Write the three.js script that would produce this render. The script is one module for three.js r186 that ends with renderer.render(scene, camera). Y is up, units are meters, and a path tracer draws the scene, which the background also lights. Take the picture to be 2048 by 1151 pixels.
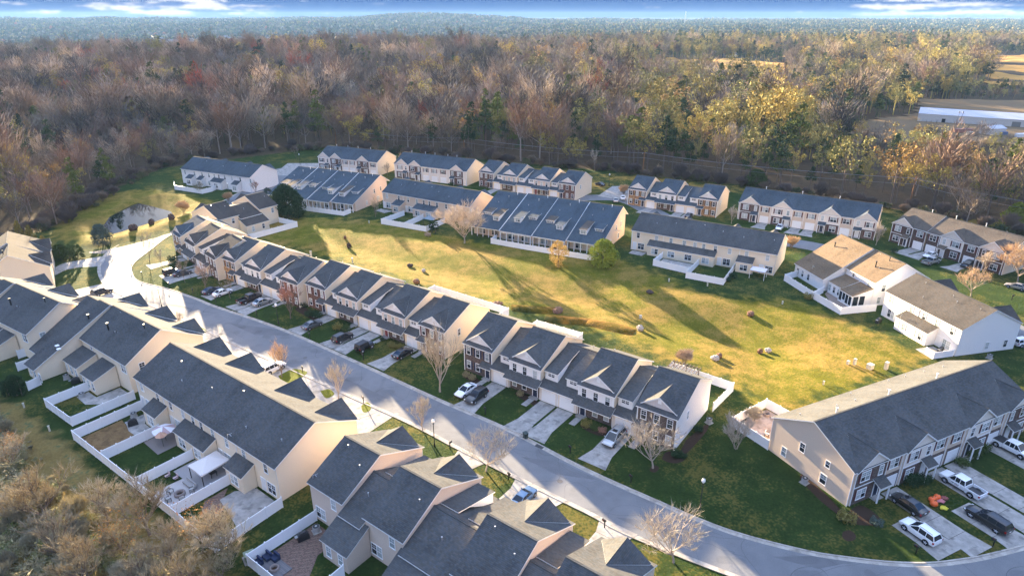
import * as THREE from 'three';
import { mergeGeometries } from 'three/addons/utils/BufferGeometryUtils.js';
import { createNoise2D } from 'simplex-noise';

// ---------------------------------------------------------------- camera, sky, sun, exposure
const scene = new THREE.Scene();
const CAM_H = 62, FPX = 1290, PITCH = Math.atan(540.5 / FPX);
const camera = new THREE.PerspectiveCamera(48.085, 1024 / 575, 0.5, 20000);
camera.position.set(0, CAM_H, 0);
camera.rotation.set(-PITCH, 0, 0);
const renderer = new THREE.WebGLRenderer({ antialias: true });
renderer.toneMapping = THREE.LinearToneMapping;
renderer.toneMappingExposure = 12.6;
renderer.shadowMap.enabled = true;
renderer.shadowMap.type = THREE.PCFSoftShadowMap;
const SUN_AZ = -27 * Math.PI / 180, SUN_EL = 10.2 * Math.PI / 180;
const sunDir = new THREE.Vector3(Math.sin(SUN_AZ) * Math.cos(SUN_EL), Math.sin(SUN_EL), -Math.cos(SUN_AZ) * Math.cos(SUN_EL));
const sun = new THREE.DirectionalLight(new THREE.Color().setRGB(1, 0.78, 0.49), 3.9);
sun.position.copy(sunDir).multiplyScalar(600).add(new THREE.Vector3(0, 0, -160));
sun.target.position.set(0, 0, -160);
sun.castShadow = true;
sun.shadow.radius = 1.5;
sun.shadow.mapSize.set(4096, 4096);
Object.assign(sun.shadow.camera, { left: -320, right: 320, top: 260, bottom: -260, near: 1, far: 1600 });
scene.add(sun, sun.target);
scene.fog = new THREE.FogExp2(new THREE.Color().setRGB(0.1, 0.18, 0.3), 0.000045);

// ---------------------------------------------------------------- random numbers and noise
function rng(seed) {
  let a = seed >>> 0;
  return () => { a |= 0; a = a + 0x6D2B79F5 | 0; let t = Math.imul(a ^ a >>> 15, 1 | a); t = t + Math.imul(t ^ t >>> 7, 61 | t) ^ t; return ((t ^ t >>> 14) >>> 0) / 4294967296; };
}
const n2 = createNoise2D(rng(11)), n2b = createNoise2D(rng(12));
const fbm = (x, y, o = 4) => { let s = 0, a = 0.5, t = 0; for (let i = 0; i < o; i++) { s += a * n2(x, y); t += a; x = x * 2.03 + 17.1; y = y * 2.03 - 9.7; a *= 0.5; } return s / t; };
const clamp = (x, a = 0, b = 1) => Math.max(a, Math.min(b, x));
const sstep = (a, b, x) => { const t = clamp((x - a) / (b - a)); return t * t * (3 - 2 * t); };
const lerp = (a, b, t) => a + (b - a) * t;

// sky: blue near the horizon, thin bright cloud bands, added unseen broken cloud higher up as fill
{
  const W = 4096, H = 2048, d = new Float32Array(W * H * 4);
  const broken = (az, el) => {                           // added cloud layer overhead, out of view, brightened to fill the shade
    const rad = az * Math.PI / 180, q = 1.1 / Math.tan(Math.max(el, 4) * Math.PI / 180), px = Math.cos(rad) * q, pz = Math.sin(rad) * q;
    return sstep(-0.25, 0.5, 0.65 * n2(px, pz) + 0.3 * n2(px * 2.2 + 8, pz * 2.2) + 0.15 * n2b(px * 5, pz * 5)) * 0.6;
  };
  for (let j = 0; j < H; j++) {
    const el = ((j + 0.5) / H - 0.5) * 180, up = Math.max(el, 0), hi = sstep(2, 14, el);
    const z = sstep(15, 42, el), r = lerp(0.0009, 0.02, z), gg = lerp(0.0085, 0.053, z), b = lerp(0.035, 0.145, z), cr = lerp(0.075, 0.32, sstep(1.5, 26, el));
    for (let i = 0; i < W; i++) {
      const k = (j * W + i) * 4, az = (i + 0.5) / W * 360;
      if (el < -0.6) { d[k] = 0.03; d[k + 1] = 0.035; d[k + 2] = 0.045; d[k + 3] = 1; continue; }
      let c = 0;
      if (el < 12) {                                       // streaky bands low over the hills
        const u = az * 0.15, v = el * 1.7, a = az - 90, bank = 0.85 * Math.exp(-(((a + 26.5) / 8.5) ** 2)) + 0.8 * Math.exp(-(((a - 31) / 7) ** 2)) + 0.35 * n2b(az * 0.045 + 3.36, el * 0.1 + 1.3) * sstep(34, 60, Math.abs(a)) - 0.12 - 0.3 * (1 - sstep(36, 50, Math.abs(a)));
        c = sstep(0.1, 0.75, 0.55 * n2(u, v) + 0.3 * n2(u * 2.6 + 5, v * 2.3) + 0.18 * n2(u * 7 + 9, v * 4.5) + 0.1 * n2(u * 17, v * 9) + 1.15 * bank) * sstep(0.02, 0.3, el);
      }
      if (el > 4) { const w = sstep(9, 26, el); if (el > 12 && (i & 3 || j & 3) && j > 0) { const q = ((j & ~3) * W + (i & ~3)) * 4; if (j & 3 || i & 3) { d[k] = d[q]; d[k + 1] = d[q + 1]; d[k + 2] = d[q + 2]; d[k + 3] = 1; if (d[q + 3] === 1) continue; } } c = lerp(c, broken(az, el), w); }
      const ra = az * Math.PI / 180, er = el * Math.PI / 180, cs = -Math.cos(ra) * Math.cos(er) * sunDir.x + Math.sin(er) * sunDir.y - Math.sin(ra) * Math.cos(er) * sunDir.z, glow = cs > 0.8 ? 0.24 * Math.exp(-((Math.acos(Math.min(1, cs)) * 57.3 / 4.6) ** 2)) : 0;   // bright air round the low sun
      d[k] = lerp(r, cr * lerp(1.06, 0.9, hi), c) + glow; d[k + 1] = lerp(gg, cr * 0.99, c) + glow * 0.88; d[k + 2] = lerp(b, cr * lerp(1.03, 1.16, hi), c) + glow * 0.7; d[k + 3] = 1;
    }
  }
  const t = new THREE.DataTexture(d, W, H, THREE.RGBAFormat, THREE.FloatType);
  t.mapping = THREE.EquirectangularReflectionMapping; t.magFilter = THREE.LinearFilter; t.minFilter = THREE.LinearFilter; t.needsUpdate = true;
  scene.background = t; scene.environment = t;
}

// ---------------------------------------------------------------- survey: a picture point seen from the drone -> a point at height h
const CP = Math.cos(PITCH), SP = Math.sin(PITCH);
function at(px, py, h = 0) {
  const dx = (px - 1024) / FPX, dy = -(py - 575.5) / FPX, Y = dy * CP - SP, Z = -dy * SP - CP, t = (h - CAM_H) / Y;
  return new THREE.Vector3(dx * t, h, Z * t);
}
function seen(x, y, z) {                                   // the way back: where a point shows
  const Y = (y - CAM_H) * CP - z * SP, Z = (y - CAM_H) * SP + z * CP;
  return Z > -1 ? [1e6, 1e6] : [1024 - FPX * x / Z, 575.5 + FPX * Y / Z];
}
function onGround(px, py) { let p = at(px, py); for (let i = 0; i < 4; i++) p = at(px, py, height(p.x, p.z)); p.y = height(p.x, p.z); return p; }
const poly2 = (pts) => pts.map(([x, y]) => { const p = at(x, y); return [p.x, p.z]; });
function inside(x, z, P) { let c = false; for (let i = 0, j = P.length - 1; i < P.length; j = i++) if ((P[i][1] > z) !== (P[j][1] > z) && x < (P[j][0] - P[i][0]) * (z - P[i][1]) / (P[j][1] - P[i][1]) + P[i][0]) c = !c; return c; }
function distTo(x, z, P, closed = true) { let m = 1e9; for (let i = 0; i < P.length - (closed ? 0 : 1); i++) { const a = P[i], b = P[(i + 1) % P.length], ux = b[0] - a[0], uz = b[1] - a[1], t = clamp(((x - a[0]) * ux + (z - a[1]) * uz) / (ux * ux + uz * uz + 1e-9)); m = Math.min(m, Math.hypot(x - a[0] - ux * t, z - a[1] - uz * t)); } return m; }

// ---------------------------------------------------------------- mesh building
class Geo {
  constructor() { this.p = []; this.t = []; this.n = []; }
  tri(a, b, c, ua, ub, uc) {
    const ux = b[0] - a[0], uy = b[1] - a[1], uz = b[2] - a[2], vx = c[0] - a[0], vy = c[1] - a[1], vz = c[2] - a[2];
    let nx = uy * vz - uz * vy, ny = uz * vx - ux * vz, nz = ux * vy - uy * vx; const l = Math.hypot(nx, ny, nz) || 1; nx /= l; ny /= l; nz /= l;
    this.p.push(...a, ...b, ...c); this.n.push(nx, ny, nz, nx, ny, nz, nx, ny, nz); this.t.push(...ua, ...ub, ...uc); return this;
  }
  face(pts) {                                              // a flat convex face, uv in metres: along and up the slope
    const [a, b, c] = pts; const u = [b[0] - a[0], b[1] - a[1], b[2] - a[2]], v = [c[0] - a[0], c[1] - a[1], c[2] - a[2]];
    let n = [u[1] * v[2] - u[2] * v[1], u[2] * v[0] - u[0] * v[2], u[0] * v[1] - u[1] * v[0]]; const l = Math.hypot(...n) || 1; n = n.map((q) => q / l);
    let T, B;
    if (Math.abs(n[1]) > 0.995) { T = [1, 0, 0]; B = [0, 0, -1]; } else {
      const m = Math.hypot(n[2], n[0]); T = [n[2] / m, 0, -n[0] / m]; B = [n[1] * T[2] - n[2] * T[1], n[2] * T[0] - n[0] * T[2], n[0] * T[1] - n[1] * T[0]];
    }
    const uv = pts.map((p) => [p[0] * T[0] + p[1] * T[1] + p[2] * T[2], p[0] * B[0] + p[1] * B[1] + p[2] * B[2]]);
    for (let i = 1; i < pts.length - 1; i++) this.tri(pts[0], pts[i], pts[i + 1], uv[0], uv[i], uv[i + 1]);
    return this;
  }
  box(x0, x1, y0, y1, z0, z1) {
    const q = (a, b, c, d) => this.face([a, b, c, d]);
    q([x0, y0, z1], [x1, y0, z1], [x1, y1, z1], [x0, y1, z1]); q([x1, y0, z0], [x0, y0, z0], [x0, y1, z0], [x1, y1, z0]);
    q([x1, y0, z1], [x1, y0, z0], [x1, y1, z0], [x1, y1, z1]); q([x0, y0, z0], [x0, y0, z1], [x0, y1, z1], [x0, y1, z0]);
    q([x0, y1, z1], [x1, y1, z1], [x1, y1, z0], [x0, y1, z0]); q([x0, y0, z0], [x1, y0, z0], [x1, y0, z1], [x0, y0, z1]);
    return this;
  }
  tube(a, b, r0, r1, n = 6, cap = true) {
    const A = new THREE.Vector3(...a), D = new THREE.Vector3(...b).sub(A), L = D.length() || 1e-6; D.divideScalar(L);
    const U = new THREE.Vector3(Math.abs(D.y) > 0.9 ? 1 : 0, Math.abs(D.y) > 0.9 ? 0 : 1, 0).cross(D).normalize(), V = D.clone().cross(U);
    const ring = (c, r) => Array.from({ length: n }, (_, i) => { const t = i / n * 2 * Math.PI; return [c[0] + r * (Math.cos(t) * U.x + Math.sin(t) * V.x), c[1] + r * (Math.cos(t) * U.y + Math.sin(t) * V.y), c[2] + r * (Math.cos(t) * U.z + Math.sin(t) * V.z)]; });
    const P = ring(a, r0), Q = ring(b, r1);
    for (let i = 0; i < n; i++) { const j = (i + 1) % n, u0 = i / n, u1 = (i + 1) / n; this.tri(P[i], P[j], Q[j], [u0, 0], [u1, 0], [u1, L]); this.tri(P[i], Q[j], Q[i], [u0, 0], [u1, L], [u0, L]); }
    if (cap) for (let i = 1; i < n - 1; i++) { this.tri(Q[0], Q[i], Q[i + 1], [0, 0], [0, 0], [0, 0]); this.tri(P[0], P[i + 1], P[i], [0, 0], [0, 0], [0, 0]); }
    return this;
  }
  get empty() { return !this.p.length; }
  build() {
    const g = new THREE.BufferGeometry();
    g.setAttribute('position', new THREE.Float32BufferAttribute(this.p, 3)); g.setAttribute('normal', new THREE.Float32BufferAttribute(this.n, 3)); g.setAttribute('uv', new THREE.Float32BufferAttribute(this.t, 2));
    return g;
  }
}
const geoOf = (g) => (g instanceof Geo ? g.build() : g);
const counts = {};
function numbered(n) { const k = counts[n] = (counts[n] ?? -1) + 1; return k ? `${n}_${String(k).padStart(3, '0')}` : n; }
function tag(o, label, category, group) { o.userData.label = label; o.userData.category = category; if (group) o.userData.group = group; return o; }
function mesh(name, geo, mat, parent, label) {
  const m = new THREE.Mesh(geoOf(geo), mat); m.name = parent ? name : numbered(name); m.castShadow = m.receiveShadow = true;
  if (label) m.userData.label = label;
  (parent ?? scene).add(m); return m;
}
function struct(name, geo, mat) { const m = mesh(name, geo, mat); m.userData.kind = 'structure'; return m; }
function thing(name, label, category, x = 0, y = 0, z = 0, turn = 0, group) {
  const o = new THREE.Group(); o.name = numbered(name); o.position.set(x, y, z); o.rotation.y = turn; tag(o, label, category, group); scene.add(o); return o;
}
function copyOf(o, label, x, y, z, turn = 0, s = 1, group) {
  const c = o.clone(); c.name = numbered(o.name.replace(/_\d{3}$/, '')); c.userData = { ...o.userData }; if (label) c.userData.label = label; if (group) c.userData.group = group;
  c.position.set(x, y, z); c.rotation.y = turn; if (s !== 1) c.scale.setScalar(s); scene.add(c); return c;
}

// ---------------------------------------------------------------- textures
function tex(W, H, metresU, metresV, fn, srgb = true) {
  const d = new Uint8Array(W * H * 4);
  for (let j = 0; j < H; j++) for (let i = 0; i < W; i++) { const c = fn(i / W, j / H, i, j), k = (j * W + i) * 4; if (typeof c === 'number') d[k] = d[k + 1] = d[k + 2] = clamp(c) * 255; else { d[k] = clamp(c[0]) * 255; d[k + 1] = clamp(c[1]) * 255; d[k + 2] = clamp(c[2]) * 255; } d[k + 3] = 255; }
  const t = new THREE.DataTexture(d, W, H); t.wrapS = t.wrapT = THREE.RepeatWrapping; t.magFilter = THREE.LinearFilter; t.minFilter = THREE.LinearMipmapLinearFilter; t.generateMipmaps = true;
  t.repeat.set(1 / metresU, 1 / metresV); if (srgb) t.colorSpace = THREE.SRGBColorSpace; t.needsUpdate = true; return t;
}
const hash = (i, j, k = 0) => { let h = Math.imul(i | 0, 374761393) + Math.imul(j | 0, 668265263) + Math.imul(k | 0, 2147483647); h = Math.imul(h ^ h >>> 13, 1274126177); return ((h ^ h >>> 16) >>> 0) / 4294967296; };
const wrapN = (u, v, f, k = 0) => { const p = Math.max(2, Math.round(f * 5)), x = u * p, y = v * p, i = Math.floor(x), j = Math.floor(y), a = x - i, b = y - j, s = a * a * (3 - 2 * a), t = b * b * (3 - 2 * b), q = (m, n) => hash(((i + m) % p + p) % p, ((j + n) % p + p) % p, k + 31); return 2 * lerp(lerp(q(0, 0), q(1, 0), s), lerp(q(0, 1), q(1, 1), s), t) - 1; };
const toS = (l) => (l <= 0.0031308 ? 12.92 * l : 1.055 * l ** (1 / 2.4) - 0.055);
// shingles: courses of 0.2 m, tabs of 0.33 m, each tab its own tone, weathered patches and streaks across the sheet
const shingleCell = (u, v) => { const row = Math.floor(v * 48), x = u * 36 + (row % 2) * 0.5 + hash(row, 3) * 0.6, col = ((Math.floor(x) % 36) + 36) % 36; return [row, col, v * 48 - row, x - Math.floor(x)]; };
const shingleTex = tex(1024, 1024, 11.88, 9.6, (u, v, i, j) => { const [r, c, fv, fu] = shingleCell(u, v); const t = 0.72 + 0.26 * hash(r, c, 5) + 0.16 * (hash(i, j) - 0.5) - (fv < 0.14 ? 0.28 : 0) - (fu < 0.05 ? 0.14 : 0) + 0.09 * wrapN(u, v, 0.8, 2) + 0.1 * wrapN(u, v * 0.25, 2.4, 7); const w = (hash(r, c, 9) - 0.5) * 0.05; return [toS(clamp(0.86 * t, 0.05)) + w, toS(clamp(0.86 * t, 0.05)), toS(clamp(0.86 * t, 0.05)) - w]; });
const shingleBump = tex(1024, 1024, 11.88, 9.6, (u, v, i, j) => { const [r, c, fv, fu] = shingleCell(u, v); return 0.25 + 0.4 * (1 - fv) + 0.2 * hash(r, c, 5) + 0.1 * hash(i, j) - (fu < 0.05 ? 0.2 : 0); }, false);
const lapBump = tex(64, 256, 1.2, 1.2, (u, v) => { const f = (v * 8) % 1; return 0.85 - 0.65 * f - (f > 0.93 ? 0.2 : 0); }, false);
const lapTex = tex(256, 256, 1.2, 1.2, (u, v, i, j) => { const f = (v * 8) % 1; const q = 0.97 - (f > 0.9 ? 0.16 : 0) + 0.025 * (hash(i, j) - 0.5); return [q, q, q]; });
const battenBump = tex(256, 16, 1.2, 1.2, (u) => ((u * 3) % 1 < 0.16 ? 0.9 : 0.3), false);
const brickTex = tex(512, 512, 1.76, 1.2, (u, v, i, j) => { const row = Math.floor(v * 16), x = u * 8 + (row % 2) * 0.5, col = Math.floor(x) % 8, fu = x - Math.floor(x), fv = v * 16 - row; const m = fu < 0.05 || fv < 0.16; const t = 0.55 + 0.6 * hash(row, col, 2) + 0.12 * (hash(i, j) - 0.5), w = hash(row, col, 4); return m ? [0.66, 0.63, 0.59] : [0.52 * t + 0.05 * w, 0.45 * t, 0.41 * t]; });
const stoneTex = tex(512, 512, 2.4, 2.4, (u, v, i, j) => { const N = 9, x = u * N, y = v * N * 1.6; let b1 = 9, b2 = 9, id = 0; for (let a = -1; a <= 1; a++) for (let b = -1; b <= 1; b++) { const cx = Math.floor(x) + a, cy = Math.floor(y) + b, mx = ((cx % N) + N) % N, my = ((cy % 14) + 14) % 14, dd = Math.hypot(cx + 0.2 + 0.6 * hash(mx, my, 1) - x, cy + 0.2 + 0.6 * hash(mx, my, 2) - y); if (dd < b1) { b2 = b1; b1 = dd; id = hash(mx, my, 7); } else if (dd < b2) b2 = dd; } const m = b2 - b1 < 0.1, t = 0.42 + 0.42 * id + 0.1 * (hash(i, j) - 0.5); return m ? [0.6, 0.55, 0.48] : [t * 1.08, t * 0.9 + 0.04 * (id - 0.5), t * 0.72]; });
const concreteTex = tex(512, 512, 6, 6, (u, v, i, j) => { const t = 0.9 + 0.06 * wrapN(u, v, 1.3) + 0.05 * wrapN(u, v, 4, 3) + 0.07 * (hash(i, j) - 0.5) - (hash(i >> 2, j >> 2, 6) > 0.992 ? 0.12 : 0) - 0.13 * sstep(0.5, 0.85, wrapN(u, v, 1.6, 12)) - 0.1 * sstep(0.6, 0.9, wrapN(u, v, 4.4, 15)); return [t, t * 0.985, t * 0.96]; });
const asphaltTex = tex(1024, 1024, 26, 26, (u, v, i, j) => { const st = wrapN(u, v, 0.9, 5); const t = 0.86 + 0.03 * wrapN(u, v, 1.2) + 0.025 * wrapN(u, v, 5, 3) + 0.12 * (hash(i, j) - 0.5) - 0.05 * sstep(0.5, 0.7, wrapN(u, v, 2.4, 8)) - (Math.abs(st) < 0.005 ? 0.16 : 0); return [t, t, t * 0.99]; });
const grainBump = tex(512, 512, 3, 3, (u, v, i, j) => 0.5 + 0.3 * wrapN(u, v, 3) + 0.35 * (hash(i, j) - 0.5) + 0.25 * (hash(i >> 2, j >> 2, 3) - 0.5), false);

const lin = (r, g, b) => new THREE.Color().setRGB(r, g, b);
const std = (r, g, b, rough = 0.8, more = {}) => new (rough > 0.8 ? THREE.MeshPhysicalMaterial : THREE.MeshStandardMaterial)({ ...(rough > 0.8 ? { specularIntensity: 0.25 } : {}), color: lin(r, g, b), roughness: rough, side: THREE.DoubleSide, ...more });
const siding = (r, g, b) => std(r, g, b, 0.62, { map: lapTex, bumpMap: lapBump, bumpScale: 0.02 });
const shingle = (r, g, b) => std(r, g, b, 1, { map: shingleTex, bumpMap: shingleBump, bumpScale: 0.016 });
const M = {
  cream: siding(0.86, 0.71, 0.51), tan: siding(0.66, 0.52, 0.39), white: siding(0.85, 0.82, 0.78), grey: siding(0.46, 0.43, 0.41), pink: siding(0.7, 0.56, 0.44), pale: siding(0.8, 0.71, 0.61),
  batten: std(0.62, 0.56, 0.52, 0.7, { bumpMap: battenBump, bumpScale: 0.03 }), gableWhite: siding(0.8, 0.76, 0.72),
  brick: std(0.56, 0.56, 0.56, 0.9, { map: brickTex }), redBrick: std(0.62, 0.51, 0.47, 0.9, { map: brickTex }), darkBrick: std(0.42, 0.39, 0.39, 0.9, { map: brickTex }), stone: std(0.85, 0.75, 0.62, 0.9, { map: stoneTex }),
  charcoal: shingle(0.108, 0.108, 0.104), slate: shingle(0.085, 0.105, 0.12), brown: shingle(0.15, 0.122, 0.095), orange: shingle(0.24, 0.17, 0.105), umber: shingle(0.1, 0.088, 0.076), cottage: shingle(0.084, 0.108, 0.126),
  trim: std(0.8, 0.79, 0.77, 0.5), glassDark: std(0.03, 0.035, 0.04, 0.08), glassBlind: std(0.27, 0.31, 0.3, 0.25), glassPale: std(0.42, 0.44, 0.42, 0.3),
  garage: std(0.78, 0.77, 0.75, 0.5), navy: std(0.015, 0.025, 0.06, 0.5), red: std(0.2, 0.03, 0.03, 0.5), maroon: std(0.09, 0.025, 0.025, 0.6), black: std(0.015, 0.015, 0.017, 0.5), shutterBrown: std(0.08, 0.05, 0.035, 0.6), whiteDoor: std(0.75, 0.74, 0.72, 0.4),
  vinyl: std(0.82, 0.81, 0.8, 0.4), concrete: std(0.38, 0.365, 0.345, 0.85, { map: concreteTex, bumpMap: grainBump, bumpScale: 0.004 }), kerb: std(0.44, 0.41, 0.37, 0.85, { map: concreteTex }), asphalt: std(0.23, 0.232, 0.24, 0.82, { map: asphaltTex, bumpMap: grainBump, bumpScale: 0.008 }),
  mulch: std(0.05, 0.03, 0.02, 1, { bumpMap: grainBump, bumpScale: 0.06 }), metal: std(0.5, 0.5, 0.5, 0.4, { metalness: 0.6 }), iron: std(0.012, 0.012, 0.012, 0.45), bark: std(0.16, 0.125, 0.1, 0.95), paleBark: std(0.34, 0.28, 0.23, 0.95),
};
const paneRand = rng(77);

// ---------------------------------------------------------------- houses
const FACE = { f: 0, r: Math.PI / 2, b: Math.PI, l: -Math.PI / 2 };
const cache = {};
const cached = (k, f) => cache[k] ??= f();
const frameGeo = (w, h, n) => cached(`win${w},${h},${n}`, () => {
  const g = new Geo(), t = 0.09, W = w * n + t * (n - 1);
  g.box(-W / 2 - t, W / 2 + t, h / 2, h / 2 + t * 1.3, 0, 0.07).box(-W / 2 - t - 0.03, W / 2 + t + 0.03, -h / 2 - t, -h / 2, 0, 0.1).box(-W / 2 - t, -W / 2, -h / 2, h / 2, 0, 0.07).box(W / 2, W / 2 + t, -h / 2, h / 2, 0, 0.07);
  for (let i = 0; i < n; i++) {
    const x = -W / 2 + i * (w + t); if (i) g.box(x - t, x, -h / 2, h / 2, 0, 0.07);
    g.box(x, x + w, -0.03, 0.03, 0, 0.055);
    g.box(x + w / 2 - 0.014, x + w / 2 + 0.014, 0.03, h / 2, 0, 0.035);
    g.box(x, x + w / 2 - 0.014, h / 4 - 0.0, h / 4 + 0.028, 0, 0.035).box(x + w / 2 + 0.014, x + w, h / 4, h / 4 + 0.028, 0, 0.035);
  }
  return g.build();
});
const paneGeo = (w, h) => cached(`pane${w},${h}`, () => new Geo().box(-w / 2, w / 2, -h / 2, h / 2, 0.004, 0.02).build());
const shutterGeo = (h) => cached(`sh${h}`, () => { const g = new Geo(); g.box(-0.19, 0.19, -h / 2, h / 2, 0, 0.035); for (let i = 0; i < 2; i++) g.box(-0.14, 0.14, -h / 2 + 0.08 + i * h / 2, -0.08 + i * h / 2, 0.037, 0.05); return g.build(); });
const garageFrame = (w, h) => cached(`gf${w},${h}`, () => new Geo().box(-w / 2 - 0.12, -w / 2, 0, h, 0, 0.06).box(w / 2, w / 2 + 0.12, 0, h, 0, 0.06).box(-w / 2 - 0.12, w / 2 + 0.12, h, h + 0.16, 0, 0.06).build());
const garagePanel = (w, h) => cached(`gp${w},${h}`, () => { const g = new Geo(); g.box(-w / 2, w / 2, 0.008, h, 0, 0.025); const n = 4; for (let i = 0; i < n; i++) g.box(-w / 2 + w / n * (i + 0.12), -w / 2 + w / n * (i + 0.88), h * 0.2, h * 0.82, 0.025, 0.036); return g.build(); });
const doorFrame = cached('df', () => new Geo().box(-0.6, -0.46, 0, 2.15, 0, 0.08).box(0.46, 0.6, 0, 2.15, 0, 0.08).box(-0.6, 0.6, 2.15, 2.32, 0, 0.08).build());
const doorLeaf = cached('dl', () => { const g = new Geo().box(-0.46, 0.46, 0, 2.15, 0.005, 0.04); for (const [a, b] of [[0.2, 0.85], [1.0, 1.95]]) g.box(-0.34, -0.05, a, b, 0.041, 0.055).box(0.05, 0.34, a, b, 0.041, 0.055); return g.build(); });

class House {
  constructor(label, A, head, opt = {}) {                  // A: front-left corner of the eave; head: compass of the row, degrees
    this.g = thing(opt.name ?? 'row_house', label, opt.cat ?? 'townhouses', A[0], 0, A[1], Math.PI / 2 - head * Math.PI / 180, opt.group);
    this.head = head; this.A = A; this.acc = new Map(); this.trim = new Geo(); this.dark = new Geo(); this.r = rng(Math.round(A[0] * 7 + A[1] * 13) + 999);
  }
  world(x, z, y = 0) { const h = this.head * Math.PI / 180; return new THREE.Vector3(this.A[0] + x * Math.sin(h) + z * Math.cos(h), y, this.A[1] - x * Math.cos(h) + z * Math.sin(h)); }
  get turn() { return Math.PI / 2 - this.head * Math.PI / 180; }
  wallGeo(mat, name = 'wall') { const k = name + mat.uuid + (name === 'wall' ? '' : this.acc.size); if (!this.acc.has(k)) this.acc.set(k, [name, mat, new Geo()]); return this.acc.get(k)[2]; }
  slab(pts, mat, t = 0.17, name = 'roof') {                // pts seen from above, anticlockwise
    const g = new Geo(); g.face(pts); mesh(name, g, mat, this.g);
    const lo = pts.map(([x, y, z]) => [x, y - t, z]), n = pts.length;
    for (let i = 0; i < n; i++) { const j = (i + 1) % n; this.trim.face([lo[i], lo[j], pts[j], pts[i]]); }
    this.trim.face([...lo].reverse());
  }
  // one block under a gable roof whose ridge runs along the row; z runs from the front eave (0) backwards
  block(o) {
    const { x0, x1, zf = 0, zb = -14.8, hf = 5.8, hb = 5.8, zr = -7.9, hr = 9.3, ov = 0.3, side = 0.22, wall = M.cream, front = null, roof = M.charcoal, base = 0 } = o;
    const top = (z) => (z >= zr ? lerp(hf, hr, (z - zf) / (zr - zf)) : lerp(hb, hr, (z - zb) / (zr - zb))) - 0.1;
    const a = x0 + side, b = x1 - side, F = zf - ov, Bk = zb + ov, W = this.wallGeo(wall), Fg = front ? this.wallGeo(front, 'facade') : W;
    for (const [x, s] of [[a, 1], [b, 0]]) { const q = [[x, base, Bk], [x, base, F], [x, top(F), F], [x, top(zr), zr], [x, top(Bk), Bk]]; W.face(s ? q : q.reverse()); }
    Fg.face([[a, base, F], [b, base, F], [b, top(F), F], [a, top(F), F]]); W.face([[b, base, Bk], [a, base, Bk], [a, top(Bk), Bk], [b, top(Bk), Bk]]);
    this.slab([[x0, hf, zf], [x1, hf, zf], [x1, hr, zr], [x0, hr, zr]], roof); this.slab([[x1, hb, zb], [x0, hb, zb], [x0, hr, zr], [x1, hr, zr]], roof);
    this.dark.box(x0 + 0.01, x1 - 0.01, hr - 0.03, hr + 0.035, zr - 0.14, zr + 0.14);
    return { zf, hf, zr, hr, x0, x1 };
  }
  // a cross gable standing on the front slope of block b
  cross(b, cx, w, o = {}) {
    const { zf = b.zf - 0.9, hp = 8.2, wall = M.gableWhite, ov = 0.28, hb = null, roof = M.charcoal, vent = true, pitchBase = 0.02 } = o;
    const sl = (b.hr - b.hf) / (b.zr - b.zf), zAt = (h) => b.zf + (h - b.hf) / sl, hAt = (z) => b.hf + sl * (z - b.zf);
    const h0 = hb ?? Math.max(hAt(zf), b.hf - 0.1), zF = zf + ov, e = 0.02;
    const zv = Math.min(zAt(h0), zf), zp = zAt(hp), up = 0.05;
    this.slab([[cx - w, h0 + e, zF], [cx, hp + e, zF], [cx, hp + e, zp], [cx - w, h0 + up, zv]].map((q) => q), roof, 0.16);
    this.slab([[cx, hp + e, zF], [cx + w, h0 + e, zF], [cx + w, h0 + up, zv], [cx, hp + e, zp]], roof, 0.16);
    const k = 0.12; this.wallGeo(wall, 'gable').face([[cx - w + k, h0 - 0.02, zf], [cx + w - k, h0 - 0.02, zf], [cx, hp - 0.14, zf]]);
    for (const s of [-1, 1]) { const dx = w, dy = hp - h0, L = Math.hypot(dx, dy), nx = dy / L * 0.2, ny = dx / L * 0.2; this.trim.face(s < 0 ? [[cx - w + 0.02, h0 - 0.02 , zF + 0.012], [cx - w + nx * 1.9, h0 - 0.03, zF + 0.012], [cx, hp - 0.24, zF + 0.012], [cx, hp + 0.0, zF + 0.012]] : [[cx + w - nx * 1.9, h0 - 0.03, zF + 0.012], [cx + w - 0.02, h0 - 0.02, zF + 0.012], [cx, hp, zF + 0.012], [cx, hp - 0.24, zF + 0.012]]); }
    if (vent) { const v = new Geo().box(cx - 0.28, cx + 0.28, lerp(h0, hp, 0.38), lerp(h0, hp, 0.72), zf, zf + 0.05); for (let i = 0; i < 4; i++) v.box(cx - 0.22, cx + 0.22, lerp(h0, hp, 0.41 + i * 0.075), lerp(h0, hp, 0.45 + i * 0.075), zf + 0.05, zf + 0.075); mesh('gable_vent', v, M.trim, this.g); }
    this.dark.tube([cx, hp + 0.03, zF - 0.02], [cx, hp + 0.03, zp], 0.07, 0.07, 4);
  }
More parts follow.
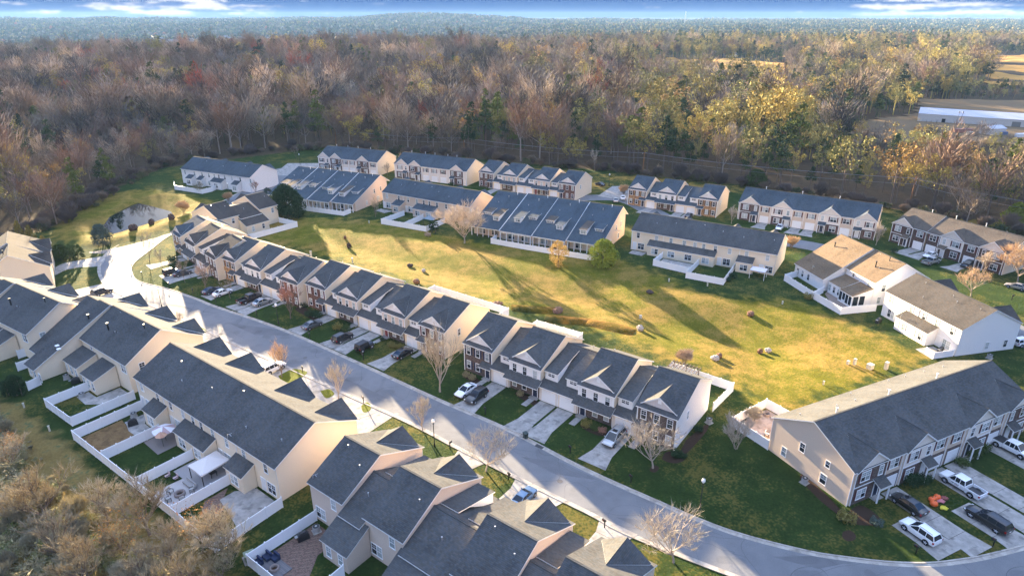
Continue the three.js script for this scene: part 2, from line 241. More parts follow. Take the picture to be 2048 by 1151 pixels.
  // lean-to roof falling towards +z; o.post draws posts under the outer corners
  shed(x0, x1, z0, h0, z1, h1, roof = M.charcoal, o = {}) {
    const n = z1 > z0; this.slab(n ? [[x0, h1, z1], [x1, h1, z1], [x1, h0, z0], [x0, h0, z0]] : [[x1, h1, z1], [x0, h1, z1], [x0, h0, z0], [x1, h0, z0]], roof, 0.13, o.name ?? 'roof');
    if (o.wall) {
      const W = this.wallGeo(o.wall, 'wall'), i = 0.2, a = x0 + i, b = x1 - i, s = n ? 1 : -1, z = z1 - s * i, hz = h1 + (h0 - h1) * i / Math.abs(z1 - z0) - 0.1;
      W.face([[a, 0, z], [b, 0, z], [b, hz, z], [a, hz, z]]); W.face([[a, 0, z0], [a, 0, z], [a, hz, z], [a, h0 - 0.1, z0]]); W.face([[b, 0, z], [b, 0, z0], [b, h0 - 0.1, z0], [b, hz, z]]);
    }
    if (o.post) for (const x of [x0 + 0.15, x1 - 0.15]) mesh('porch_post', new Geo().box(x - 0.08, x + 0.08, 0, h1 - 0.12, z1 - 0.26, z1 - 0.1), M.trim, this.g);
  }
  put(name, geo, mat, x, y, z, face, parent) { const m = mesh(name, geo, mat, parent ?? this.g); if (!parent) { m.position.set(x, y, z); m.rotation.y = FACE[face]; } return m; }
  win(x, y, z, w, h, face = 'f', n = 1, shut = null, glass = null) {
    const f = this.put('window', frameGeo(w, h, n), M.trim, x, y, z, face);
    for (let i = 0; i < n; i++) { const k = paneRand(), g = glass ?? (k < 0.3 ? M.glassDark : k < 0.75 ? M.glassBlind : M.glassPale); for (const s of [-1, 1]) { const p = mesh('pane', paneGeo(w, h / 2 - 0.03), s < 0 && k > 0.3 && k < 0.5 ? M.glassDark : g, f); p.position.set((i - (n - 1) / 2) * (w + 0.09), s * (h / 4 + 0.015), 0); } }
    if (shut) for (const s of [-1, 1]) { const d = (w * n + 0.09 * (n - 1)) / 2 + 0.3; const q = face === 'f' ? [x + s * d, z] : face === 'b' ? [x - s * d, z] : [x, z + s * d]; this.put('shutter', shutterGeo(h + 0.1), shut, q[0], y, q[1], face); }
  }
  door(x, z, face, mat) { const f = this.put('door', doorFrame, M.trim, x, 0.12, z, face); mesh('door_leaf', doorLeaf, mat, f); const k = mesh('handle', new Geo().box(0.34, 0.4, 0.95, 1.08, 0.04, 0.09), M.metal, f); k.castShadow = false; this.put('door_step', new Geo().box(-0.9, 0.9, 0, 0.1, 0, 0.9), M.concrete, x, 0, z, face); }
  garage(x, z, w = 2.6, h = 2.15) { const f = this.put('garage_door', garageFrame(w, h), M.trim, x, 0, z, 'f'); for (let i = 0; i < 4; i++) { const p = mesh('panel', garagePanel(w, h / 4 - 0.01), M.garage, f); p.position.y = i * h / 4; } }
  pipe(x, z, h, y, r = 0.055, mat = M.metal) { this.put('vent_pipe', new Geo().tube([0, -0.3, 0], [0, h, 0], r, r, 7).tube([0, h, 0], [0, h + 0.07, 0], r * 1.9, r * 1.9, 7), mat, x, y, z, 'f'); }
  spout(x, z, y0 = 0, y1 = 5.6) { mesh('downspout', new Geo().box(x - 0.05, x + 0.05, y0, y1, z, z + 0.09), M.trim, this.g); }
  done() {
    for (const [name, mat, geo] of this.acc.values()) if (!geo.empty) mesh(name, geo, mat, this.g);
    if (!this.trim.empty) mesh('roof_trim', this.trim, M.trim, this.g);
    if (!this.dark.empty) mesh('ridge_cap', this.dark, M.charcoal, this.g);
    return this;
  }
}
// place a row by the picture of two eave corners (left, right) of the side that shows; rear: that side is the back
function corner(head, a, L, D, rear) { if (!rear) return [a, head]; const h = head * Math.PI / 180, x = [Math.sin(h), -Math.cos(h)], z = [Math.cos(h), Math.sin(h)]; return [[a[0] + x[0] * L - z[0] * D, a[1] + x[1] * L - z[1] * D], head + 180]; }

// ---- kind 1: tall gabled houses joined by lower garages
const TW = 7.1, CW = 3.6, CC = 7.2;
function rowOfGables(label, head, a, units, o = {}) {
  const { rear = false, roof = M.charcoal, connRoof = roof, wall = M.cream, group = 'townhouse rows with tall gabled fronts and low garages' } = o;
  const pat = units.length === 4 ? [0, 10.7, 25, 35.8] : units.length === 3 ? [0, 10.7, 25] : [0, 14.3];
  const L = pat.at(-1) + TW, [A, hd] = corner(head, a, L, 14.8, rear), H = new House(label, A, hd, { group });
  units.forEach((u, i) => {
    const x = pat[i], left = u.door === 'l', brick = u.brick, w = u.wall ?? wall;
    const b = H.block({ x0: x, x1: x + TW, zr: -8, hr: 9.25, wall: w, front: brick ?? u.front ?? M.pale, roof: u.roof ?? roof });
    H.cross(b, x + TW / 2, 3.05, { wall: u.gable ?? M.gableWhite, roof: u.roof ?? roof });
    H.trim.box(x + 0.25, x + TW - 0.25, 5.45, 5.62, -0.3, -0.26); H.trim.box(x + 0.2, x + 0.36, 0, 5.6, -0.3, -0.25).box(x + TW - 0.36, x + TW - 0.2, 0, 5.6, -0.3, -0.25);
    for (const k of [1.35, 3.55, 5.75]) H.win(x + k, 4.45, -0.3, 0.82, 1.5, 'f', 1, u.shut ?? null);
    const dx = left ? x + 1.25 : x + TW - 1.25, wx = left ? [x + 3.6, x + 5.75] : [x + 1.35, x + 3.5];
    for (const k of wx) H.win(k, 1.5, brick ? -0.3 : -0.265, 0.82, 1.5, 'f', 1, brick && u.shut ? u.shut : null);
    H.door(dx, brick ? -0.3 : -0.265, 'f', u.doorMat ?? M.navy);
    if (brick) H.shed(dx - 1.35, dx + 1.35, -0.3, 3.3, 0.9, 2.65, roof);
    else { H.shed(x - 0.15, x + TW + 0.15, -0.3, 3.75, 1.35, 2.75, roof); H.wallGeo(M.brick, 'facade').face([[x + 0.24, 0, -0.27], [x + TW - 0.24, 0, -0.27], [x + TW - 0.24, 2.95, -0.27], [x + 0.24, 2.95, -0.27]]); for (const e of [x + 0.1, x + TW - 0.1]) H.trim.tube([e, 2.6, -0.2], [e, 2.75, 1.1], 0.05, 0.05, 4); }
    if (o.endWin !== false && i === units.length - 1) H.win(x + TW - 0.22, 4.2, -4.6, 0.75, 1.4, 'r');
    H.win(x + 2.2, 4.4, -14.5, 0.85, 1.5, 'b'); H.win(x + 5.2, 1.45, -14.5, 0.85, 1.6, 'b', 2);
    H.pipe(x + 1.5, -10.3, 0.45, 7.9); if (i % 2) H.pipe(x + 5.2, -9, 0.5, 8.6);
  });
  const gaps = units.length === 4 ? [[7.1, 3.6, 'r'], [17.8, 7.2, 'c'], [32.1, 3.7, 'l']] : units.length === 3 ? [[7.1, 3.6, 'r'], [17.8, 7.2, 'c']] : [[7.1, 7.2, 'c']];
  for (const [x, w, k] of gaps) {
    H.block({ x0: x - 0.2, x1: x + w + 0.2, zf: 0.45, hf: 2.95, zr: -9.2, hr: 7.4, zb: -15.5, hb: 4.6, side: 0, ov: 0.45, wall, front: o.garageFront ?? wall, roof: connRoof });
    const gx = k === 'c' ? [x + 1.75, x + w - 1.75] : [x + w / 2]; for (const q of gx) H.garage(q, 0.0);
    const ds = k === 'c' ? [[x + 0.1, 2.6], [x + w - 2.7, 2.6]] : [[x + (k === 'r' ? w - 2.6 : 0.05), 2.55]];
    for (const [dx, dw] of ds) {                            // shed dormers with a pair of small windows
      const z = -1.35, zt = -8.2; H.slab([[dx - 0.12, 5.45, z + 0.3], [dx + dw + 0.12, 5.45, z + 0.3], [dx + dw + 0.12, 7.15, zt], [dx - 0.12, 7.15, zt]], connRoof, 0.14);
      const W = H.wallGeo(M.white, 'dormer'); W.face([[dx, 3.5, z], [dx + dw, 3.5, z], [dx + dw, 5.35, z], [dx, 5.35, z]]); W.face([[dx, 3.5, z - 0.1], [dx, 3.5, z], [dx, 5.35, z], [dx, 6.6, -6.4]]); W.face([[dx + dw, 3.5, z], [dx + dw, 3.5, z - 0.1], [dx + dw, 6.6, -6.4], [dx + dw, 5.35, z]]);
      H.win(dx + dw / 2, 4.8, z, 0.6, 0.6, 'f', 2, null, M.glassDark);
    }
    H.spout(x + w / 2, 0.02, 0, 2.8);
    const e0 = k === 'c' ? x - 0.6 : x - 1, e1 = k === 'c' ? x + w + 0.6 : x + w + 0.4;   // one-storey room behind
    H.shed(e0, e1, -14.6, 4.75, -18.4, 2.75, connRoof, { wall });
    H.win(lerp(e0, e1, 0.28), 1.45, -18.2, 0.8, 1.5, 'b'); H.win(lerp(e0, e1, 0.72), 1.45, -18.2, 0.8, 1.5, 'b');
    H.pipe(x + w / 2, -12, 0.5, 6.2);
  }
  H.L = L; return H.done();
}

// ---- kind 2: long houses under one roof with cross gables in front and flat backs
function longRow(label, head, a, o = {}) {
  const { rear = false, L = 41, roof = M.charcoal, wall = M.cream, gable = M.pale, brick = M.brick, peds = [[3.8, 1], [13.9, 1], [27.9, -1], [37.9, -1]], bays = [8.7, 18.8, 22.7, 32.7], detail = true, group = 'long townhouse rows under one ridge' } = o;
  const [A, hd] = corner(head, a, L, 14.7, rear), H = new House(label, A, hd, { group });
  const cut = o.cuts ?? [0, L]; let b;
  for (let i = 0; i + 1 < cut.length; i++) b = H.block({ x0: cut[i], x1: cut[i + 1], zr: -7.5, hr: 9.45 - (i % 2) * 0.18, hf: 5.8 - (i % 2) * 0.1, zb: -14.7, side: i === 0 || i + 2 === cut.length ? 0.22 : 0, wall, front: o.front ?? wall, roof });
  peds.forEach(([c, s], i) => {
    const w = 3.15, br = o.brickPeds?.includes(i), z = -0.12;
    H.wallGeo(br ? brick : gable, 'facade').face([[c - w, 2.9, z], [c + w, 2.9, z], [c + w, 5.7, z], [c - w, 5.7, z]]); H.wallGeo(brick, 'facade').face([[c - w, 0, z], [c + w, 0, z], [c + w, 2.9, z], [c - w, 2.9, z]]);
    for (const e of [-w, w]) H.wallGeo(gable, 'facade').face([[c + e, 0, z], [c + e, 0, -0.3], [c + e, 5.7, -0.3], [c + e, 5.7, z]]);
    H.cross({ ...b, zf: 0, hf: 5.8, zr: -7.5, hr: 9.45 }, c, 3.35, { zf: -0.11, hp: 8.15, hb: 5.72, wall: gable, roof, vent: false });
    if (!detail) return;
    H.trim.box(c - w, c + w, 2.86, 3.0, z, z + 0.04).box(c - w, c - w + 0.14, 0, 5.7, z, z + 0.03).box(c + w - 0.14, c + w, 0, 5.7, z, z + 0.03);
    H.win(c - s * 1.2, 4.45, z, 0.82, 1.5, 'f', 2, o.shut ?? M.maroon); H.win(c + s * 1.9, 4.45, z, 0.75, 1.5, 'f', 1);
    H.win(c - s * 1.3, 1.5, z, 0.82, 1.5, 'f', 2, o.shut ?? M.maroon); H.door(c + s * 1.75, z, 'f', i % 2 ? M.whiteDoor : M.navy);
    H.shed(c + s * 1.75 - 1.15, c + s * 1.75 + 1.15, z, 3.35, z + 1.4, 2.6, roof, { post: true });
  });
  if (detail) bays.forEach((c) => { H.win(c, 4.45, -0.3, 0.82, 1.5, 'f', 2, o.shut ?? M.maroon); if (!o.noGarage) H.garage(c, -0.3, 2.5); if (o.bayBrick) H.wallGeo(brick, 'facade').face([[c - 1.75, 0, -0.285], [c + 1.75, 0, -0.285], [c + 1.75, 2.9, -0.285], [c - 1.75, 2.9, -0.285]]); H.spout(c + 1.7, -0.3); });
  const rw = L > 35 ? [2.2, 7.6, 11.8, 15.6, 18.6, 21, 24.2, 28, 32.4, 37.7] : [1.9, 7.7, 11.1, 14.4, 18.1, 22.5, 27].filter((x) => x < L - 1);
  for (const x of o.rearWin === false ? [] : rw) H.win(L - x, 4.55, -14.4, 0.8, 1.5, 'b');
  for (const [x0, x1, d = 2.3] of o.bumps ?? []) {
    const a0 = L - x1, b0 = L - x0, z = -14.45; H.shed(a0, b0, z, 4.0, z - d, 2.85, roof, { wall });
    for (let k = 0; k < Math.max(1, Math.round((x1 - x0) / 4.5)); k++) H.win(lerp(a0, b0, (k + 0.5) / Math.max(1, Math.round((x1 - x0) / 4.5))), 1.45, z - d + 0.2, 0.85, 1.5, 'b', 2);
  }
  for (const [x, n = 2] of o.rearDoors ?? []) { H.win(L - x, 1.4, -14.4, 0.85, 1.7, 'b', n); H.put('door', doorFrame, M.trim, L - x + 1.9, 0.1, -14.4, 'b'); mesh('door_leaf', doorLeaf, M.whiteDoor, H.g.children.at(-1)); }
  for (let i = 0; i < (o.pipes ?? 6); i++) { const x = 2 + (L - 4) * (i + H.r() * 0.6) / (o.pipes ?? 6), z = -14.7 + 1.2 + H.r() * 5; H.pipe(x, z, 0.35, lerp(5.8, 9.3, (z + 14.7) / 7.2)); }
  for (let i = 0; i < (o.pipesFront ?? 0); i++) { const x = 4 + (L - 8) * (i + H.r() * 0.3) / o.pipesFront; H.pipe(x, -7.9, 0.9, 9.2, 0.09, M.trim); }
  for (const x of [9.6, 20.6, 30.6].filter((q) => q < L)) H.spout(L - x, -14.5);
  H.trim.box(0.2, 0.36, 0, 5.6, -14.4, -14.36).box(L - 0.36, L - 0.2, 0, 5.6, -14.44, -14.4); H.trim.box(0.2, 0.34, 0, 5.5, -0.3, -0.24).box(L - 0.34, L - 0.2, 0, 5.5, -0.3, -0.24);
  H.L = L; return H.done();
}

// ---- kind 3: cottages with a long rear roof, dormers and screened porches (rear side shows)
function cottageRow(label, head, a, o = {}) {
  const { L = 41.5, roof = M.cottage, wall = M.pink, D = 24, zr = -18.6, hr = 9.9, hf = 6.2, units = 4, group = 'long cottage rows with rear dormers' } = o;
  const H = new House(label, a, head, { group }), uw = L / units;
  for (let i = 0; i < units; i++) {
    const dz = [0, 0.9, 0.5, -0.6][i % 4] * (o.step ?? 1), dh = [0, 0.22, 0.05, 0.02][i % 4], x = i * uw;
    const top = (z) => lerp(2.9, hr, (z - dz) / (zr - dz)) + dh;
    H.block({ x0: x, x1: x + uw, zf: dz, hf: 2.9 + dh, zr, hr: hr + dh, zb: -D, hb: hf, side: i === 0 || i === units - 1 ? 0.25 : 0.02, ov: i === 0 || i === units - 1 ? 1.9 : 1.9, wall, roof });
    // porch under the eave: posts, beam, pale glazing behind
    H.trim.box(x + 0.2, x + uw - 0.2, 2.5, 2.72, dz - 0.45, dz - 0.25);
    for (let k = 0; k <= 5; k++) { const px = lerp(x + 0.35, x + uw - 0.35, k / 5); mesh('porch_post', new Geo().box(px - 0.1, px + 0.1, 0, 2.5, dz - 0.45, dz - 0.25), M.trim, H.g); }
    H.win(x + uw * 0.3, 1.35, dz - 1.9, 0.95, 1.7, 'f', 2); H.win(x + uw * 0.72, 1.35, dz - 1.9, 0.95, 1.7, 'f', 2);
    // two dormers: a tall one low on the slope, a wide low one above
    const m = i % 2 ? (q) => x + uw - q : (q) => x + q;
    for (const [c, hw, z, hh] of [[m(6.9), 1.05, -4.1, 1.45], [m(2.9), 1.2, -6.3, 0.85]]) {
      const y0 = top(z), e = y0 + hh, sl = (hr - 2.9) / (0 - zr), zt = z - hh / (sl - 0.14) ;
      const zEnd = Math.max(zr + 0.4, zt), yEnd = top(zEnd) + 0.02;
      const rf = (i === 0 && units === 4) || (i === 3 && hw < 1.1) || (i === 2 && hw > 1.1 && o.tanDormer) ? M.brown : roof;
      H.slab([[c - hw - 0.2, e, z + 0.3], [c + hw + 0.2, e, z + 0.3], [c + hw + 0.2, yEnd, zEnd], [c - hw - 0.2, yEnd, zEnd]], rf, 0.13);
      const W = H.wallGeo(M.white, 'dormer'); W.face([[c - hw, y0 - 0.1, z], [c + hw, y0 - 0.1, z], [c + hw, e - 0.05, z], [c - hw, e - 0.05, z]]);
      for (const s of [-hw, hw]) W.face([[c + s, y0 - 0.1, z], [c + s, e - 0.05, z], [c + s, yEnd - 0.1, zEnd]]);
      if (hw < 1.1) H.win(c, y0 + hh / 2, z, 0.72, hh - 0.5, 'f', 2, null, M.glassBlind); else H.win(c, y0 + hh / 2 - 0.02, z, 0.6, 0.5, 'f', 3, null, M.glassDark);
    }
    if (i && !(o.noStrip)) { H.slab([[x - 0.06, 2.9 + dh + 0.1, dz + 0.02], [x + 0.05, 2.9 + dh + 0.1, dz + 0.02], [x + 0.05, hr + dh + 0.12, zr], [x - 0.06, hr + dh + 0.12, zr]], M.trim, 0.3, 'parapet'); }
    H.pipe(x + uw * 0.5, zr + 3, 0.6, top(zr + 3), 0.08); H.pipe(x + uw * 0.3, zr + 6, 0.3, top(zr + 6)); H.pipe(x + uw * 0.7, zr + 1, 0.7, top(zr + 1), 0.09, M.trim);
  }
  // a lower wing at the near end
  H.shed(L - 0.3, L + 1.6, -12.5, 4.2, -12.4, 4.2, roof);
  H.win(L - 0.24, 1.5, -9, 0.8, 1.4, 'r'); H.win(L - 0.24, 4.6, -14, 0.8, 1.4, 'r'); H.win(L - 0.24, 4.6, -18, 0.8, 1.4, 'r'); H.win(L - 0.24, 1.5, -16, 0.8, 1.4, 'r', 2);
  return H.done();
}

// ---- kind 4: pairs of cottages; the left roof runs long and low, the right one stops at two storeys with sun rooms below (rear side shows)
function pairOfCottages(label, head, a, o = {}) {
  const { roof = M.charcoal, sunRoof = roof, wall = M.cream, l = 11, r = 11.5, low = 7.2, m = 0.5, group = 'paired cottages with stepped rear roofs' } = o;
  const H = new House(label, a, head, { group });
  const hr = 10.15, zr = -7.2;
  const b1 = H.block({ x0: -l, x1: m, zf: low, hf: o.lowH ?? 3.1, zr: zr + 0.5, hr: hr + 0.12, zb: -15, hb: 5.9, wall, roof, ov: 0.35 });
  if (o.far) H.block({ x0: -o.far, x1: -l, zf: 5.6, hf: 2.8, zr: zr + 0.5, hr: hr - 0.3, zb: -15, hb: 5.7, wall, roof, ov: 0.35 });
  const b2 = H.block({ x0: m, x1: r, zf: 0, hf: 5.8, zr, hr: hr - 0.1, zb: -14.8, hb: 5.75, wall, roof });
  for (const [x0, x1, z, h] of o.sun ?? [[0.8, 5.6, 4.1, 2.9], [5.9, 10.9, 4.0, 2.9]]) {
    H.shed(x0, x1, -0.2, 4.35, z, h, sunRoof, { wall }); const n = 3;
    if (o.screen && x0 > 3) {                               // a screened porch: posts and dark mesh panels
      for (let k = 0; k <= 4; k++) mesh('porch_post', new Geo().box(lerp(x0 + 0.2, x1 - 0.2, k / 4) - 0.07, lerp(x0 + 0.2, x1 - 0.2, k / 4) + 0.07, 0, h - 0.15, z - 0.2, z - 0.08), M.trim, H.g);
      for (let k = 0; k < 4; k++) { const s = lerp(x0 + 0.2, x1 - 0.2, k / 4) + 0.07, e = lerp(x0 + 0.2, x1 - 0.2, (k + 1) / 4) - 0.07; mesh('screen', new Geo().box(s, e, k === 1 ? 1 : 0.5, h - 0.3, z - 0.19, z - 0.15), M.glassDark, H.g); }
      for (let k = 0; k < 2; k++) mesh('screen', new Geo().box(x1 - 0.19, x1 - 0.15, 0.5, h - 0.2, z - 2 - k * 1.7 + 0.2, z - 0.5 - k * 1.7), M.glassDark, H.g);
    } else for (let k = 0; k < n; k++) H.win(lerp(x0, x1, (k + 0.5) / n), 1.5, z - 0.2, 0.8, 1.5, 'f');
  }
  H.win(2.2, 5.0, -0.3, 0.6, 0.9, 'f', 1, null, M.glassDark); H.win(r - 1.6, 4.6, -0.3, 0.8, 1.5, 'f', 2);
  for (const x of [-l + 1.6, -l + 3.6, -l + 6]) H.win(x, 1.5, low - 0.35, 0.8, 1.5, 'f');
  H.win(r - 0.22, 4.3, -2.8, 0.9, 1.6, 'r'); H.win(r - 0.22, 1.3, -2.2, 0.85, 1.6, 'r');
  if (o.cross) for (const [c, s] of o.cross) {              // gables on the street side
    const f = { zf: -15, hf: 5.9, zr: zr, hr };
    const k = (f.hr - f.hf) / (f.zr - f.zf), zp = f.zf + (8.2 - f.hf) / k, w = 3.1;
    H.slab([[c + w, 5.9, -15.3], [c, 8.2, -15.3], [c, 8.2, zp], [c + w, 5.95, -14.9]], roof, 0.15); H.slab([[c, 8.2, -15.3], [c - w, 5.9, -15.3], [c - w, 5.95, -14.9], [c, 8.2, zp]], roof, 0.15);
    H.wallGeo(M.gableWhite, 'gable').face([[c + w, 5.8, -15.05], [c - w, 5.8, -15.05], [c, 8.1, -15.05]]);
  }
  H.pipe(-l + 3, -3, 1.5, 7.7, 0.14, M.iron); H.pipe(m + 5.5, -3.4, 1.5, 7.7, 0.14, M.iron); H.pipe(r - 4, -6.2, 1.1, 9.2, 0.1, M.iron); H.pipe(4, -4.6, 0.35, 7.25); H.pipe(6, -3.5, 0.35, 7.75); H.pipe(6.5, -3.8, 0.35, 7.6); H.pipe(9, -5, 0.35, 7.1); H.pipe(2, -6.8, 0.9, 8.8, 0.08, M.trim);
  if (o.skylights) for (const q of [[-3, 3.4], [-1.6, 3.7]]) { const y = lerp(3.1, 9.6, (q[1] - low) / (zr + 0.5 - low)); mesh('skylight', new Geo().box(-0.35, 0.35, 0, 0.16, -0.3, 0.3), M.vinyl, H.g).position.set(q[0], y - 0.02, q[1]); }
  return H.done();
}

// ---------------------------------------------------------------- ground: one sheet to the horizon, flat where the houses stand
const POND = poly2([[207, 453], [222, 468], [258, 462], [293, 452], [330, 442], [352, 430], [342, 417], [305, 405], [276, 401], [254, 405], [238, 422]]);
const BASIN = poly2([[150, 462], [205, 478], [262, 464], [300, 452], [352, 436], [388, 425], [378, 410], [330, 398], [285, 388], [235, 392], [180, 425]]);
const MOUNDS_PX = [[[1022, 615], [1118, 620], 3.0, 0.62], [[1090, 634], [1180, 645], 3.0, 0.62], [[1170, 644], [1270, 664], 3.2, 0.7]];
let groundMat;
const FIELD = poly2([[560, 430], [760, 440], [940, 480], [1250, 520], [1420, 590], [1600, 600], [1860, 712], [1540, 840], [1460, 760], [1180, 660], [600, 500], [480, 470]]);
const SWALE = poly2([[610, 462], [760, 462], [900, 496], [1010, 512], [1165, 536], [1260, 540], [1350, 584], [1520, 590], [1660, 640], [1800, 712], [1560, 815], [1478, 770], [1180, 668], [830, 572], [640, 512]]);
function height(x, z) {
  let h = 0; const d = -z, r = Math.hypot(x, z);
  if (x > -140 && x < -70 && z < -150 && z > -240) {
    if (inside(x, z, BASIN)) { const e = distTo(x, z, BASIN); h -= 2.1 * sstep(0, 13, e); } else { const e = distTo(x, z, BASIN), left = sstep(-92, -108, x + (z + 200) * 0.2); h += 0.9 * left * Math.exp(-((e - 4) * (e - 4)) / 14); }
  }
  if (x > -70 && x < 75 && z < -85 && z > -235 && inside(x, z, SWALE)) h -= 1.9 * sstep(0, 22, distTo(x, z, SWALE));   // the common drains to a shallow swale
  if (d > 300) {
    const t = sstep(320, 700, d);
    h += t * (6 * fbm(x / 260, z / 260, 3) + 3 * sstep(0.2, 0.8, fbm(x / 120 + 5, z / 120, 2)));
    h += 17 * Math.exp(-(((x + 190) / 260) ** 2) - ((d - 820) / 230) ** 2);
    h -= 26 * sstep(1000, 1500, d) * sstep(300, -500, x) * (1 - sstep(2600, 4200, d));
    h += sstep(2600, 6000, d) * (20 + 22 * fbm(x / 1500, z / 2600, 4)) ;
    h += sstep(1900, 3200, d) * 16 * fbm(x / 420 + 3, z / 800, 3);
    h += 56 * Math.exp(-(((x + 640) / 620) ** 2) - ((d - 5900) / 900) ** 2);
    h += 12 * sstep(4200, 6000, d) * sstep(600, -2200, x);
  }
  return h;
}
{
  const axis = (lo, hi, step, far, farHi = far) => { const a = []; for (let v = lo; v <= hi + 1e-6; v += step) a.push(v); let s = step, v = lo; while (v > -far) { s *= 1.13; v -= s; a.unshift(v); } s = step; v = hi; while (v < farHi) { s *= 1.13; v += s; a.push(v); } return a; };
  const X = axis(-150, 170, 2, 7500), Z = axis(-320, -20, 2, 9000, 700), nx = X.length, pos = [], uv = [], idx = [];
  for (const z of Z) for (const x of X) { pos.push(x, height(x, z), z); uv.push((x + 180) / 380, 1 - (z + 350) / 380); }
  for (let j = 0; j + 1 < Z.length; j++) for (let i = 0; i + 1 < nx; i++) { const a = j * nx + i; idx.push(a, a + nx, a + 1, a + 1, a + nx, a + nx + 1); }
  const g = new THREE.BufferGeometry(); g.setAttribute('position', new THREE.Float32BufferAttribute(pos, 3)); g.setAttribute('uv', new THREE.Float32BufferAttribute(uv, 2)); g.setIndex(idx); g.computeVertexNormals();
  // colours: dormant lawn (straw and green), greener watered lawns by the houses, leaf litter under the woods
  const WOOD = poly2([[-400, 520], [40, 478], [130, 440], [200, 398], [262, 362], [330, 335], [520, 312], [640, 296], [1000, 322], [1220, 342], [1500, 372], [1830, 425], [2300, 480], [3200, 520], [3200, 60], [-2400, 60], [-2400, 520]]);
  const SCRUB = poly2([[-300, 745], [20, 800], [70, 835], [135, 888], [180, 935], [330, 1045], [440, 1110], [520, 1400], [-300, 1400]]);
  const BACK = poly2([[940, 322], [1240, 350], [1500, 366], [1780, 402], [2100, 440], [2100, 470], [1760, 425], [1500, 385], [1240, 370], [1180, 380], [960, 335]]);
  const N = 2048, d = new Uint8Array(N * N * 4);
  const low = (P, r) => { const m = new Float32Array(257 * 257); for (let j = 0; j <= 256; j++) for (let i = 0; i <= 256; i++) { const x = -180 + 380 * i / 256, z = -350 + 380 * j / 256, e = distTo(x, z, P); m[j * 257 + i] = inside(x, z, P) ? e : -e; } return m; };
  const ha = new Float32Array(1024 * 1024), hb = new Float32Array(1024 * 1024); for (let j = 0; j < 1024; j++) for (let i = 0; i < 1024; i++) { const x = -180 + 380 * i / 1024, z = -350 + 380 * j / 1024; ha[j * 1024 + i] = fbm(x / 21, z / 21, 2); hb[j * 1024 + i] = fbm(x / 5.2 + 40, z / 5.2, 3); }
  const grids = [FIELD, WOOD, SCRUB, BACK, BASIN].map(low);
  const smp = (m, u, v) => { const x = u * 256, y = v * 256, i = Math.min(255, x | 0), j = Math.min(255, y | 0), fx = x - i, fy = y - j, k = j * 257 + i; return lerp(lerp(m[k], m[k + 1], fx), lerp(m[k + 257], m[k + 258], fx), fy); };
  for (let j = 0; j < N; j++) for (let i = 0; i < N; i++) {
    const u = i / N, v = j / N, x = -180 + 380 * u, z = -350 + 380 * v;
    const hk = (j >> 1) * 1024 + (i >> 1), a = ha[hk], b = hb[hk], c = hash(i, j), c2 = hash(i >> 1, j >> 1, 4), wob = 3 * b;
    const f = sstep(-2, 3, smp(grids[0], u, v) + wob), w = sstep(-1, 2, smp(grids[1], u, v) + wob * 0.7), s = sstep(-1, 1.5, smp(grids[2], u, v) + wob * 0.6), bk = sstep(-2, 3, smp(grids[3], u, v) + wob), ba = sstep(-10, -4, smp(grids[4], u, v) + wob);
    const st = 1.0 * a + 0.75 * b + 0.95 * (c - 0.5) + 0.6 * (c2 - 0.5);
    let straw = sstep(-0.5, 0.95, st + 0.1) * f; straw = Math.max(straw, bk * sstep(-0.6, 0.3, st), 0.85 * ba * sstep(-0.6, 0.4, st), 0.35 * (1 - f) * sstep(0.1, 0.7, st));
    const dg = 0.82 + 0.36 * c + 0.2 * b;
    const fg = Math.max(f, ba);
    let R = lerp(0.03, 0.128, fg) * dg, G = lerp(0.054, 0.124, fg) * dg, B = lerp(0.012, 0.012, fg) * dg;
    R = lerp(R, 0.24 * dg, straw); G = lerp(G, 0.158 * dg, straw); B = lerp(B, 0.038 * dg, straw);
    const lt = sstep(0.35, 0.75, b + 0.5 * (c2 - 0.5)) * s;
    R = lerp(R, (0.21 - 0.1 * lt) * dg, s); G = lerp(G, (0.15 - 0.03 * lt) * dg, s); B = lerp(B, 0.05 * dg, s);
    const ww = Math.max(w, u < 0.03 || u > 0.97 || v < 0.03 ? 1 : 0);
    R = lerp(R, 0.085 * dg, ww); G = lerp(G, 0.06 * dg, ww); B = lerp(B, 0.035 * dg, ww);
    const k = ((N - 1 - j) * N + i) * 4; d[k] = clamp(toS(R)) * 255; d[k + 1] = clamp(toS(G)) * 255; d[k + 2] = clamp(toS(B)) * 255; d[k + 3] = 255;
  }
  const t = new THREE.DataTexture(d, N, N); t.magFilter = THREE.LinearFilter; t.minFilter = THREE.LinearMipmapLinearFilter; t.generateMipmaps = true; t.colorSpace = THREE.SRGBColorSpace; t.wrapS = t.wrapT = THREE.ClampToEdgeWrapping; t.needsUpdate = true;
  const bump = grainBump.clone(); bump.repeat.set(380 / 5, 380 / 5); bump.needsUpdate = true;
  groundMat = new THREE.MeshPhysicalMaterial({ map: t, roughness: 1, specularIntensity: 0.15, bumpMap: bump, bumpScale: 0.16 }); struct('ground', g, groundMat);
  const wg = new THREE.ShapeGeometry(new THREE.Shape(BASIN.map(([x, z]) => new THREE.Vector2(x, -z)))); wg.rotateX(-Math.PI / 2); wg.translate(0, -1.0, 0);
  struct('pond_water', wg, std(0.012, 0.018, 0.016, 0.03));
}
const gy = (x, z) => height(x, z);
const MOUNDS = MOUNDS_PX.map(([a, b, w, h]) => [[onGround(...a), onGround(...b)].map((p) => [p.x, p.z]), w, h]);
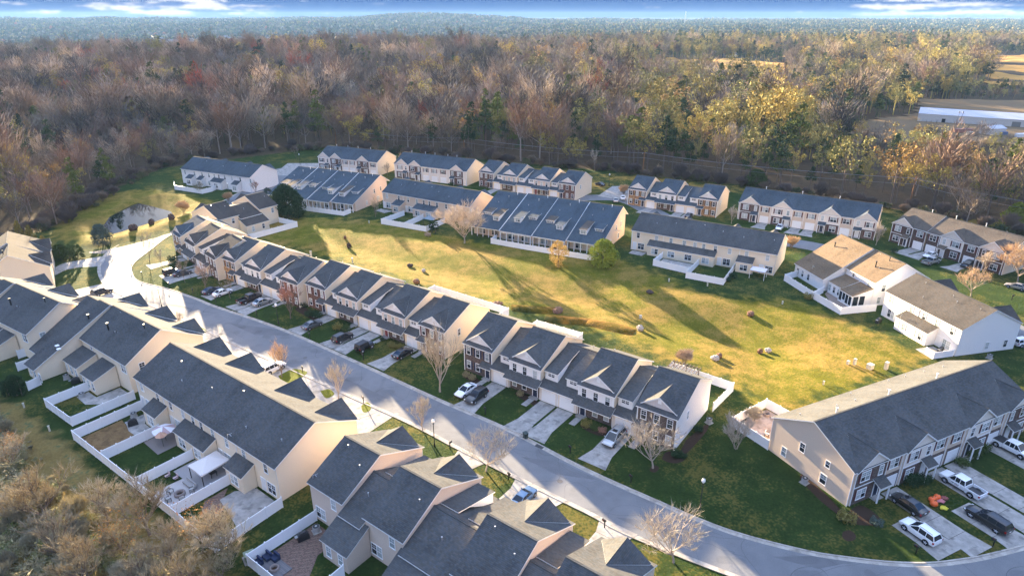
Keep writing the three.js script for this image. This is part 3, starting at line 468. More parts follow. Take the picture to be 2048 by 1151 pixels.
{ // grassy earth banks in the field
  const mat = groundMat.clone(); mat.color.setRGB(0.85, 0.62, 0.5); mat.side = THREE.DoubleSide;
  for (const [[[ax, az], [bx, bz]], w, k] of MOUNDS) {
    const g = new Geo(), L = Math.hypot(bx - ax, bz - az), ux = (bx - ax) / L, uz = (bz - az) / L, NI = 44, NJ = 14, H = (i, j) => { const t = i / NI, q = j / NJ * 2 - 1, ww = w * (0.9 + 0.15 * n2(t * 1.3 + ax, 4)), o = 0.5 * Math.sin(t * 3 + ax), x = ax + ux * L * t - uz * (q * ww + o), z = az + uz * L * t + ux * (q * ww + o); return [x, height(x, z) + k * Math.pow(1 - q * q, 1.5) * Math.min(1, 2.6 * Math.sqrt(Math.max(0, t * (1 - t)))) * (0.92 + 0.1 * n2(t * 2 + ax, q * 0.5)) - 0.03, z]; };
    for (let i = 0; i < NI; i++) for (let j = 0; j < NJ; j++) g.face([H(i, j), H(i, j + 1), H(i + 1, j + 1), H(i + 1, j)]);
    const q = g.build(), ps = q.attributes.position, uv = q.attributes.uv; for (let i = 0; i < ps.count; i++) uv.setXY(i, (ps.getX(i) + 180) / 380, 1 - (ps.getZ(i) + 350) / 380); struct('mound', q, mat);
  }
}

// ---------------------------------------------------------------- streets, kerbs, driveways
const pts = (list) => list.map(([x, y]) => { const p = at(x, y); return new THREE.Vector2(p.x, p.z); });
const smooth = (P, n) => new THREE.SplineCurve(P).getPoints(n);
function sheet(name, P, y, mat, parent) { const s = new THREE.Shape(P.map((p) => new THREE.Vector2(p.x, -p.y))), g = new THREE.ShapeGeometry(s); g.rotateX(-Math.PI / 2); g.translate(0, y, 0); const q = g.attributes.position, uv = g.attributes.uv; for (let i = 0; i < q.count; i++) uv.setXY(i, q.getX(i), q.getZ(i)); return parent ? mesh(name, g, mat, parent) : struct(name, g, mat); }
// outer (left, farther) and inner (house row) edges of the main street
const outerEdge = smooth(pts([[560, 338], [500, 372], [440, 405], [395, 430], [344, 450], [274, 473.5], [225, 497], [203, 517], [196, 537], [200, 556], [213, 574], [240, 589], [281.5, 604.5], [313, 616], [450, 680], [600, 747], [700, 793], [824, 849], [917, 898], [1056, 968], [1181, 1029], [1251, 1067], [1449, 1146], [1600, 1195], [1800, 1215], [2100, 1195], [2400, 1120]]), 190);
const innerEdge = smooth(pts([[610, 341], [545, 385], [480, 420], [420, 445], [345, 468], [297, 502], [266, 527], [263, 545], [276, 562], [333, 577], [390, 596], [430, 612], [508, 637.5], [562, 657], [608, 676], [717, 725], [881, 800], [1012, 856], [1164, 934], [1299, 995], [1450, 1058], [1600, 1099], [1694, 1115], [1805, 1126], [1906, 1122], [2048, 1092], [2400, 990]]), 190);
sheet('street', [...outerEdge, ...[...innerEdge].reverse()], 0.012, M.asphalt);
function strip(name, line, w0, w1, y0, y1, mat, dash) {      // a kerb: gutter pan and raised lip beside a line
  const g = new Geo(), off = (i, w) => { const a = line[Math.max(0, i - 1)], b = line[Math.min(line.length - 1, i + 1)], dx = b.x - a.x, dz = b.y - a.y, l = Math.hypot(dx, dz); return [line[i].x - dz / l * w, line[i].y + dx / l * w]; };
  for (let i = 0; i + 1 < line.length; i++) {
    const [a, b, c, d] = [off(i, w0), off(i + 1, w0), off(i + 1, w1), off(i, w1)], q = (p, y) => [p[0], y, p[1]];
    g.face([q(a, y1), q(b, y1), q(c, y1), q(d, y1)]); g.face([q(a, y0), q(b, y0), q(b, y1), q(a, y1)]); g.face([q(d, y0), q(c, y0), q(c, y1), q(d, y1)]);
  }
  return struct(name, g, mat);
}
strip('gutter', innerEdge, 0.0, 0.55, -0.02, 0.02, M.kerb); strip('kerb', innerEdge, -0.22, 0.0, -0.02, 0.1, M.kerb);
strip('gutter', outerEdge, 0.0, -0.55, -0.02, 0.02, M.kerb); strip('kerb', outerEdge, 0.22, 0.0, -0.02, 0.1, M.kerb);
{ // sealed cracks and seams in the street
  const r = rng(404), tar = std(0.1, 0.098, 0.1, 0.7);
  for (let k = 0; k < 34; k++) { const i = 70 + Math.floor(r() * 100), a = outerEdge[i], b = innerEdge[i], along = r() < 0.45, g = new Geo(); let p = null, t = 0.1 + 0.8 * r(), s = 0; const n = along ? 8 : 7;
    for (let q = 0; q <= n; q++) { const j = along ? Math.min(189, i + Math.floor(q * 0.6)) : i, A = outerEdge[j], B = innerEdge[j]; if (!along) t = q / n; else t += (r() - 0.5) * 0.05; const x = lerp(A.x, B.x, t) + (r() - 0.5) * 0.5, z = lerp(A.y, B.y, t) + (r() - 0.5) * 0.5; if (p) { const l = Math.hypot(x - p[0], z - p[1]) || 1, w = 0.035, nx = -(z - p[1]) / l * w, nz = (x - p[0]) / l * w; g.face([[p[0] + nx, 0.018, p[1] + nz], [x + nx, 0.018, z + nz], [x - nx, 0.018, z - nz], [p[0] - nx, 0.018, p[1] - nz]]); } p = [x, z]; }
    struct('sealed_crack', g, tar); }
  for (const [i, t0, n, w] of [[112, 0.12, 5, 0.3], [131, 0.55, 4, 0.34], [146, 0.2, 6, 0.25], [97, 0.5, 4, 0.4], [158, 0.6, 5, 0.3], [84, 0.15, 3, 0.35]]) { const L = [], R = []; for (let q = 0; q <= n; q++) { const A = outerEdge[i + q], B = innerEdge[i + q]; L.push([lerp(A.x, B.x, t0), 0.015, lerp(A.y, B.y, t0)]); R.push([lerp(A.x, B.x, t0 + w), 0.015, lerp(A.y, B.y, t0 + w)]); } const g = new Geo(); for (let q = 0; q < n; q++) g.face([L[q], L[q + 1], R[q + 1], R[q]]); struct('asphalt_patch', g, std(0.19, 0.19, 0.198, 0.9, { map: asphaltTex })); }
  for (const [px, py] of [[792, 828], [1120, 962], [610, 715]]) { const p = at(px, py), m = struct('manhole_cover', new Geo().tube([0, 0.014, 0], [0, 0.022, 0], 0.42, 0.42, 20), std(0.09, 0.08, 0.075, 0.6)); m.position.set(p.x, 0, p.z); }
}
// the street between the two far rows
const farMid = pts([[560, 336], [700, 372], [860, 398], [1050, 402], [1235, 396], [1340, 440], [1470, 470], [1640, 495], [1790, 545], [1930, 612], [2048, 672], [2200, 760]]);
const farCurve = smooth(farMid, 80);
{ const offs = (w) => farCurve.map((p, i) => { const a = farCurve[Math.max(0, i - 1)], b = farCurve[Math.min(80, i + 1)], l = Math.hypot(b.x - a.x, b.y - a.y); return new THREE.Vector2(p.x - (b.y - a.y) / l * w, p.y + (b.x - a.x) / l * w); });
  const A = offs(-4.1), B = offs(4.1); sheet('street', [...A, ...[...B].reverse()], 0.008, M.asphalt);
  sheet('turning_area', pts([[545, 350], [575, 326], [640, 326], [640, 342], [600, 352]]), 0.016, M.concrete);
  sheet('turning_area', pts([[1195, 392], [1225, 372], [1262, 372], [1262, 402]]), 0.016, M.concrete); }

// the paved forecourts of the left-hand houses, with planted islands between the drives
{ const near = (px, py) => { const p = at(px, py); let b = 0, m = 1e9; outerEdge.forEach((q, i) => { const e = Math.hypot(q.x - p.x, q.y - p.z); if (e < m) { m = e; b = i; } }); return b; };
  const line = outerEdge.slice(near(203, 568), near(812, 843)); strip('forecourt', line, 0.24, 8.8, 0, 0.02, M.concrete);
  const isle = std(0.1, 0.115, 0.012, 1, { bumpMap: grainBump, bumpScale: 0.1 });
  for (const P of [[[218, 606], [232, 598], [256, 596], [262, 602], [238, 611], [222, 612]], [[345, 652], [372, 643], [405, 656], [412, 664], [385, 674], [362, 668]], [[556, 752], [585, 738], [610, 742], [612, 748], [585, 766], [566, 764]], [[722, 812], [733, 804], [742, 812], [738, 822], [726, 824]], [[640, 782], [658, 778], [668, 788], [652, 796]]]) sheet('lawn_island', smooth([...pts(P), pts(P)[0]], 30), 0.05, isle);
  sheet('side_drive', smooth(pts([[100, 540], [125, 527], [160, 520], [207, 513], [199, 531], [160, 534], [130, 540], [108, 550], [100, 540]]), 50), 0.016, M.concrete);
  sheet('side_pad', pts([[176, 498], [222, 489], [236, 494], [206, 507], [178, 506]]), 0.016, std(0.26, 0.24, 0.22, 0.95, { map: concreteTex })); }

// a slab drive in house coordinates: x0..x1, z0 (garage) .. z1 (street), cut in bays
function drive(H, x0, x1, z0, z1, label, flare = 0.7) {
  const o = new THREE.Group(); o.name = numbered('driveway'); o.position.set(H.A[0], 0, H.A[1]); o.rotation.y = H.turn; o.userData.kind = 'structure'; scene.add(o);
  const nx = x1 - x0 > 4.6 ? 2 : 1, nz = Math.max(2, Math.round((z1 - z0) / 3.2)), j = 0.025;
  for (let i = 0; i < nx; i++) for (let k = 0; k < nz; k++) {
    const f = (t) => (t > 0.8 ? flare * (t - 0.8) / 0.2 : 0), t0 = k / nz, t1 = (k + 1) / nz, za = lerp(z0, z1, t0) + j, zb = lerp(z0, z1, t1) - j, e = 0.035 + 0.004 * ((i * 3 + k * 5) % 3);
    const L = (t) => lerp(x0 - f(t), x1 + f(t), i / nx) + j, R = (t) => lerp(x0 - f(t), x1 + f(t), (i + 1) / nx) - j;
    const g = new Geo(), a = [L(t0), e, za], b = [R(t0), e, za], c = [R(t1), e, zb], d = [L(t1), e, zb];
    g.face([d, c, b, a]); for (const [p, q] of [[d, c], [c, b], [b, a], [a, d]]) g.face([[p[0], -0.02, p[2]], [q[0], -0.02, q[2]], q, p]);
    mesh('slab', g, M.concrete, o);
  }
  const base = new Geo().face([[x0, 0.013, z1], [x1, 0.013, z1], [x1, 0.013, z0], [x0, 0.013, z0]]); mesh('joint_bed', base, M.mulch, o);
  return o;
}

// ---------------------------------------------------------------- the houses, row by row
const bR = { brick: M.brick, shut: M.maroon, doorMat: M.navy, door: 'r' }, bL = { ...bR, door: 'l' }, sR = { door: 'r', doorMat: M.navy, front: M.white }, sL = { ...sR, door: 'l' };
const navyR = { ...bR, shut: M.navy }, tanR = { ...sR, front: M.pink, doorMat: M.whiteDoor }, tanL = { ...sL, front: M.pink, doorMat: M.red };
const stR = { ...bR, brick: M.stone, shut: M.shutterBrown }, stL = { ...bL, brick: M.stone, shut: M.shutterBrown };
const D4 = rowOfGables('gabled brick and siding row with a white end wall, nearest right of the street', 126.3, [-9.4, -107.6], [navyR, sR, sL, { ...bL, shut: null, gable: M.batten, wall: M.white }], { garageFront: M.pale });
const D3 = rowOfGables('red brick and beige gabled row behind the off-road car and black sedan', 126.3, [-47.7, -136.8], [{ ...bR, brick: M.redBrick }, tanR, tanL, { ...bL, brick: M.redBrick }]);
const D2 = rowOfGables('gabled row of stone and white siding behind the dark pickup', 126.2, [-75, -154.6], [stR, sR, { ...bL, brick: M.darkBrick }]);
const D1 = rowOfGables('three-house gabled row at the bend of the street, nearest the pond', 136, [-97.3, -175.4], [{ ...stR, roof: M.slate }, { ...sR, roof: M.umber }, { ...bL, roof: M.umber, brick: M.darkBrick }], { connRoof: M.umber });
const D0 = rowOfGables('pair of gabled houses seen from behind beside the big evergreen', 34, [-88.3, -186.7], [bR, bL], { rear: true, roof: M.umber });
const L4 = rowOfGables('gabled row at the bottom edge seen from behind, with slate grey roofs', 126.8, [-27, -68.2], [bR, sR, sL, bL], { rear: true, wall: M.pink });
const T3 = rowOfGables('four-house gabled row in front of the woods with white triangular gables', 121.6, [-13.4, -253], [bR, tanR, tanL, { ...bL, brick: M.redBrick }], { roof: M.slate });
const T4 = rowOfGables('three-house gabled row with stone fronts and wide garages below the utility pole', 122.1, [41.3, -225.7], [stR, sR, stL], { roof: M.slate });

const bumpsB = [[6, 10.5], [16, 25], [30.3, 34.9]], backDoors = [[3.2], [13, 2], [27.5, 2], [38.4, 2]];
const L3 = longRow('long charcoal-roofed row with fenced yards and a cream canopy', 126.9, [-64.4, -95], { rear: true, L: 40.4, wall: M.cream, bumps: bumpsB, rearDoors: backDoors, detail: false });
const M4 = longRow('long beige row with a charcoal roof across the field, right of the cottages', 121.9, [34.2, -177], { rear: true, L: 40, wall: M.cream, bumps: [[5.7, 24.8], [30.3, 34.7]], rearDoors: backDoors, detail: false });
const M2 = longRow('long tan row with white fenced yards between the two blue-roofed cottage rows', 121.7, [-45.7, -221], { rear: true, L: 37.6, wall: M.tan, bumps: [[6.4, 10.5, 3], [15.7, 24.9, 3]], rearDoors: [[2.6], [12.6, 2]], roof: M.slate, detail: false });
const T0 = longRow('white row with a grey roof at the edge of the woods above the pond', 115.3, [-134, -258.5], { rear: true, L: 37.7, wall: M.white, bumps: [[4.3, 7.8], [10.4, 13.4], [18, 24.2], [29.2, 32.7]], rearDoors: [[2.6], [15.5, 2]], roof: M.slate, detail: false, pipes: 3 });
const R2 = longRow('white pair of houses with a brown roof beside the right edge of the field', 167.1, [83.2, -132.4], { rear: true, L: 20.3, wall: M.white, roof: M.umber, peds: [[3.6, 1], [18.2, -1]], bays: [], bumps: [[6.5, 15.2, 2.6]], rearDoors: [[2.8, 2], [17.6, 2]], detail: false, pipes: 5 });
R2.win(0.2, 1.5, -7.2, 0.85, 1.5, 'l'); R2.win(0.2, 1.5, -2.7, 0.85, 1.5, 'l');
const NR = longRow('tan row with maroon shutters and brick garages in the right foreground', 64.6, [45.9, -69.9], { L: 41.2, wall: M.tan, front: M.tan, gable: M.pale, brick: M.brick, peds: [[3.8, 1], [13.9, 1], [28, -1], [38, -1]], brickPeds: [0, 3], bayBrick: true, pipes: 9, pipesFront: 3 });
NR.win(0.2, 4.3, -4.2, 0.62, 1.0, 'l', 1, null, M.glassDark); NR.win(0.2, 4.2, -8.6, 0.8, 1.4, 'l'); NR.win(0.2, 1.6, -4.4, 0.95, 1.5, 'l'); NR.win(0.2, 1.5, -11.5, 0.8, 1.4, 'l');
const T5 = longRow('long row with pale gables and white garage doors before the woods', 123.3, [74.9, -207.6], { L: 41, wall: M.cream, front: M.tan, roof: M.slate, brickPeds: [0], bayBrick: false, pipesFront: 3 });
const T6 = longRow('dark brick row with a brown roof at the right edge below the woods', 153, [113.5, -184.3], { L: 31.4, wall: M.cream, front: M.darkBrick, brick: M.darkBrick, roof: M.brown, peds: [[2.9, 1], [17.2, -1], [27.6, -1]], brickPeds: [0, 2], bays: [8.2, 12, 22.4], cuts: [0, 10.1, 31.4], pipesFront: 3 });
const T1 = longRow('grey row with a brick gable at the far end of the back street', 114.2, [-85.5, -283.3], { L: 31.5, wall: M.cream, front: M.pale, roof: M.slate, gable: M.pale, peds: [[3.4, 1], [9.8, 1], [24, -1]], brickPeds: [1, 2], bays: [14.6, 18.4, 29], pipesFront: 4 });
const T2 = longRow('grey and brown row with white garages on the back street, cream end wall', 116.6, [-49.6, -268.7], { L: 35.3, wall: M.cream, front: M.pale, roof: M.slate, gable: M.pale, peds: [[4.2, 1], [10.6, 1], [30.6, -1]], brickPeds: [1, 2], bays: [15.8, 20, 24.2], pipesFront: 5 });

const M3 = cottageRow('blue-roofed cottage row with rear dormers beside the yellow shrub', 117.6, [-12.9, -190.6], { L: 42.5, tanDormer: true });
const M1 = cottageRow('blue-roofed cottage row with rear dormers behind the big evergreen', 113.5, [-89.2, -229.2], { L: 37.4, hr: 9.5, zr: -18.3 });
const R1 = pairOfCottages('white pair of houses with orange-brown roofs and a screened porch', 168.5, [81.4, -146.2], { roof: M.orange, wall: M.white, l: 12.4, r: 9.6, low: 5.6, m: -0.6, sun: [[-0.2, 4.6, 4.4, 2.9], [4.9, 9.6, 5.2, 2.9]], screen: true });
const L2 = pairOfCottages('grey-roofed pair with glazed garden rooms left of the charcoal-roofed row', 126, [-80.9, -108.3], { l: 6.4, m: -1.9, r: 16.2, low: 8.4, lowH: 2.6, far: 11.8, sun: [[-1.6, 4.2, 3.7, 2.9], [6.4, 11.6, 4.0, 2.9]], skylights: true, cross: [[2.3, 1], [12.5, 1], [-9, 1]] });
const L1 = pairOfCottages('grey-roofed pair at the left edge with tall black flues', 122, [-107.4, -119.4], { l: 6.4, m: -1.9, r: 16.4, low: 8.4, lowH: 2.6, far: 12, cross: [[2.3, 1], [12.5, 1], [-9, 1]] });
const L0 = pairOfCottages('sunlit row at the left edge where the street bends', 146, [-131.5, -148.5], { l: 11.8, m: 0, r: 10.5, low: 6, roof: M.umber, cross: [[-6.8, 1], [5.5, 1]] });

// ---------------------------------------------------------------- driveways
for (const H of [D4, D3]) { for (const [a, b] of [[7.3, 10.5], [32.3, 35.7]]) drive(H, a, b, 0.2, 10.2); drive(H, 18, 21.2, 0.2, 10.2); drive(H, 21.6, 24.8, 0.2, 10.2); }
for (const H of [D2, D1]) { drive(H, 7.3, 10.5, 0.2, 9.6); drive(H, 18, 21.2, 0.2, 9.6); drive(H, 21.6, 24.8, 0.2, 9.6); }
for (const H of [L4, L3]) for (const x of [[7.1, 10.9], [17.9, 24.9], [32, 36]]) drive(H, x[0], x[1], 0.2, 8.6, '', 0.9);
for (const [a, b, z0, z1] of [[6.9, 10.3, 0, 12.9], [2.6, 6.7, 4.8, 11.4], [12.4, 16.3, 6.5, 14.6], [16.9, 20.4, 0, 16], [20.9, 24.3, 0, 17.2], [31, 34.5, 0, 20]]) drive(NR, a, b, z0, z1, '', 0.4);
for (const x of [8.7, 18.8, 22.7, 32.7]) drive(T5, x - 1.6, x + 1.6, 0.0, 7);
for (const x of [8.2, 12, 22.4]) drive(T6, x - 1.6, x + 1.6, 0, 8);
for (const H of [T3, T4]) { drive(H, 7.3, 10.5, 0.2, 8); drive(H, 18, 21.2, 0.2, 8); drive(H, 21.6, 24.8, 0.2, 8); }
for (const H of [L2, L1]) for (const x of [-6, 5, 9]) drive({ A: [H.world(x, -15).x, H.world(x, -15).z], turn: H.turn + Math.PI }, -1.8, 1.8, 0, 8, '', 0.8);
// the front walks beside the doors
function walk(H, x, z0, z1, w = 1.1) { const g = new Geo().box(x - w / 2, x + w / 2, -0.02, 0.05, z0, z1); const o = struct('front_walk', g, M.concrete); o.position.set(H.A[0], 0, H.A[1]); o.rotation.y = H.turn; }
for (const H of [D4, D3, D2, D1]) H.L > 40 ? [[5.9, 0.6, 3], [16.5, 0.7, 3.2], [26.2, 0.7, 3.2], [37, 0.6, 3]].forEach((q) => walk(H, ...q)) : [[5.9, 0.6, 3], [16.5, 0.7, 3], [26.2, 0.6, 3]].forEach((q) => walk(H, ...q));

// ---------------------------------------------------------------- white vinyl fences: posts with caps, solid panels
const postGeo = (h) => cached(`post${h}`, () => { const g = new Geo().box(-0.065, 0.065, 0, h + 0.1, -0.065, 0.065); g.box(-0.085, 0.085, h + 0.1, h + 0.13, -0.085, 0.085); g.tube([0, h + 0.13, 0], [0, h + 0.2, 0], 0.1, 0.01, 4); return g.build(); });
const panelGeo = (h) => cached(`panel${h}`, () => { const g = new Geo().box(0, 1, 0.06, h - 0.06, -0.02, 0.02); g.box(0, 1, h - 0.08, h + 0.03, -0.04, 0.04).box(0, 1, 0.04, 0.2, -0.04, 0.04); return g.build(); });
function fence(label, P, h = 1.75) {
  const o = thing('vinyl_fence', label, 'fence', P[0][0], 0, P[0][1]);
  for (let i = 0; i + 1 < P.length; i++) {
    const [ax, az] = P[i], [bx, bz] = P[i + 1], L = Math.hypot(bx - ax, bz - az), n = Math.max(1, Math.round(L / 2.4)), th = -Math.atan2(bz - az, bx - ax);
    for (let k = 0; k < n; k++) { const t = k / n, x = lerp(ax, bx, t) - P[0][0], z = lerp(az, bz, t) - P[0][1]; const p = mesh('panel', panelGeo(h), M.vinyl, o); p.position.set(x, 0, z); p.rotation.y = th; p.scale.x = L / n; const q = mesh('post', postGeo(h), M.vinyl, o); q.position.set(x, 0, z); q.rotation.y = th; }
    if (i === P.length - 2) { const q = mesh('post', postGeo(h), M.vinyl, o); q.position.set(bx - P[0][0], 0, bz - P[0][1]); q.rotation.y = th; }
  }
  return o;
}
const rearW = (a, head, list) => { const h = head * Math.PI / 180; return list.map(([x, z]) => [a[0] + x * Math.sin(h) + z * Math.cos(h), a[1] - x * Math.cos(h) + z * Math.sin(h)]); };
const l3 = (q) => rearW([-64.4, -95], 126.9, q), m4 = (q) => rearW([34.2, -177], 121.9, q), m2 = (q) => rearW([-45.7, -221], 121.7, q), m3 = (q) => rearW([-12.9, -190.6], 117.6, q), m1 = (q) => rearW([-89.2, -229.2], 113.5, q), l4 = (q) => rearW([-27, -68.2], 126.8, q), l2 = (q) => rearW([-80.9, -108.3], 126, q), d0 = (q) => rearW([-88.3, -186.7], 34, q), d4 = (q) => rearW([-9.4, -107.6], 126.3, q), d3 = (q) => rearW([-47.7, -136.8], 126.3, q), nr = (q) => rearW([45.9, -69.9], 64.6, q);
fence('long white fence round the four yards behind the charcoal-roofed row', l3([[1.3, 0], [1.5, 10.9], [31, 10.3], [41.6, 10.2], [41.3, 0.2]]));
fence('white divider between the dry lawn and the yard with the umbrella', l3([[10.8, 1.8], [10.8, 10.4]]));
fence('white divider between the umbrella yard and the cream canopy yard', l3([[21.3, 2], [21.2, 10.2]]));
fence('white divider on the right of the cream canopy and fire pit', l3([[31.1, 1.8], [31, 10]]));
fence('white fence round the yard with the glazed garden rooms', l2([[8.5, 3.8], [8.5, 10.7], [18.2, 10.5], [18.2, 0.4]]));
fence('white fence round the paved yard at the bottom edge', l4([[1.1, 0], [0.7, 9.9], [11.6, 9.9], [11.4, 3.9]]));
fence('white fence round the left yard behind the beige row', m4([[10.6, 2.2], [10.5, 9.2], [20.6, 10.2]]));
fence('white fence round the right yard with the playset behind the beige row', m4([[20.8, 1.2], [20.9, 13.4], [30.4, 13.1], [30, 0.4]]));
fence('white fence round two yards behind the tan row', m2([[12.7, 3.2], [12.7, 14.6], [30.3, 13.4], [29.8, 3]]));
fence('white divider inside the yards of the tan row', m2([[20.9, 3.2], [21.8, 13.9]]));
fence('long white fence in front of the cottage row with the yellow shrub', m3([[9.6, 0.6], [9.8, 4.4], [20, 4.6], [31, 4.5], [41.8, 4.2], [41.8, -1]]), 1.6);
fence('white fence in front of the far cottage row by the big evergreen', m1([[14, 0.4], [14, 3.8], [36.6, 3.7], [36.8, 0]]), 1.6);
fence('white fence behind the pair of houses by the big evergreen', d0([[-1.5, 6.6], [2.3, 8], [20.8, 9.3], [20.6, 0.5]]));
fence('curving white fence behind the white row above the pond', poly2([[349, 371], [349.5, 379], [376, 383], [404, 387.5], [424, 383], [438, 376], [443, 370]]));
fence('white fence stepping down the field side of the orange-roofed pair', poly2([[1604, 550], [1568.5, 561], [1622, 595], [1680.5, 629], [1751, 622]]));
fence('white divider beside the screened porch of the orange-roofed pair', poly2([[1624, 597], [1646, 586]]));
fence('short white fence on the patio of the white pair', rearW([83.2, -132.4], 167.1, [[17.9, 4.6], [20, 4.8], [20, 0.2]]), 1.4);
fence('white fence round the gravel patio left of the tan foreground row', nr([[0, -14.3], [-0.6, -21.6], [8.6, -23.2], [9.6, -15.2]]));
fence('white fence round the back yards of the nearest gabled row', d4([[32.2, -17], [32.2, -23.4], [44.2, -22.8], [43.6, -14.4]]));
fence('white fence behind the middle houses of the nearest gabled row', d4([[1.2, -18], [1.2, -23.4], [12.2, -24], [12.4, -18]]));
fence('white fence behind the red brick gabled row', d3([[18, -18.4], [18, -24], [40.6, -24], [40.8, -15]]));
fence('short white fence at the left edge beside the arborvitae', poly2([[57, 781], [82, 769]]));
fence('white fence piece below the left edge row', poly2([[36, 742], [78, 727]]));
fence('white fence piece behind the round table at the left edge', poly2([[37, 717], [70, 706]]));

// ---------------------------------------------------------------- trees
// limbs: recursive tapering tubes; twigs: thin blades fanned round the last shoots
function bareTree(seed, o = {}) {
  const { H = 8, trunk = 1.6, rad = 0.14, levels = 3, kids = [6, 4, 4], up = 0.55, spread = 0.75, twigs = 9, tw = 0.035, tl = 0.7, stems = 1, jit = 0.35 } = o;
  const r = rng(seed), wood = new Geo(), tips = new Geo();
  const V = (x, y, z) => new THREE.Vector3(x, y, z);
  const blade = (p, d, l, w) => { const s = V(r() - 0.5, r() - 0.5, r() - 0.5).cross(d).normalize().multiplyScalar(w / 2), e = p.clone().addScaledVector(d, l); tips.tri([p.x - s.x, p.y - s.y, p.z - s.z], [p.x + s.x, p.y + s.y, p.z + s.z], [e.x, e.y, e.z], [0, 0], [1, 0], [0.5, 1]); };
  function grow(p, d, len, rd, lv) {
    const seg = lv === 0 ? 3 : 2; let q = p.clone(), dir = d.clone(), rr = rd; const nodes = [];
    for (let i = 0; i < seg; i++) { dir = dir.clone().add(V((r() - 0.5) * jit, (r() - 0.2) * jit * 0.6, (r() - 0.5) * jit)).normalize(); const e = q.clone().addScaledVector(dir, len / seg), r1 = rr * 0.78; wood.tube([q.x, q.y, q.z], [e.x, e.y, e.z], rr, r1, lv === 0 ? 7 : lv === 1 ? 5 : 3, false); q = e; rr = r1; nodes.push([q.clone(), dir.clone(), rr, (i + 1) / seg]); }
    if (lv >= levels) { for (let k = 0; k < twigs; k++) { const t = 0.15 + 0.85 * r(), b = p.clone().lerp(q, t), dd = dir.clone().add(V(r() - 0.5, r() - 0.3, r() - 0.5).multiplyScalar(1.3)).normalize(); blade(b, dd, tl * (0.6 + 0.8 * r()), tw); } return; }
    const n = kids[lv];
    for (let k = 0; k < n; k++) { const nd = nodes[Math.min(nodes.length - 1, Math.floor((0.35 + 0.65 * (k + r()) / n) * nodes.length))], a = (k + r() * 0.6) / n * 2 * Math.PI + lv, side = V(Math.cos(a), 0, Math.sin(a)); const dd = nd[1].clone().multiplyScalar(up).addScaledVector(side, spread * (0.7 + 0.5 * r())).add(V(0, 0.25, 0)).normalize(); grow(nd[0], dd, len * (lv === 0 ? (H - trunk) / trunk * 0.42 : 0.62) * (0.75 + 0.45 * r()), nd[2] * 0.72, lv + 1); }
    grow(q, dir, len * (lv === 0 ? (H - trunk) / trunk * 0.5 : 0.6), rr * 0.9, lv + 1);
  }
  for (let s = 0; s < stems; s++) { const a = s / stems * 2 * Math.PI; grow(V(stems > 1 ? Math.cos(a) * 0.15 : 0, -0.1, stems > 1 ? Math.sin(a) * 0.15 : 0), V(stems > 1 ? Math.cos(a) * 0.3 : 0, 1, stems > 1 ? Math.sin(a) * 0.3 : 0).normalize(), trunk, rad, 0); }
  return { wood: wood.build(), tips: tips.build() };
}
// leafy crown: small leaf-sized faces in uneven clumps; fill(r) returns a clump centre, its radius and squash
function leafCrown(seed, clumps, per, size, fill) {
  const r = rng(seed), g = new Geo();
  for (let c = 0; c < clumps; c++) {
    const [cx, cy, cz, cr, sq = 0.8] = fill(r, c / clumps);
    for (let k = 0; k < per; k++) {
      const a = r() * 2 * Math.PI, e = Math.acos(2 * r() - 1), q = cr * (0.45 + 0.55 * Math.cbrt(r())), x = cx + q * Math.sin(e) * Math.cos(a), y = cy + q * Math.cos(e) * sq, z = cz + q * Math.sin(e) * Math.sin(a);
      const s = size * (0.6 + 0.8 * r()), ux = r() - 0.5, uy = r() - 0.5, uz = r() - 0.5, l = Math.hypot(ux, uy, uz) || 1, vx = r() - 0.5, vy = r() - 0.5, vz = r() - 0.5, m = Math.hypot(vx, vy, vz) || 1;
      const A = [x - ux / l * s, y - uy / l * s, z - uz / l * s], B = [x + vx / m * s * 0.6, y + vy / m * s * 0.6, z + vz / m * s * 0.6], C = [x + ux / l * s, y + uy / l * s, z + uz / l * s], D = [x - vx / m * s * 0.6, y - vy / m * s * 0.6, z - vz / m * s * 0.6];
      g.tri(A, B, C, [0, 0], [1, 0], [1, 1]); if (k % 2) g.tri(A, C, D, [0, 0], [1, 1], [0, 1]);
    }
  }
  return g.build();
}
const trunkGeo = (h, r0, r1) => new Geo().tube([0, -0.2, 0], [r0 * 0.5, h * 0.5, 0], r0, (r0 + r1) / 2, 7).tube([r0 * 0.5, h * 0.5, 0], [0, h, 0], (r0 + r1) / 2, r1, 6).build();
const leafMat = (r, g, b) => std(r, g, b, 0.9);
const twigGrey = leafMat(0.3, 0.255, 0.21), twigBrown = leafMat(0.36, 0.27, 0.2), twigPink = leafMat(0.37, 0.325, 0.25), twigOrange = leafMat(0.48, 0.33, 0.19), twigPale = leafMat(0.5, 0.42, 0.33), twigRust = leafMat(0.34, 0.18, 0.12);
const leafGold = leafMat(0.52, 0.37, 0.12), leafLime = leafMat(0.24, 0.27, 0.035), leafGreen = leafMat(0.07, 0.1, 0.03), leafDark = leafMat(0.03, 0.058, 0.024), leafSpruce = leafMat(0.085, 0.115, 0.095), leafOlive = leafMat(0.2, 0.17, 0.05), leafStraw = leafMat(0.3, 0.24, 0.12), leafPine = leafMat(0.045, 0.08, 0.03);

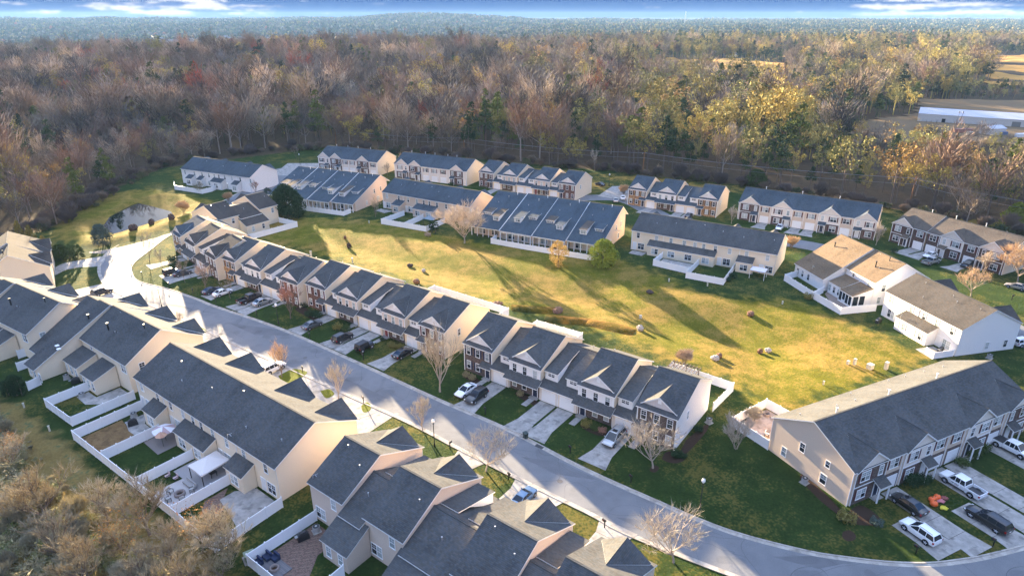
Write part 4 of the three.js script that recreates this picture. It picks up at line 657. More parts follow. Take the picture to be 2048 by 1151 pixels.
const YARD = {
  vase: bareTree(101, { H: 7.5, trunk: 1.5, rad: 0.13, up: 0.9, spread: 0.55, kids: [6, 4, 4], twigs: 8, tw: 0.035 }),
  round: bareTree(102, { H: 8, trunk: 1.8, rad: 0.16, up: 0.55, spread: 0.8, kids: [7, 5, 4], twigs: 8, tw: 0.035, tl: 0.8 }),
  thin: bareTree(103, { H: 9, trunk: 2.6, rad: 0.1, up: 0.9, spread: 0.5, kids: [5, 3, 3], twigs: 8, tw: 0.03 }),
  multi: bareTree(104, { H: 6, trunk: 1.3, rad: 0.07, stems: 5, up: 0.9, spread: 0.45, kids: [3, 3, 3], twigs: 10, tw: 0.035 }),
  bush: bareTree(105, { H: 3, trunk: 0.5, rad: 0.05, stems: 5, up: 0.6, spread: 0.7, kids: [5, 4, 3], twigs: 8, tl: 0.6, tw: 0.045 }),
  dense: bareTree(106, { H: 10, trunk: 2, rad: 0.2, up: 0.5, spread: 0.85, kids: [9, 6, 4], twigs: 16, tw: 0.05, tl: 0.9 }),
};
function yardTree(kind, mat, wood, label, px, py, s, group) {
  const p = onGround(px, py), o = thing(kind === 'bush' ? 'bare_shrub' : 'bare_tree', label, kind === 'bush' ? 'shrub' : 'tree', p.x, gy(p.x, p.z), p.z, (px * 1.7) % 6.28, group);
  mesh('trunk', YARD[kind].wood, wood, o); mesh('crown', YARD[kind].tips, mat, o); o.scale.setScalar(s); return o;
}
for (const q of [
  ['vase', twigBrown, M.bark, 'bare brown tree before the lit end wall of the row at the bend', 411, 578, 0.95], ['vase', twigRust, M.bark, 'reddish bare tree hiding the house with the hanging flag', 581, 637, 1.15], ['thin', twigGrey, M.bark, 'small bare tree between the white sedan and the stone-front house', 460, 597, 0.62], ['thin', twigGrey, M.bark, 'small bare tree beside the drive with the two parked cars at the bend', 370, 565, 0.7],
  ['vase', twigPink, M.paleBark, 'pale pinkish bare tree right of the black sedan, before the brick house', 880, 783, 1.7], ['round', twigPink, M.paleBark, 'bare tree in a mulch ring before the white-ended house', 1306, 936, 1.12],
  ['thin', twigGrey, M.bark, 'tall thin bare tree on the inside of the street bend', 299, 524, 0.95], ['thin', twigGrey, M.bark, 'shorter bare tree inside the bend casting a long shadow on the street', 326, 539, 0.68], ['vase', twigGrey, M.bark, 'small bare tree on the sunlit island behind the grey gabled roof', 361, 660, 0.6],
  ['vase', twigOrange, M.bark, 'leafless tree beside the white car behind the charcoal roof', 563, 754, 1.0], ['vase', twigPink, M.paleBark, 'leafless tree on the pavement behind the third dark gable', 677, 797, 1.0], ['vase', twigPink, M.paleBark, 'bare tree by the street lamp left of the street', 845, 862, 0.9], ['round', twigPink, M.paleBark, 'pinkish bare tree standing over the street beside the brick mailbox', 972, 942, 1.0], ['round', twigPink, M.paleBark, 'pinkish bare tree at the bottom of the street, leaning over the lit roof', 1347, 1124, 1.12],
  ['dense', twigPale, M.paleBark, 'large pale bare tree at the edge of the field in front of the tan row', 929, 486, 1.42], ['vase', twigPink, M.bark, 'pinkish bare tree between the blue-roofed cottages and the tan row', 751, 434, 0.9], ['round', twigPink, M.bark, 'small pink bare tree in front of the curving fence', 399, 386, 0.62], ['vase', twigRust, M.bark, 'rust coloured tree by the end of the white row', 512, 388, 0.72], ['vase', twigRust, M.bark, 'taller rust coloured tree against the white end wall', 541, 368, 1.0],
  ['bush', twigOrange, M.bark, 'round orange-brown shrub between pond and street', 367, 424, 1.3], ['bush', twigOrange, M.bark, 'orange-brown shrub behind the pair of gabled houses', 457, 402, 1.1], ['vase', twigPale, M.paleBark, 'pale bare tree between the gabled row and the long row by the woods', 1463, 447, 0.8], ['vase', twigOrange, M.bark, 'orange bare tree behind the stone-front gabled row', 1316, 352, 0.7], ['vase', twigPale, M.paleBark, 'pale spreading bare tree left of the dark brick row', 1752, 490, 0.95],
  ['round', twigOrange, M.paleBark, 'wide orange bare tree standing above the white pair of houses', 1942, 592, 1.05], ['dense', twigOrange, M.paleBark, 'big orange-brown bare tree cut by the right edge', 2036, 562, 1.05], ['vase', twigPale, M.paleBark, 'pale bare tree in front of the dark brick row', 1968, 548, 0.9], ['bush', twigOrange, M.bark, 'small bare tree by the drive end of the beige row', 1583, 496, 1.2],
  ['thin', twigPale, M.paleBark, 'pale bare tree alone in front of the woods', 1190, 342, 1.1], ['multi', twigPale, M.paleBark, 'many-stemmed bare tree outside the gravel patio fence', 1472, 897, 0.98], ['bush', twigBrown, M.bark, 'round bare shrub beside the garden pergola in the field', 1369, 728, 1.05], ['bush', twigPink, M.bark, 'bare pink shrub inside the gravel patio', 1507, 840, 0.8], ['vase', twigOrange, M.bark, 'orange bare tree between the two far grey rows', 803, 330, 0.8], ['vase', twigPale, M.bark, 'bare tree beside the cream end wall of the farthest grey row', 775, 352, 0.8], ['bush', twigOrange, M.bark, 'bare shrub by the parked black car on the bend of the back street', 1248, 388, 1.2], ['thin', twigGrey, M.bark, 'thin bare tree by the far end of the back street', 593, 320, 0.8],
]) yardTree(...q);

function evergreen(name, label, px, py, h, rad, mat, seed, taper, clumps = 90, per = 34, size = 0.2, cat = 'tree') {
  const p = onGround(px, py), o = thing(name, label, cat, p.x, gy(p.x, p.z), p.z);
  mesh('trunk', trunkGeo(h * 0.8, h * 0.025 + 0.03, 0.03), M.bark, o);
  mesh('crown', leafCrown(seed, clumps, per, size, (r) => { const t = Math.pow(r(), 0.8), R = rad * taper(t) * (0.85 + 0.3 * r()), a = r() * 2 * Math.PI, q = R * Math.sqrt(0.35 + 0.65 * r()); return [q * Math.cos(a), h * (0.05 + 0.92 * t), q * Math.sin(a), Math.max(0.25, rad * 0.26 * (1.1 - t * 0.6)), 0.75]; }), mat, o); return o;
}
const cone = (t) => 1.02 - t, egg = (t) => Math.sqrt(Math.max(0.02, Math.sin(Math.PI * (0.12 + 0.84 * t)))) * (1.1 - 0.45 * t), col = (t) => (t < 0.75 ? 0.95 : 2.6 - 2.2 * t);
evergreen('evergreen_tree', 'big dense dark evergreen at the corner of the field', 576, 434, 11, 5.6, leafDark, 201, egg, 300, 60, 0.3);
evergreen('spruce_tree', 'blue-green spruce standing by the pond and the street', 206, 489, 6.2, 2.7, leafSpruce, 202, egg, 160, 44, 0.2);
evergreen('round_tree', 'yellow-green round leafy tree at the corner of the long white fence', 1205, 530, 7.2, 4.0, leafLime, 203, egg, 220, 46, 0.22);
evergreen('leafy_tree', 'golden leafy tree with a bare lower trunk in front of the long white fence', 1116, 534, 7.6, 2.9, leafGold, 204, (t) => (t < 0.2 ? 0.2 : Math.sin(Math.PI * (t - 0.05))), 130, 30, 0.17);
evergreen('pine_tree', 'bright green evergreen behind the dark-roofed long row', 1510, 374, 7, 4.5, leafGreen, 205, egg, 150, 40, 0.26);
evergreen('round_tree', 'lime green leafy tree at the right edge below the woods', 2031, 455, 8, 4.4, leafLime, 206, egg, 160, 40, 0.26);
evergreen('evergreen_tree', 'small grey-green evergreen left of the big evergreen', 537, 402, 5, 2, leafSpruce, 207, egg, 80, 40, 0.2);
[[105, 521, 'first'], [122, 518, 'second'], [139, 517, 'third'], [156, 516, 'last']].forEach(([x, y, w], i) => evergreen('juniper_tree', `${w} juniper from the left in the row beside the curving drive`, x, y, 4.6 - i * 0.2, 1.7, leafGreen, 210 + i, col, 80, 36, 0.17));
[[46, 492, 'left'], [66, 492, 'right'], [92, 505, 'lowest']].forEach(([x, y, w], i) => evergreen('young_pine', `${w} pale green young pine behind the sunlit row at the left edge`, x, y, 8 - i * 1.4, 2.0, leafOlive, 220 + i, cone, 90, 34, 0.22));
[[17, 790, 3.0, 'shortest'], [34, 790, 4.2, 'tallest'], [43, 789, 3.8, 'rightmost']].forEach(([x, y, h, w], i) => evergreen('arborvitae', `${w} of the dark arborvitae at the left edge`, x, y, h, 0.95, leafDark, 230 + i, col, 70, 40, 0.13));
evergreen('cypress_shrub', 'pair-left narrow evergreen by the tan row fence', 863, 463, 3.2, 0.8, leafDark, 240, col, 40, 30, 0.15, 'shrub'); evergreen('cypress_shrub', 'broader narrow evergreen right of the tan row fence', 871, 465, 3.6, 1.1, leafDark, 241, col, 50, 30, 0.15, 'shrub');

// shrubs in the beds
const shrubGeo = [0, 1, 2].map((i) => leafCrown(300 + i, 26, 30, 0.1, (r) => { const a = r() * 6.28, q = 0.6 * Math.sqrt(r()); return [q * Math.cos(a), 0.2 + 0.5 * r(), q * Math.sin(a), 0.3, 0.8]; }));
const shrubWood = new Geo().tube([0, -0.05, 0], [0, 0.6, 0], 0.04, 0.02, 5).build();
function shrub(label, px, py, s, mat, k = 0) { const p = at(px, py), o = thing('shrub', label, 'shrub', p.x, gy(p.x, p.z), p.z, px % 6); mesh('stem', shrubWood, M.bark, o); mesh('foliage', shrubGeo[k % 3], mat, o); o.scale.setScalar(s); return o; }
for (const q of [
  ['round clipped shrub left of the red brick row front', 603, 612, 1.5, leafDark], ['dark shrub bed left of the red brick row door', 622, 632, 1.7, leafDark], ['dark low shrub by the red brick row walk', 636, 634, 1.4, leafDark], ['olive shrub beside the white door with a wreath', 676, 658, 1.5, leafOlive], ['green shrub right of the olive one beside the wreath door', 692, 660, 1.3, leafGreen], ['pair of olive shrubs by the black sedan, left one', 782, 692, 1.1, leafOlive], ['pair of olive shrubs by the black sedan, middle one', 790, 695, 1.0, leafOlive], ['pair of olive shrubs by the black sedan, right one', 800, 696, 1.0, leafOlive], ['small dark shrub at the red door', 764, 680, 0.7, leafDark],
  ['yellow-green shrub under the window beside the silver minivan', 1172, 852, 1.3, leafOlive], ['green shrub between the yellow one and the minivan', 1190, 858, 1.2, leafGreen], ['reddish shrub nearest the minivan', 1205, 864, 1.0, twigRust], ['dark shrub in the curved bed at the white end wall', 1352, 912, 1.2, leafDark], ['low shrub on the right tip of the curved bed', 1366, 915, 0.9, leafDark], ['dark shrub against the white end wall near the air conditioner', 1397, 862, 1.1, leafDark],
  ['straw coloured low shrubs left of the navy door, first', 932, 752, 1.0, leafStraw], ['straw coloured low shrubs left of the navy door, second', 944, 758, 1.0, leafStraw], ['brown low shrub in the bed below the white siding', 1040, 790, 0.9, leafStraw],
  ['clipped golden-green shrub at the corner of the tan foreground row', 1692, 1040, 1.6, leafOlive], ['grey-green low shrub right of the mulch bed', 1752, 1048, 1.1, leafSpruce], ['dark spreading shrub beside the first portico of the tan row', 1822, 968, 1.9, leafDark], ['dark shrub right of the spreading one', 1836, 964, 1.6, leafDark], ['ball shrub by the second portico', 1852, 962, 1.2, leafDark],
  ['green rounded shrub beside the third portico', 1925, 930, 1.4, leafGreen], ['green rounded shrub between the third portico and the white truck, first', 1943, 913, 1.3, leafGreen], ['green rounded shrub between the third portico and the white truck, second', 1952, 907, 1.3, leafGreen], ['green rounded shrub nearest the white truck', 1966, 900, 1.4, leafGreen],
  ['round yellow-green shrub outside the stepping fence', 1616, 597, 1.5, leafOlive], ['dark hedge shrub by the dark brick row portico', 1789, 503, 1.3, leafDark], ['rounded dark shrub in front of the pale gable of the long row', 1553, 471, 1.4, leafDark], ['dark shrub at the second white garage of the long row', 1655, 470, 1.4, leafDark], ['dark shrub by the far grey row garage', 902, 372, 1.7, leafDark], ['rust shrub by the fence end of the tan row', 856, 472, 1.3, twigBrown], ['dark hedge by the canopy of the beige row', 1465, 555, 1.6, leafDark], ['small dark shrub left of the cream fabric canopy', 1455, 562, 1.2, leafDark], ['dark round shrub at the end of the bend row', 345, 524, 1.9, leafDark], ['dark low shrub in front of the bend row', 352, 532, 1.5, leafDark], ['dark bushy shrub before the big evergreen', 800, 548, 0.01, leafDark],
].filter((q) => q[3] > 0.1)) shrub(...q);

// mulch beds under trees and along fronts
const bed = (P, y = 0.03) => sheet('mulch_bed', smooth(pts(P), 40), y, M.mulch);
bed([[1300, 936], [1306, 930], [1318, 934], [1312, 944], [1302, 943], [1299, 938]]); bed([[1330, 905], [1345, 902], [1372, 908], [1366, 922], [1345, 926], [1325, 918], [1330, 906]]); bed([[1690, 1030], [1720, 1010], [1755, 1030], [1762, 1048], [1725, 1050], [1696, 1044], [1690, 1032]]); bed([[1686, 1063], [1700, 1060], [1712, 1070], [1708, 1080], [1694, 1081], [1685, 1073], [1686, 1064]]);
bed([[590, 618], [604, 612], [640, 636], [632, 642], [600, 626], [590, 619]]); bed([[925, 748], [935, 744], [963, 764], [955, 770], [930, 756], [925, 749]]); bed([[1030, 786], [1042, 784], [1080, 806], [1072, 812], [1040, 796], [1030, 787]]); bed([[1160, 850], [1172, 842], [1215, 862], [1204, 872], [1175, 862], [1160, 851]]);
bed([[1600, 955], [1612, 950], [1690, 1028], [1682, 1032], [1640, 1000], [1604, 962]]); bed([[1372, 880], [1410, 850], [1416, 858], [1385, 895], [1362, 915], [1360, 905], [1372, 881]]);

// ---------------------------------------------------------------- vehicles
const paint = (r, g, b, metal = 0.2) => new THREE.MeshPhysicalMaterial({ color: lin(r, g, b), roughness: 0.35, metalness: metal, clearcoat: 0.8, clearcoatRoughness: 0.12, side: THREE.DoubleSide });
const carGlass = std(0.02, 0.025, 0.03, 0.06), tyreMat = std(0.018, 0.018, 0.018, 0.9), rimMat = std(0.45, 0.45, 0.46, 0.35, { metalness: 0.7 }), lampClear = std(0.6, 0.6, 0.58, 0.15), lampRed = std(0.3, 0.012, 0.012, 0.25), plastic = std(0.03, 0.03, 0.032, 0.6);
const CARS = {
  sedan: { W: 0.91, wb: [-1.38, 1.42], R: 0.33, body: [[-2.36, 0.42, 0.62, 0.74], [-2.3, 0.3, 0.9, 0.84], [-1.75, 0.24, 1.0, 0.9], [-0.9, 0.22, 0.98, 0.91], [0.5, 0.22, 0.95, 0.91], [1.15, 0.22, 0.93, 0.9], [1.85, 0.24, 0.84, 0.87], [2.2, 0.3, 0.73, 0.8], [2.36, 0.4, 0.58, 0.66]], cab: [[-1.82, 1.0, 0.76], [-1.0, 1.42, 0.6], [0.1, 1.45, 0.6], [1.12, 0.95, 0.78]], pil: [-0.35] },
  suv: { W: 0.95, wb: [-1.4, 1.45], R: 0.37, body: [[-2.38, 0.5, 0.85, 0.82], [-2.33, 0.36, 1.08, 0.9], [-1.6, 0.3, 1.1, 0.95], [0.4, 0.28, 1.06, 0.95], [1.1, 0.28, 1.04, 0.94], [1.9, 0.32, 0.98, 0.9], [2.25, 0.38, 0.86, 0.84], [2.4, 0.5, 0.66, 0.7]], cab: [[-2.3, 1.08, 0.84], [-2.0, 1.66, 0.66], [0.05, 1.72, 0.68], [1.1, 1.06, 0.84]], pil: [-1.15, -0.2], rack: true },
  van: { W: 0.98, wb: [-1.5, 1.55], R: 0.34, body: [[-2.52, 0.45, 0.85, 0.86], [-2.46, 0.32, 1.02, 0.94], [-1.6, 0.26, 1.04, 0.98], [0.6, 0.25, 1.02, 0.98], [1.4, 0.26, 0.99, 0.96], [2.05, 0.3, 0.9, 0.9], [2.4, 0.36, 0.76, 0.82], [2.52, 0.46, 0.6, 0.68]], cab: [[-2.44, 1.03, 0.88], [-2.2, 1.66, 0.7], [0.4, 1.74, 0.72], [1.55, 1.0, 0.86]], pil: [-1.2, 0.0], rack: true, sunroof: true },
  pickup: { W: 1.0, wb: [-1.75, 1.8], R: 0.41, body: [[-0.9, 0.42, 1.14, 0.98], [-0.88, 0.4, 1.16, 1.0], [0.3, 0.4, 1.16, 1.0], [1.6, 0.4, 1.14, 0.99], [2.5, 0.42, 1.08, 0.96], [2.8, 0.46, 0.98, 0.9], [2.92, 0.55, 0.75, 0.8]], cab: [[-0.82, 1.15, 0.88], [-0.62, 1.82, 0.72], [0.85, 1.86, 0.74], [1.6, 1.15, 0.88]], pil: [-0.05, 0.6], bed: [-2.92, -0.95] },
  jeep: { W: 0.9, wb: [-1.25, 1.25], R: 0.41, body: [[-1.95, 0.55, 1.1, 0.78], [-1.9, 0.5, 1.15, 0.8], [0.7, 0.5, 1.15, 0.8], [0.8, 0.5, 1.12, 0.72], [2.0, 0.55, 1.06, 0.66], [2.1, 0.6, 0.98, 0.62]], cab: [[-1.9, 1.14, 0.76], [-1.8, 1.85, 0.68], [0.45, 1.88, 0.68], [0.75, 1.15, 0.76]], pil: [-1.0, -0.1], soft: true, spare: true },
};
function carParts(kind, mat, o = {}) {
  const S = CARS[kind], g = thing(o.name, o.label, o.cat, 0, 0, 0, 0, o.group);
  const body = new Geo(), ring = ([z, lo, hi, w]) => [[-w * 0.86, lo, z], [-w, lo + 0.14, z], [-w, lerp(lo, hi, 0.62), z], [-w * 0.95, hi - 0.03, z], [-w * 0.72, hi + 0.02, z], [0, hi + 0.045, z], [w * 0.72, hi + 0.02, z], [w * 0.95, hi - 0.03, z], [w, lerp(lo, hi, 0.62), z], [w, lo + 0.14, z], [w * 0.86, lo, z]];
  for (let i = 0; i + 1 < S.body.length; i++) { const A = ring(S.body[i]), B = ring(S.body[i + 1]); for (let k = 0; k < 11; k++) { const j = (k + 1) % 11; body.tri(A[k], B[k], B[j], [0, 0], [0, 1], [1, 1]); body.tri(A[k], B[j], A[j], [0, 0], [1, 1], [1, 0]); } }
  for (const s of [S.body[0], S.body.at(-1)]) { const R = ring(s); for (let k = 1; k < 10; k++) body.tri(R[0], R[k], R[k + 1], [0, 0], [0, 0], [0, 0]); }
  if (S.bed) { const [a, b] = S.bed, w = S.W; body.box(-w, -w + 0.09, 0.42, 1.15, a, b).box(w - 0.09, w, 0.42, 1.15, a, b).box(-w + 0.09, w - 0.09, 0.45, 1.12, a, a + 0.09).box(-w + 0.09, w - 0.09, 0.42, 0.7, a + 0.09, b); }
  mesh('body', body, mat, g);
  if (S.bed) { const [a, b] = S.bed, w = S.W; mesh('bed_liner', o.cover ? new Geo().box(-w + 0.04, w - 0.04, 1.155, 1.2, a + 0.03, b) : new Geo().box(-w + 0.1, w - 0.1, 0.705, 0.72, a + 0.1, b - 0.01), plastic, g); }
  const [p0, p1, p2, p3] = S.cab, gl = new Geo(), L = (p, s) => [s * p[2], p[1], p[0]];
  for (const s of [-1, 1]) gl.face([L(p0, s), L(p3, s), L(p2, s), L(p1, s)]);
  gl.face([L(p3, -1), L(p3, 1), L(p2, 1), L(p2, -1)]); gl.face([L(p0, 1), L(p0, -1), L(p1, -1), L(p1, 1)]);
  mesh('glass', gl, S.soft ? plastic : carGlass, g);
  const rf = new Geo(), e = 0.02, rw = p1[2] + e; rf.face([[-rw, p1[1] + e, p1[0] - 0.04], [-rw, p2[1] + e, p2[0] + 0.04], [-rw * 0.6, p2[1] + 0.07, p2[0] - 0.1], [-rw * 0.6, p1[1] + 0.07, p1[0] + 0.1]]); rf.face([[rw, p2[1] + e, p2[0] + 0.04], [rw, p1[1] + e, p1[0] - 0.04], [rw * 0.6, p1[1] + 0.07, p1[0] + 0.1], [rw * 0.6, p2[1] + 0.07, p2[0] - 0.1]]);
  rf.face([[-rw * 0.6, p1[1] + 0.07, p1[0] + 0.1], [-rw * 0.6, p2[1] + 0.07, p2[0] - 0.1], [rw * 0.6, p2[1] + 0.07, p2[0] - 0.1], [rw * 0.6, p1[1] + 0.07, p1[0] + 0.1]]); rf.face([[-rw, p2[1] + e, p2[0] + 0.04], [rw, p2[1] + e, p2[0] + 0.04], [rw * 0.6, p2[1] + 0.07, p2[0] - 0.1], [-rw * 0.6, p2[1] + 0.07, p2[0] - 0.1]]); rf.face([[rw, p1[1] + e, p1[0] - 0.04], [-rw, p1[1] + e, p1[0] - 0.04], [-rw * 0.6, p1[1] + 0.07, p1[0] + 0.1], [rw * 0.6, p1[1] + 0.07, p1[0] + 0.1]]);
  mesh('roof', rf, o.roofMat ?? (S.soft ? plastic : mat), g);
  const pl = new Geo(); for (const s of [-1, 1]) { pl.tube(L(p0, s), L(p1, s), 0.055, 0.05, 5).tube(L(p3, s), L(p2, s), 0.05, 0.045, 5).tube(L(p1, s), L(p2, s), 0.04, 0.04, 4); for (const z of S.pil) { const t = clamp((z - p1[0]) / (p2[0] - p1[0])), tb = clamp((z - p0[0]) / (p3[0] - p0[0])); pl.tube([s * (lerp(p0[2], p3[2], tb) + 0.012), lerp(p0[1], p3[1], tb), z], [s * (lerp(p1[2], p2[2], t) + 0.012), lerp(p1[1], p2[1], t), z], 0.04, 0.04, 4); } }
  mesh('pillar', pl, S.soft ? plastic : mat, g);
  if (S.rack) for (const s of [-1, 1]) mesh('roof_rail', new Geo().tube([s * (p1[2] - 0.06), p1[1] + 0.13, p1[0] + 0.2], [s * (p2[2] - 0.06), p2[1] + 0.13, p2[0] - 0.2], 0.025, 0.025, 5), plastic, g);
  if (S.sunroof) mesh('sunroof', new Geo().box(-0.4, 0.4, p2[1] + 0.04, p2[1] + 0.085, -0.5, 0.2), carGlass, g);
  for (const s of [-1, 1]) {
    for (const z of S.wb) { const w = mesh('wheel', cached(`tyre${S.R}`, () => new Geo().tube([-0.11, 0, 0], [0.11, 0, 0], S.R, S.R, 20).build()), tyreMat, g); w.position.set(s * (S.W - 0.1), S.R, z); mesh('rim', cached(`rim${S.R}`, () => { const q = new Geo().tube([-0.118, 0, 0], [0.118, 0, 0], S.R * 0.3, S.R * 0.3, 8); for (let k = 0; k < 5; k++) { const a = k / 5 * 6.283; q.tube([0.112, 0, 0], [0.112, Math.cos(a) * S.R * 0.68, Math.sin(a) * S.R * 0.68], 0.05, 0.04, 4).tube([-0.112, 0, 0], [-0.112, Math.cos(a) * S.R * 0.68, Math.sin(a) * S.R * 0.68], 0.05, 0.04, 4); } return q.build(); }), rimMat, w); mesh('wheel_arch', cached(`arch${S.R}`, () => new Geo().tube([-0.13, 0, 0], [0.13, 0, 0], S.R + 0.08, S.R + 0.08, 18).build()), plastic, g).position.set(s * (S.W - 0.125), S.R + 0.02, z); }
    const f = S.body.at(-2), b = S.bed ? [S.bed[0], 0.5, 1.1, S.W] : S.body[1];
    mesh('headlight', new Geo().box(s * f[3] * 0.95 - 0.14, s * f[3] * 0.95 + 0.14, f[2] - 0.16, f[2] - 0.02, f[0] - 0.12, f[0] + 0.06), lampClear, g);
    mesh('tail_light', new Geo().box(s * b[3] * 0.96 - 0.1, s * b[3] * 0.96 + 0.1, b[2] - 0.3, b[2] - 0.06, b[0] - 0.03, b[0] + 0.14), lampRed, g);
    const m = mesh('mirror', new Geo().box(-0.09, 0.09, -0.07, 0.07, -0.05, 0.05), mat, g); m.position.set(s * (p3[2] + 0.2), p3[1] + 0.1, p3[0] - 0.35);
  }
  mesh('bumper', new Geo().box(-S.W * 0.8, S.W * 0.8, S.body.at(-1)[1] - 0.02, S.body.at(-1)[1] + 0.14, S.body.at(-1)[0] - 0.05, S.body.at(-1)[0] + 0.05), S.bed || S.spare ? rimMat : plastic, g);
  if (S.bed) mesh('bumper', new Geo().box(-S.W * 0.95, S.W * 0.95, 0.5, 0.66, S.bed[0] - 0.12, S.bed[0] - 0.001), rimMat, g);
  mesh('number_plate', new Geo().box(-0.16, 0.16, 0.72, 0.84, (S.bed ? S.bed[0] : S.body[0][0]) - 0.02, (S.bed ? S.bed[0] : S.body[0][0]) + 0.03), M.trim, g);
  if (S.spare) { const w = mesh('spare_wheel', new Geo().tube([0, 1.02, -2.2], [0, 1.02, -1.95], 0.4, 0.4, 20), tyreMat, g); mesh('rim', new Geo().tube([0, 1.02, -2.215], [0, 1.02, -2.2], 0.2, 0.2, 12), plastic, w); for (const s of [-1, 1]) mesh('fender', new Geo().box(s * 0.78 - 0.16, s * 0.78 + 0.16, 0.9, 0.96, 0.75, 1.8).box(s * 0.78 - 0.16, s * 0.78 + 0.16, 0.92, 0.98, -1.75, -0.75), plastic, g); }
  return g;
}
const P_ = { white: paint(0.75, 0.75, 0.75, 0), silver: paint(0.42, 0.42, 0.41, 0.6), black: paint(0.008, 0.008, 0.01, 0.1), grey: paint(0.12, 0.13, 0.14, 0.5), navy: paint(0.012, 0.02, 0.045, 0.2), brown: paint(0.03, 0.02, 0.018, 0.2), blue: paint(0.12, 0.2, 0.3, 0.4), dgrey: paint(0.04, 0.042, 0.048, 0.3), champagne: paint(0.4, 0.36, 0.32, 0.5) };
function car(kind, mat, label, px, py, head, toHouse, o = {}) {
  const p = at(px, py), h = head * Math.PI / 180, name = { sedan: 'sedan_car', suv: 'sport_utility_car', van: 'minivan', pickup: 'pickup_truck', jeep: 'off_road_car' }[kind];
  const g = carParts(kind, mat, { name, label, cat: { pickup: 'pickup truck', van: 'minivan' }[kind] ?? 'car', ...o }); g.position.set(p.x, 0.045, p.z); g.rotation.y = Math.atan2(Math.cos(h), Math.sin(h)) + (toHouse ? Math.PI : 0) + (o.turn ?? 0); return g;
}
const DH = 126.3;
car('sedan', P_.navy, 'dark blue sedan left of the white sedan on the far drive', 424, 585, DH, true); car('sedan', P_.white, 'white sedan beside the dark blue sedan on the far drive', 446, 589, DH, true);
car('pickup', P_.brown, 'dark brown pickup truck beside the silver sedan', 500, 602, DH, true); car('sedan', P_.silver, 'silver sedan beside the dark pickup', 525, 608, DH, true);
car('sedan', P_.grey, 'grey sedan alone on a drive behind the street lamp', 625, 654, DH, true); car('suv', P_.black, 'black estate-like sport utility car between the grey sedan and the off-road car', 686, 680, DH, true);
car('jeep', P_.black, 'black boxy off-road car with a spare wheel on the back', 729, 699, DH, true); car('sedan', P_.black, 'black sedan nearest the bare pinkish tree', 806, 711, DH, true);
car('sedan', P_.white, 'white sedan with its front to the street beside the black car', 932, 786, DH, false); car('suv', P_.black, 'black car with its front to the street beside the white sedan', 953, 798, DH, false);
car('van', P_.silver, 'silver minivan with a sunroof at the garage of the white-ended house', 1228, 881, DH, false);
car('suv', P_.black, 'black car half under a bare tree at the bend', 345, 548, 136, true); car('sedan', P_.dgrey, 'grey car next to the black car at the bend', 365, 550, 136, true);
car('sedan', P_.blue, 'blue-grey sedan showing above the front gabled roof on the left side of the street', 1048, 1000, DH, true); car('suv', P_.white, 'white car half hidden behind the long charcoal roof', 547, 741, DH, true); car('suv', P_.dgrey, 'dark grey car behind the roofs at the left bend', 205, 588, 122, true);
const NH = 64.6;
car('suv', P_.white, 'white sport utility car at the bottom of the first drive of the tan row', 1838, 1070, NH, true); car('sedan', P_.black, 'black sedan in front of the first portico of the tan row', 1816, 1014, NH, true);
{ const t = car('pickup', P_.white, 'white crew cab pickup truck with lettering on its doors', 1922, 976, NH, true); for (const s of [-1, 1]) { const c = document.createElement('canvas'); c.width = 256; c.height = 96; const x = c.getContext('2d'); x.fillStyle = '#f2f2f2'; x.fillRect(0, 0, 256, 96); x.fillStyle = '#30333c'; x.font = 'bold 62px sans-serif'; x.fillText('MLS', 96, 62); x.fillStyle = '#a02828'; x.fillRect(96, 70, 120, 10); x.fillStyle = '#555b66'; x.fillRect(10, 30, 70, 34); const k = new THREE.CanvasTexture(c); k.colorSpace = THREE.SRGBColorSpace; const d = mesh('door_lettering', new THREE.PlaneGeometry(1.25, 0.42), new THREE.MeshStandardMaterial({ map: k, roughness: 0.4 }), t); d.position.set(s * 1.006, 0.86, 0.35); d.rotation.y = s * Math.PI / 2; } }
car('suv', P_.black, 'long black sport utility car on the second drive of the tan row', 1974, 1046, NH, true).scale.z = 1.14;
car('pickup', P_.white, 'white pickup truck with a dark bed cover at the right edge', 2022, 902, NH, false, { cover: true });
car('sedan', P_.white, 'white sedan behind the silver pickup at the dark brick row', 1860, 514, 153, false); car('pickup', P_.silver, 'silver pickup truck on the drive of the dark brick row', 1862, 527, 153, true); car('suv', P_.black, 'black car at the last garage of the dark brick row', 1936, 533, 153, false); car('sedan', P_.champagne, 'grey-beige sedan parked at the right edge beyond the white pair', 2032, 577, 118, true, { turn: 1.2 });
car('sedan', P_.white, 'white car at the second door of the long row by the woods', 1559, 458, 123, false); car('sedan', P_.black, 'black car at the wide garages of the stone-front row', 1378, 434, 122, true); car('sedan', P_.silver, 'silver sedan parked at the turning area', 1232, 403, 100, true); car('sedan', P_.white, 'white car beyond the silver sedan at the turning area', 1246, 398, 100, true); car('sedan', P_.black, 'black car behind the last gabled house near the woods', 1200, 371, 60, true); car('suv', P_.white, 'pale car beside the white pair of houses at the right edge', 2046, 690, 167, true);

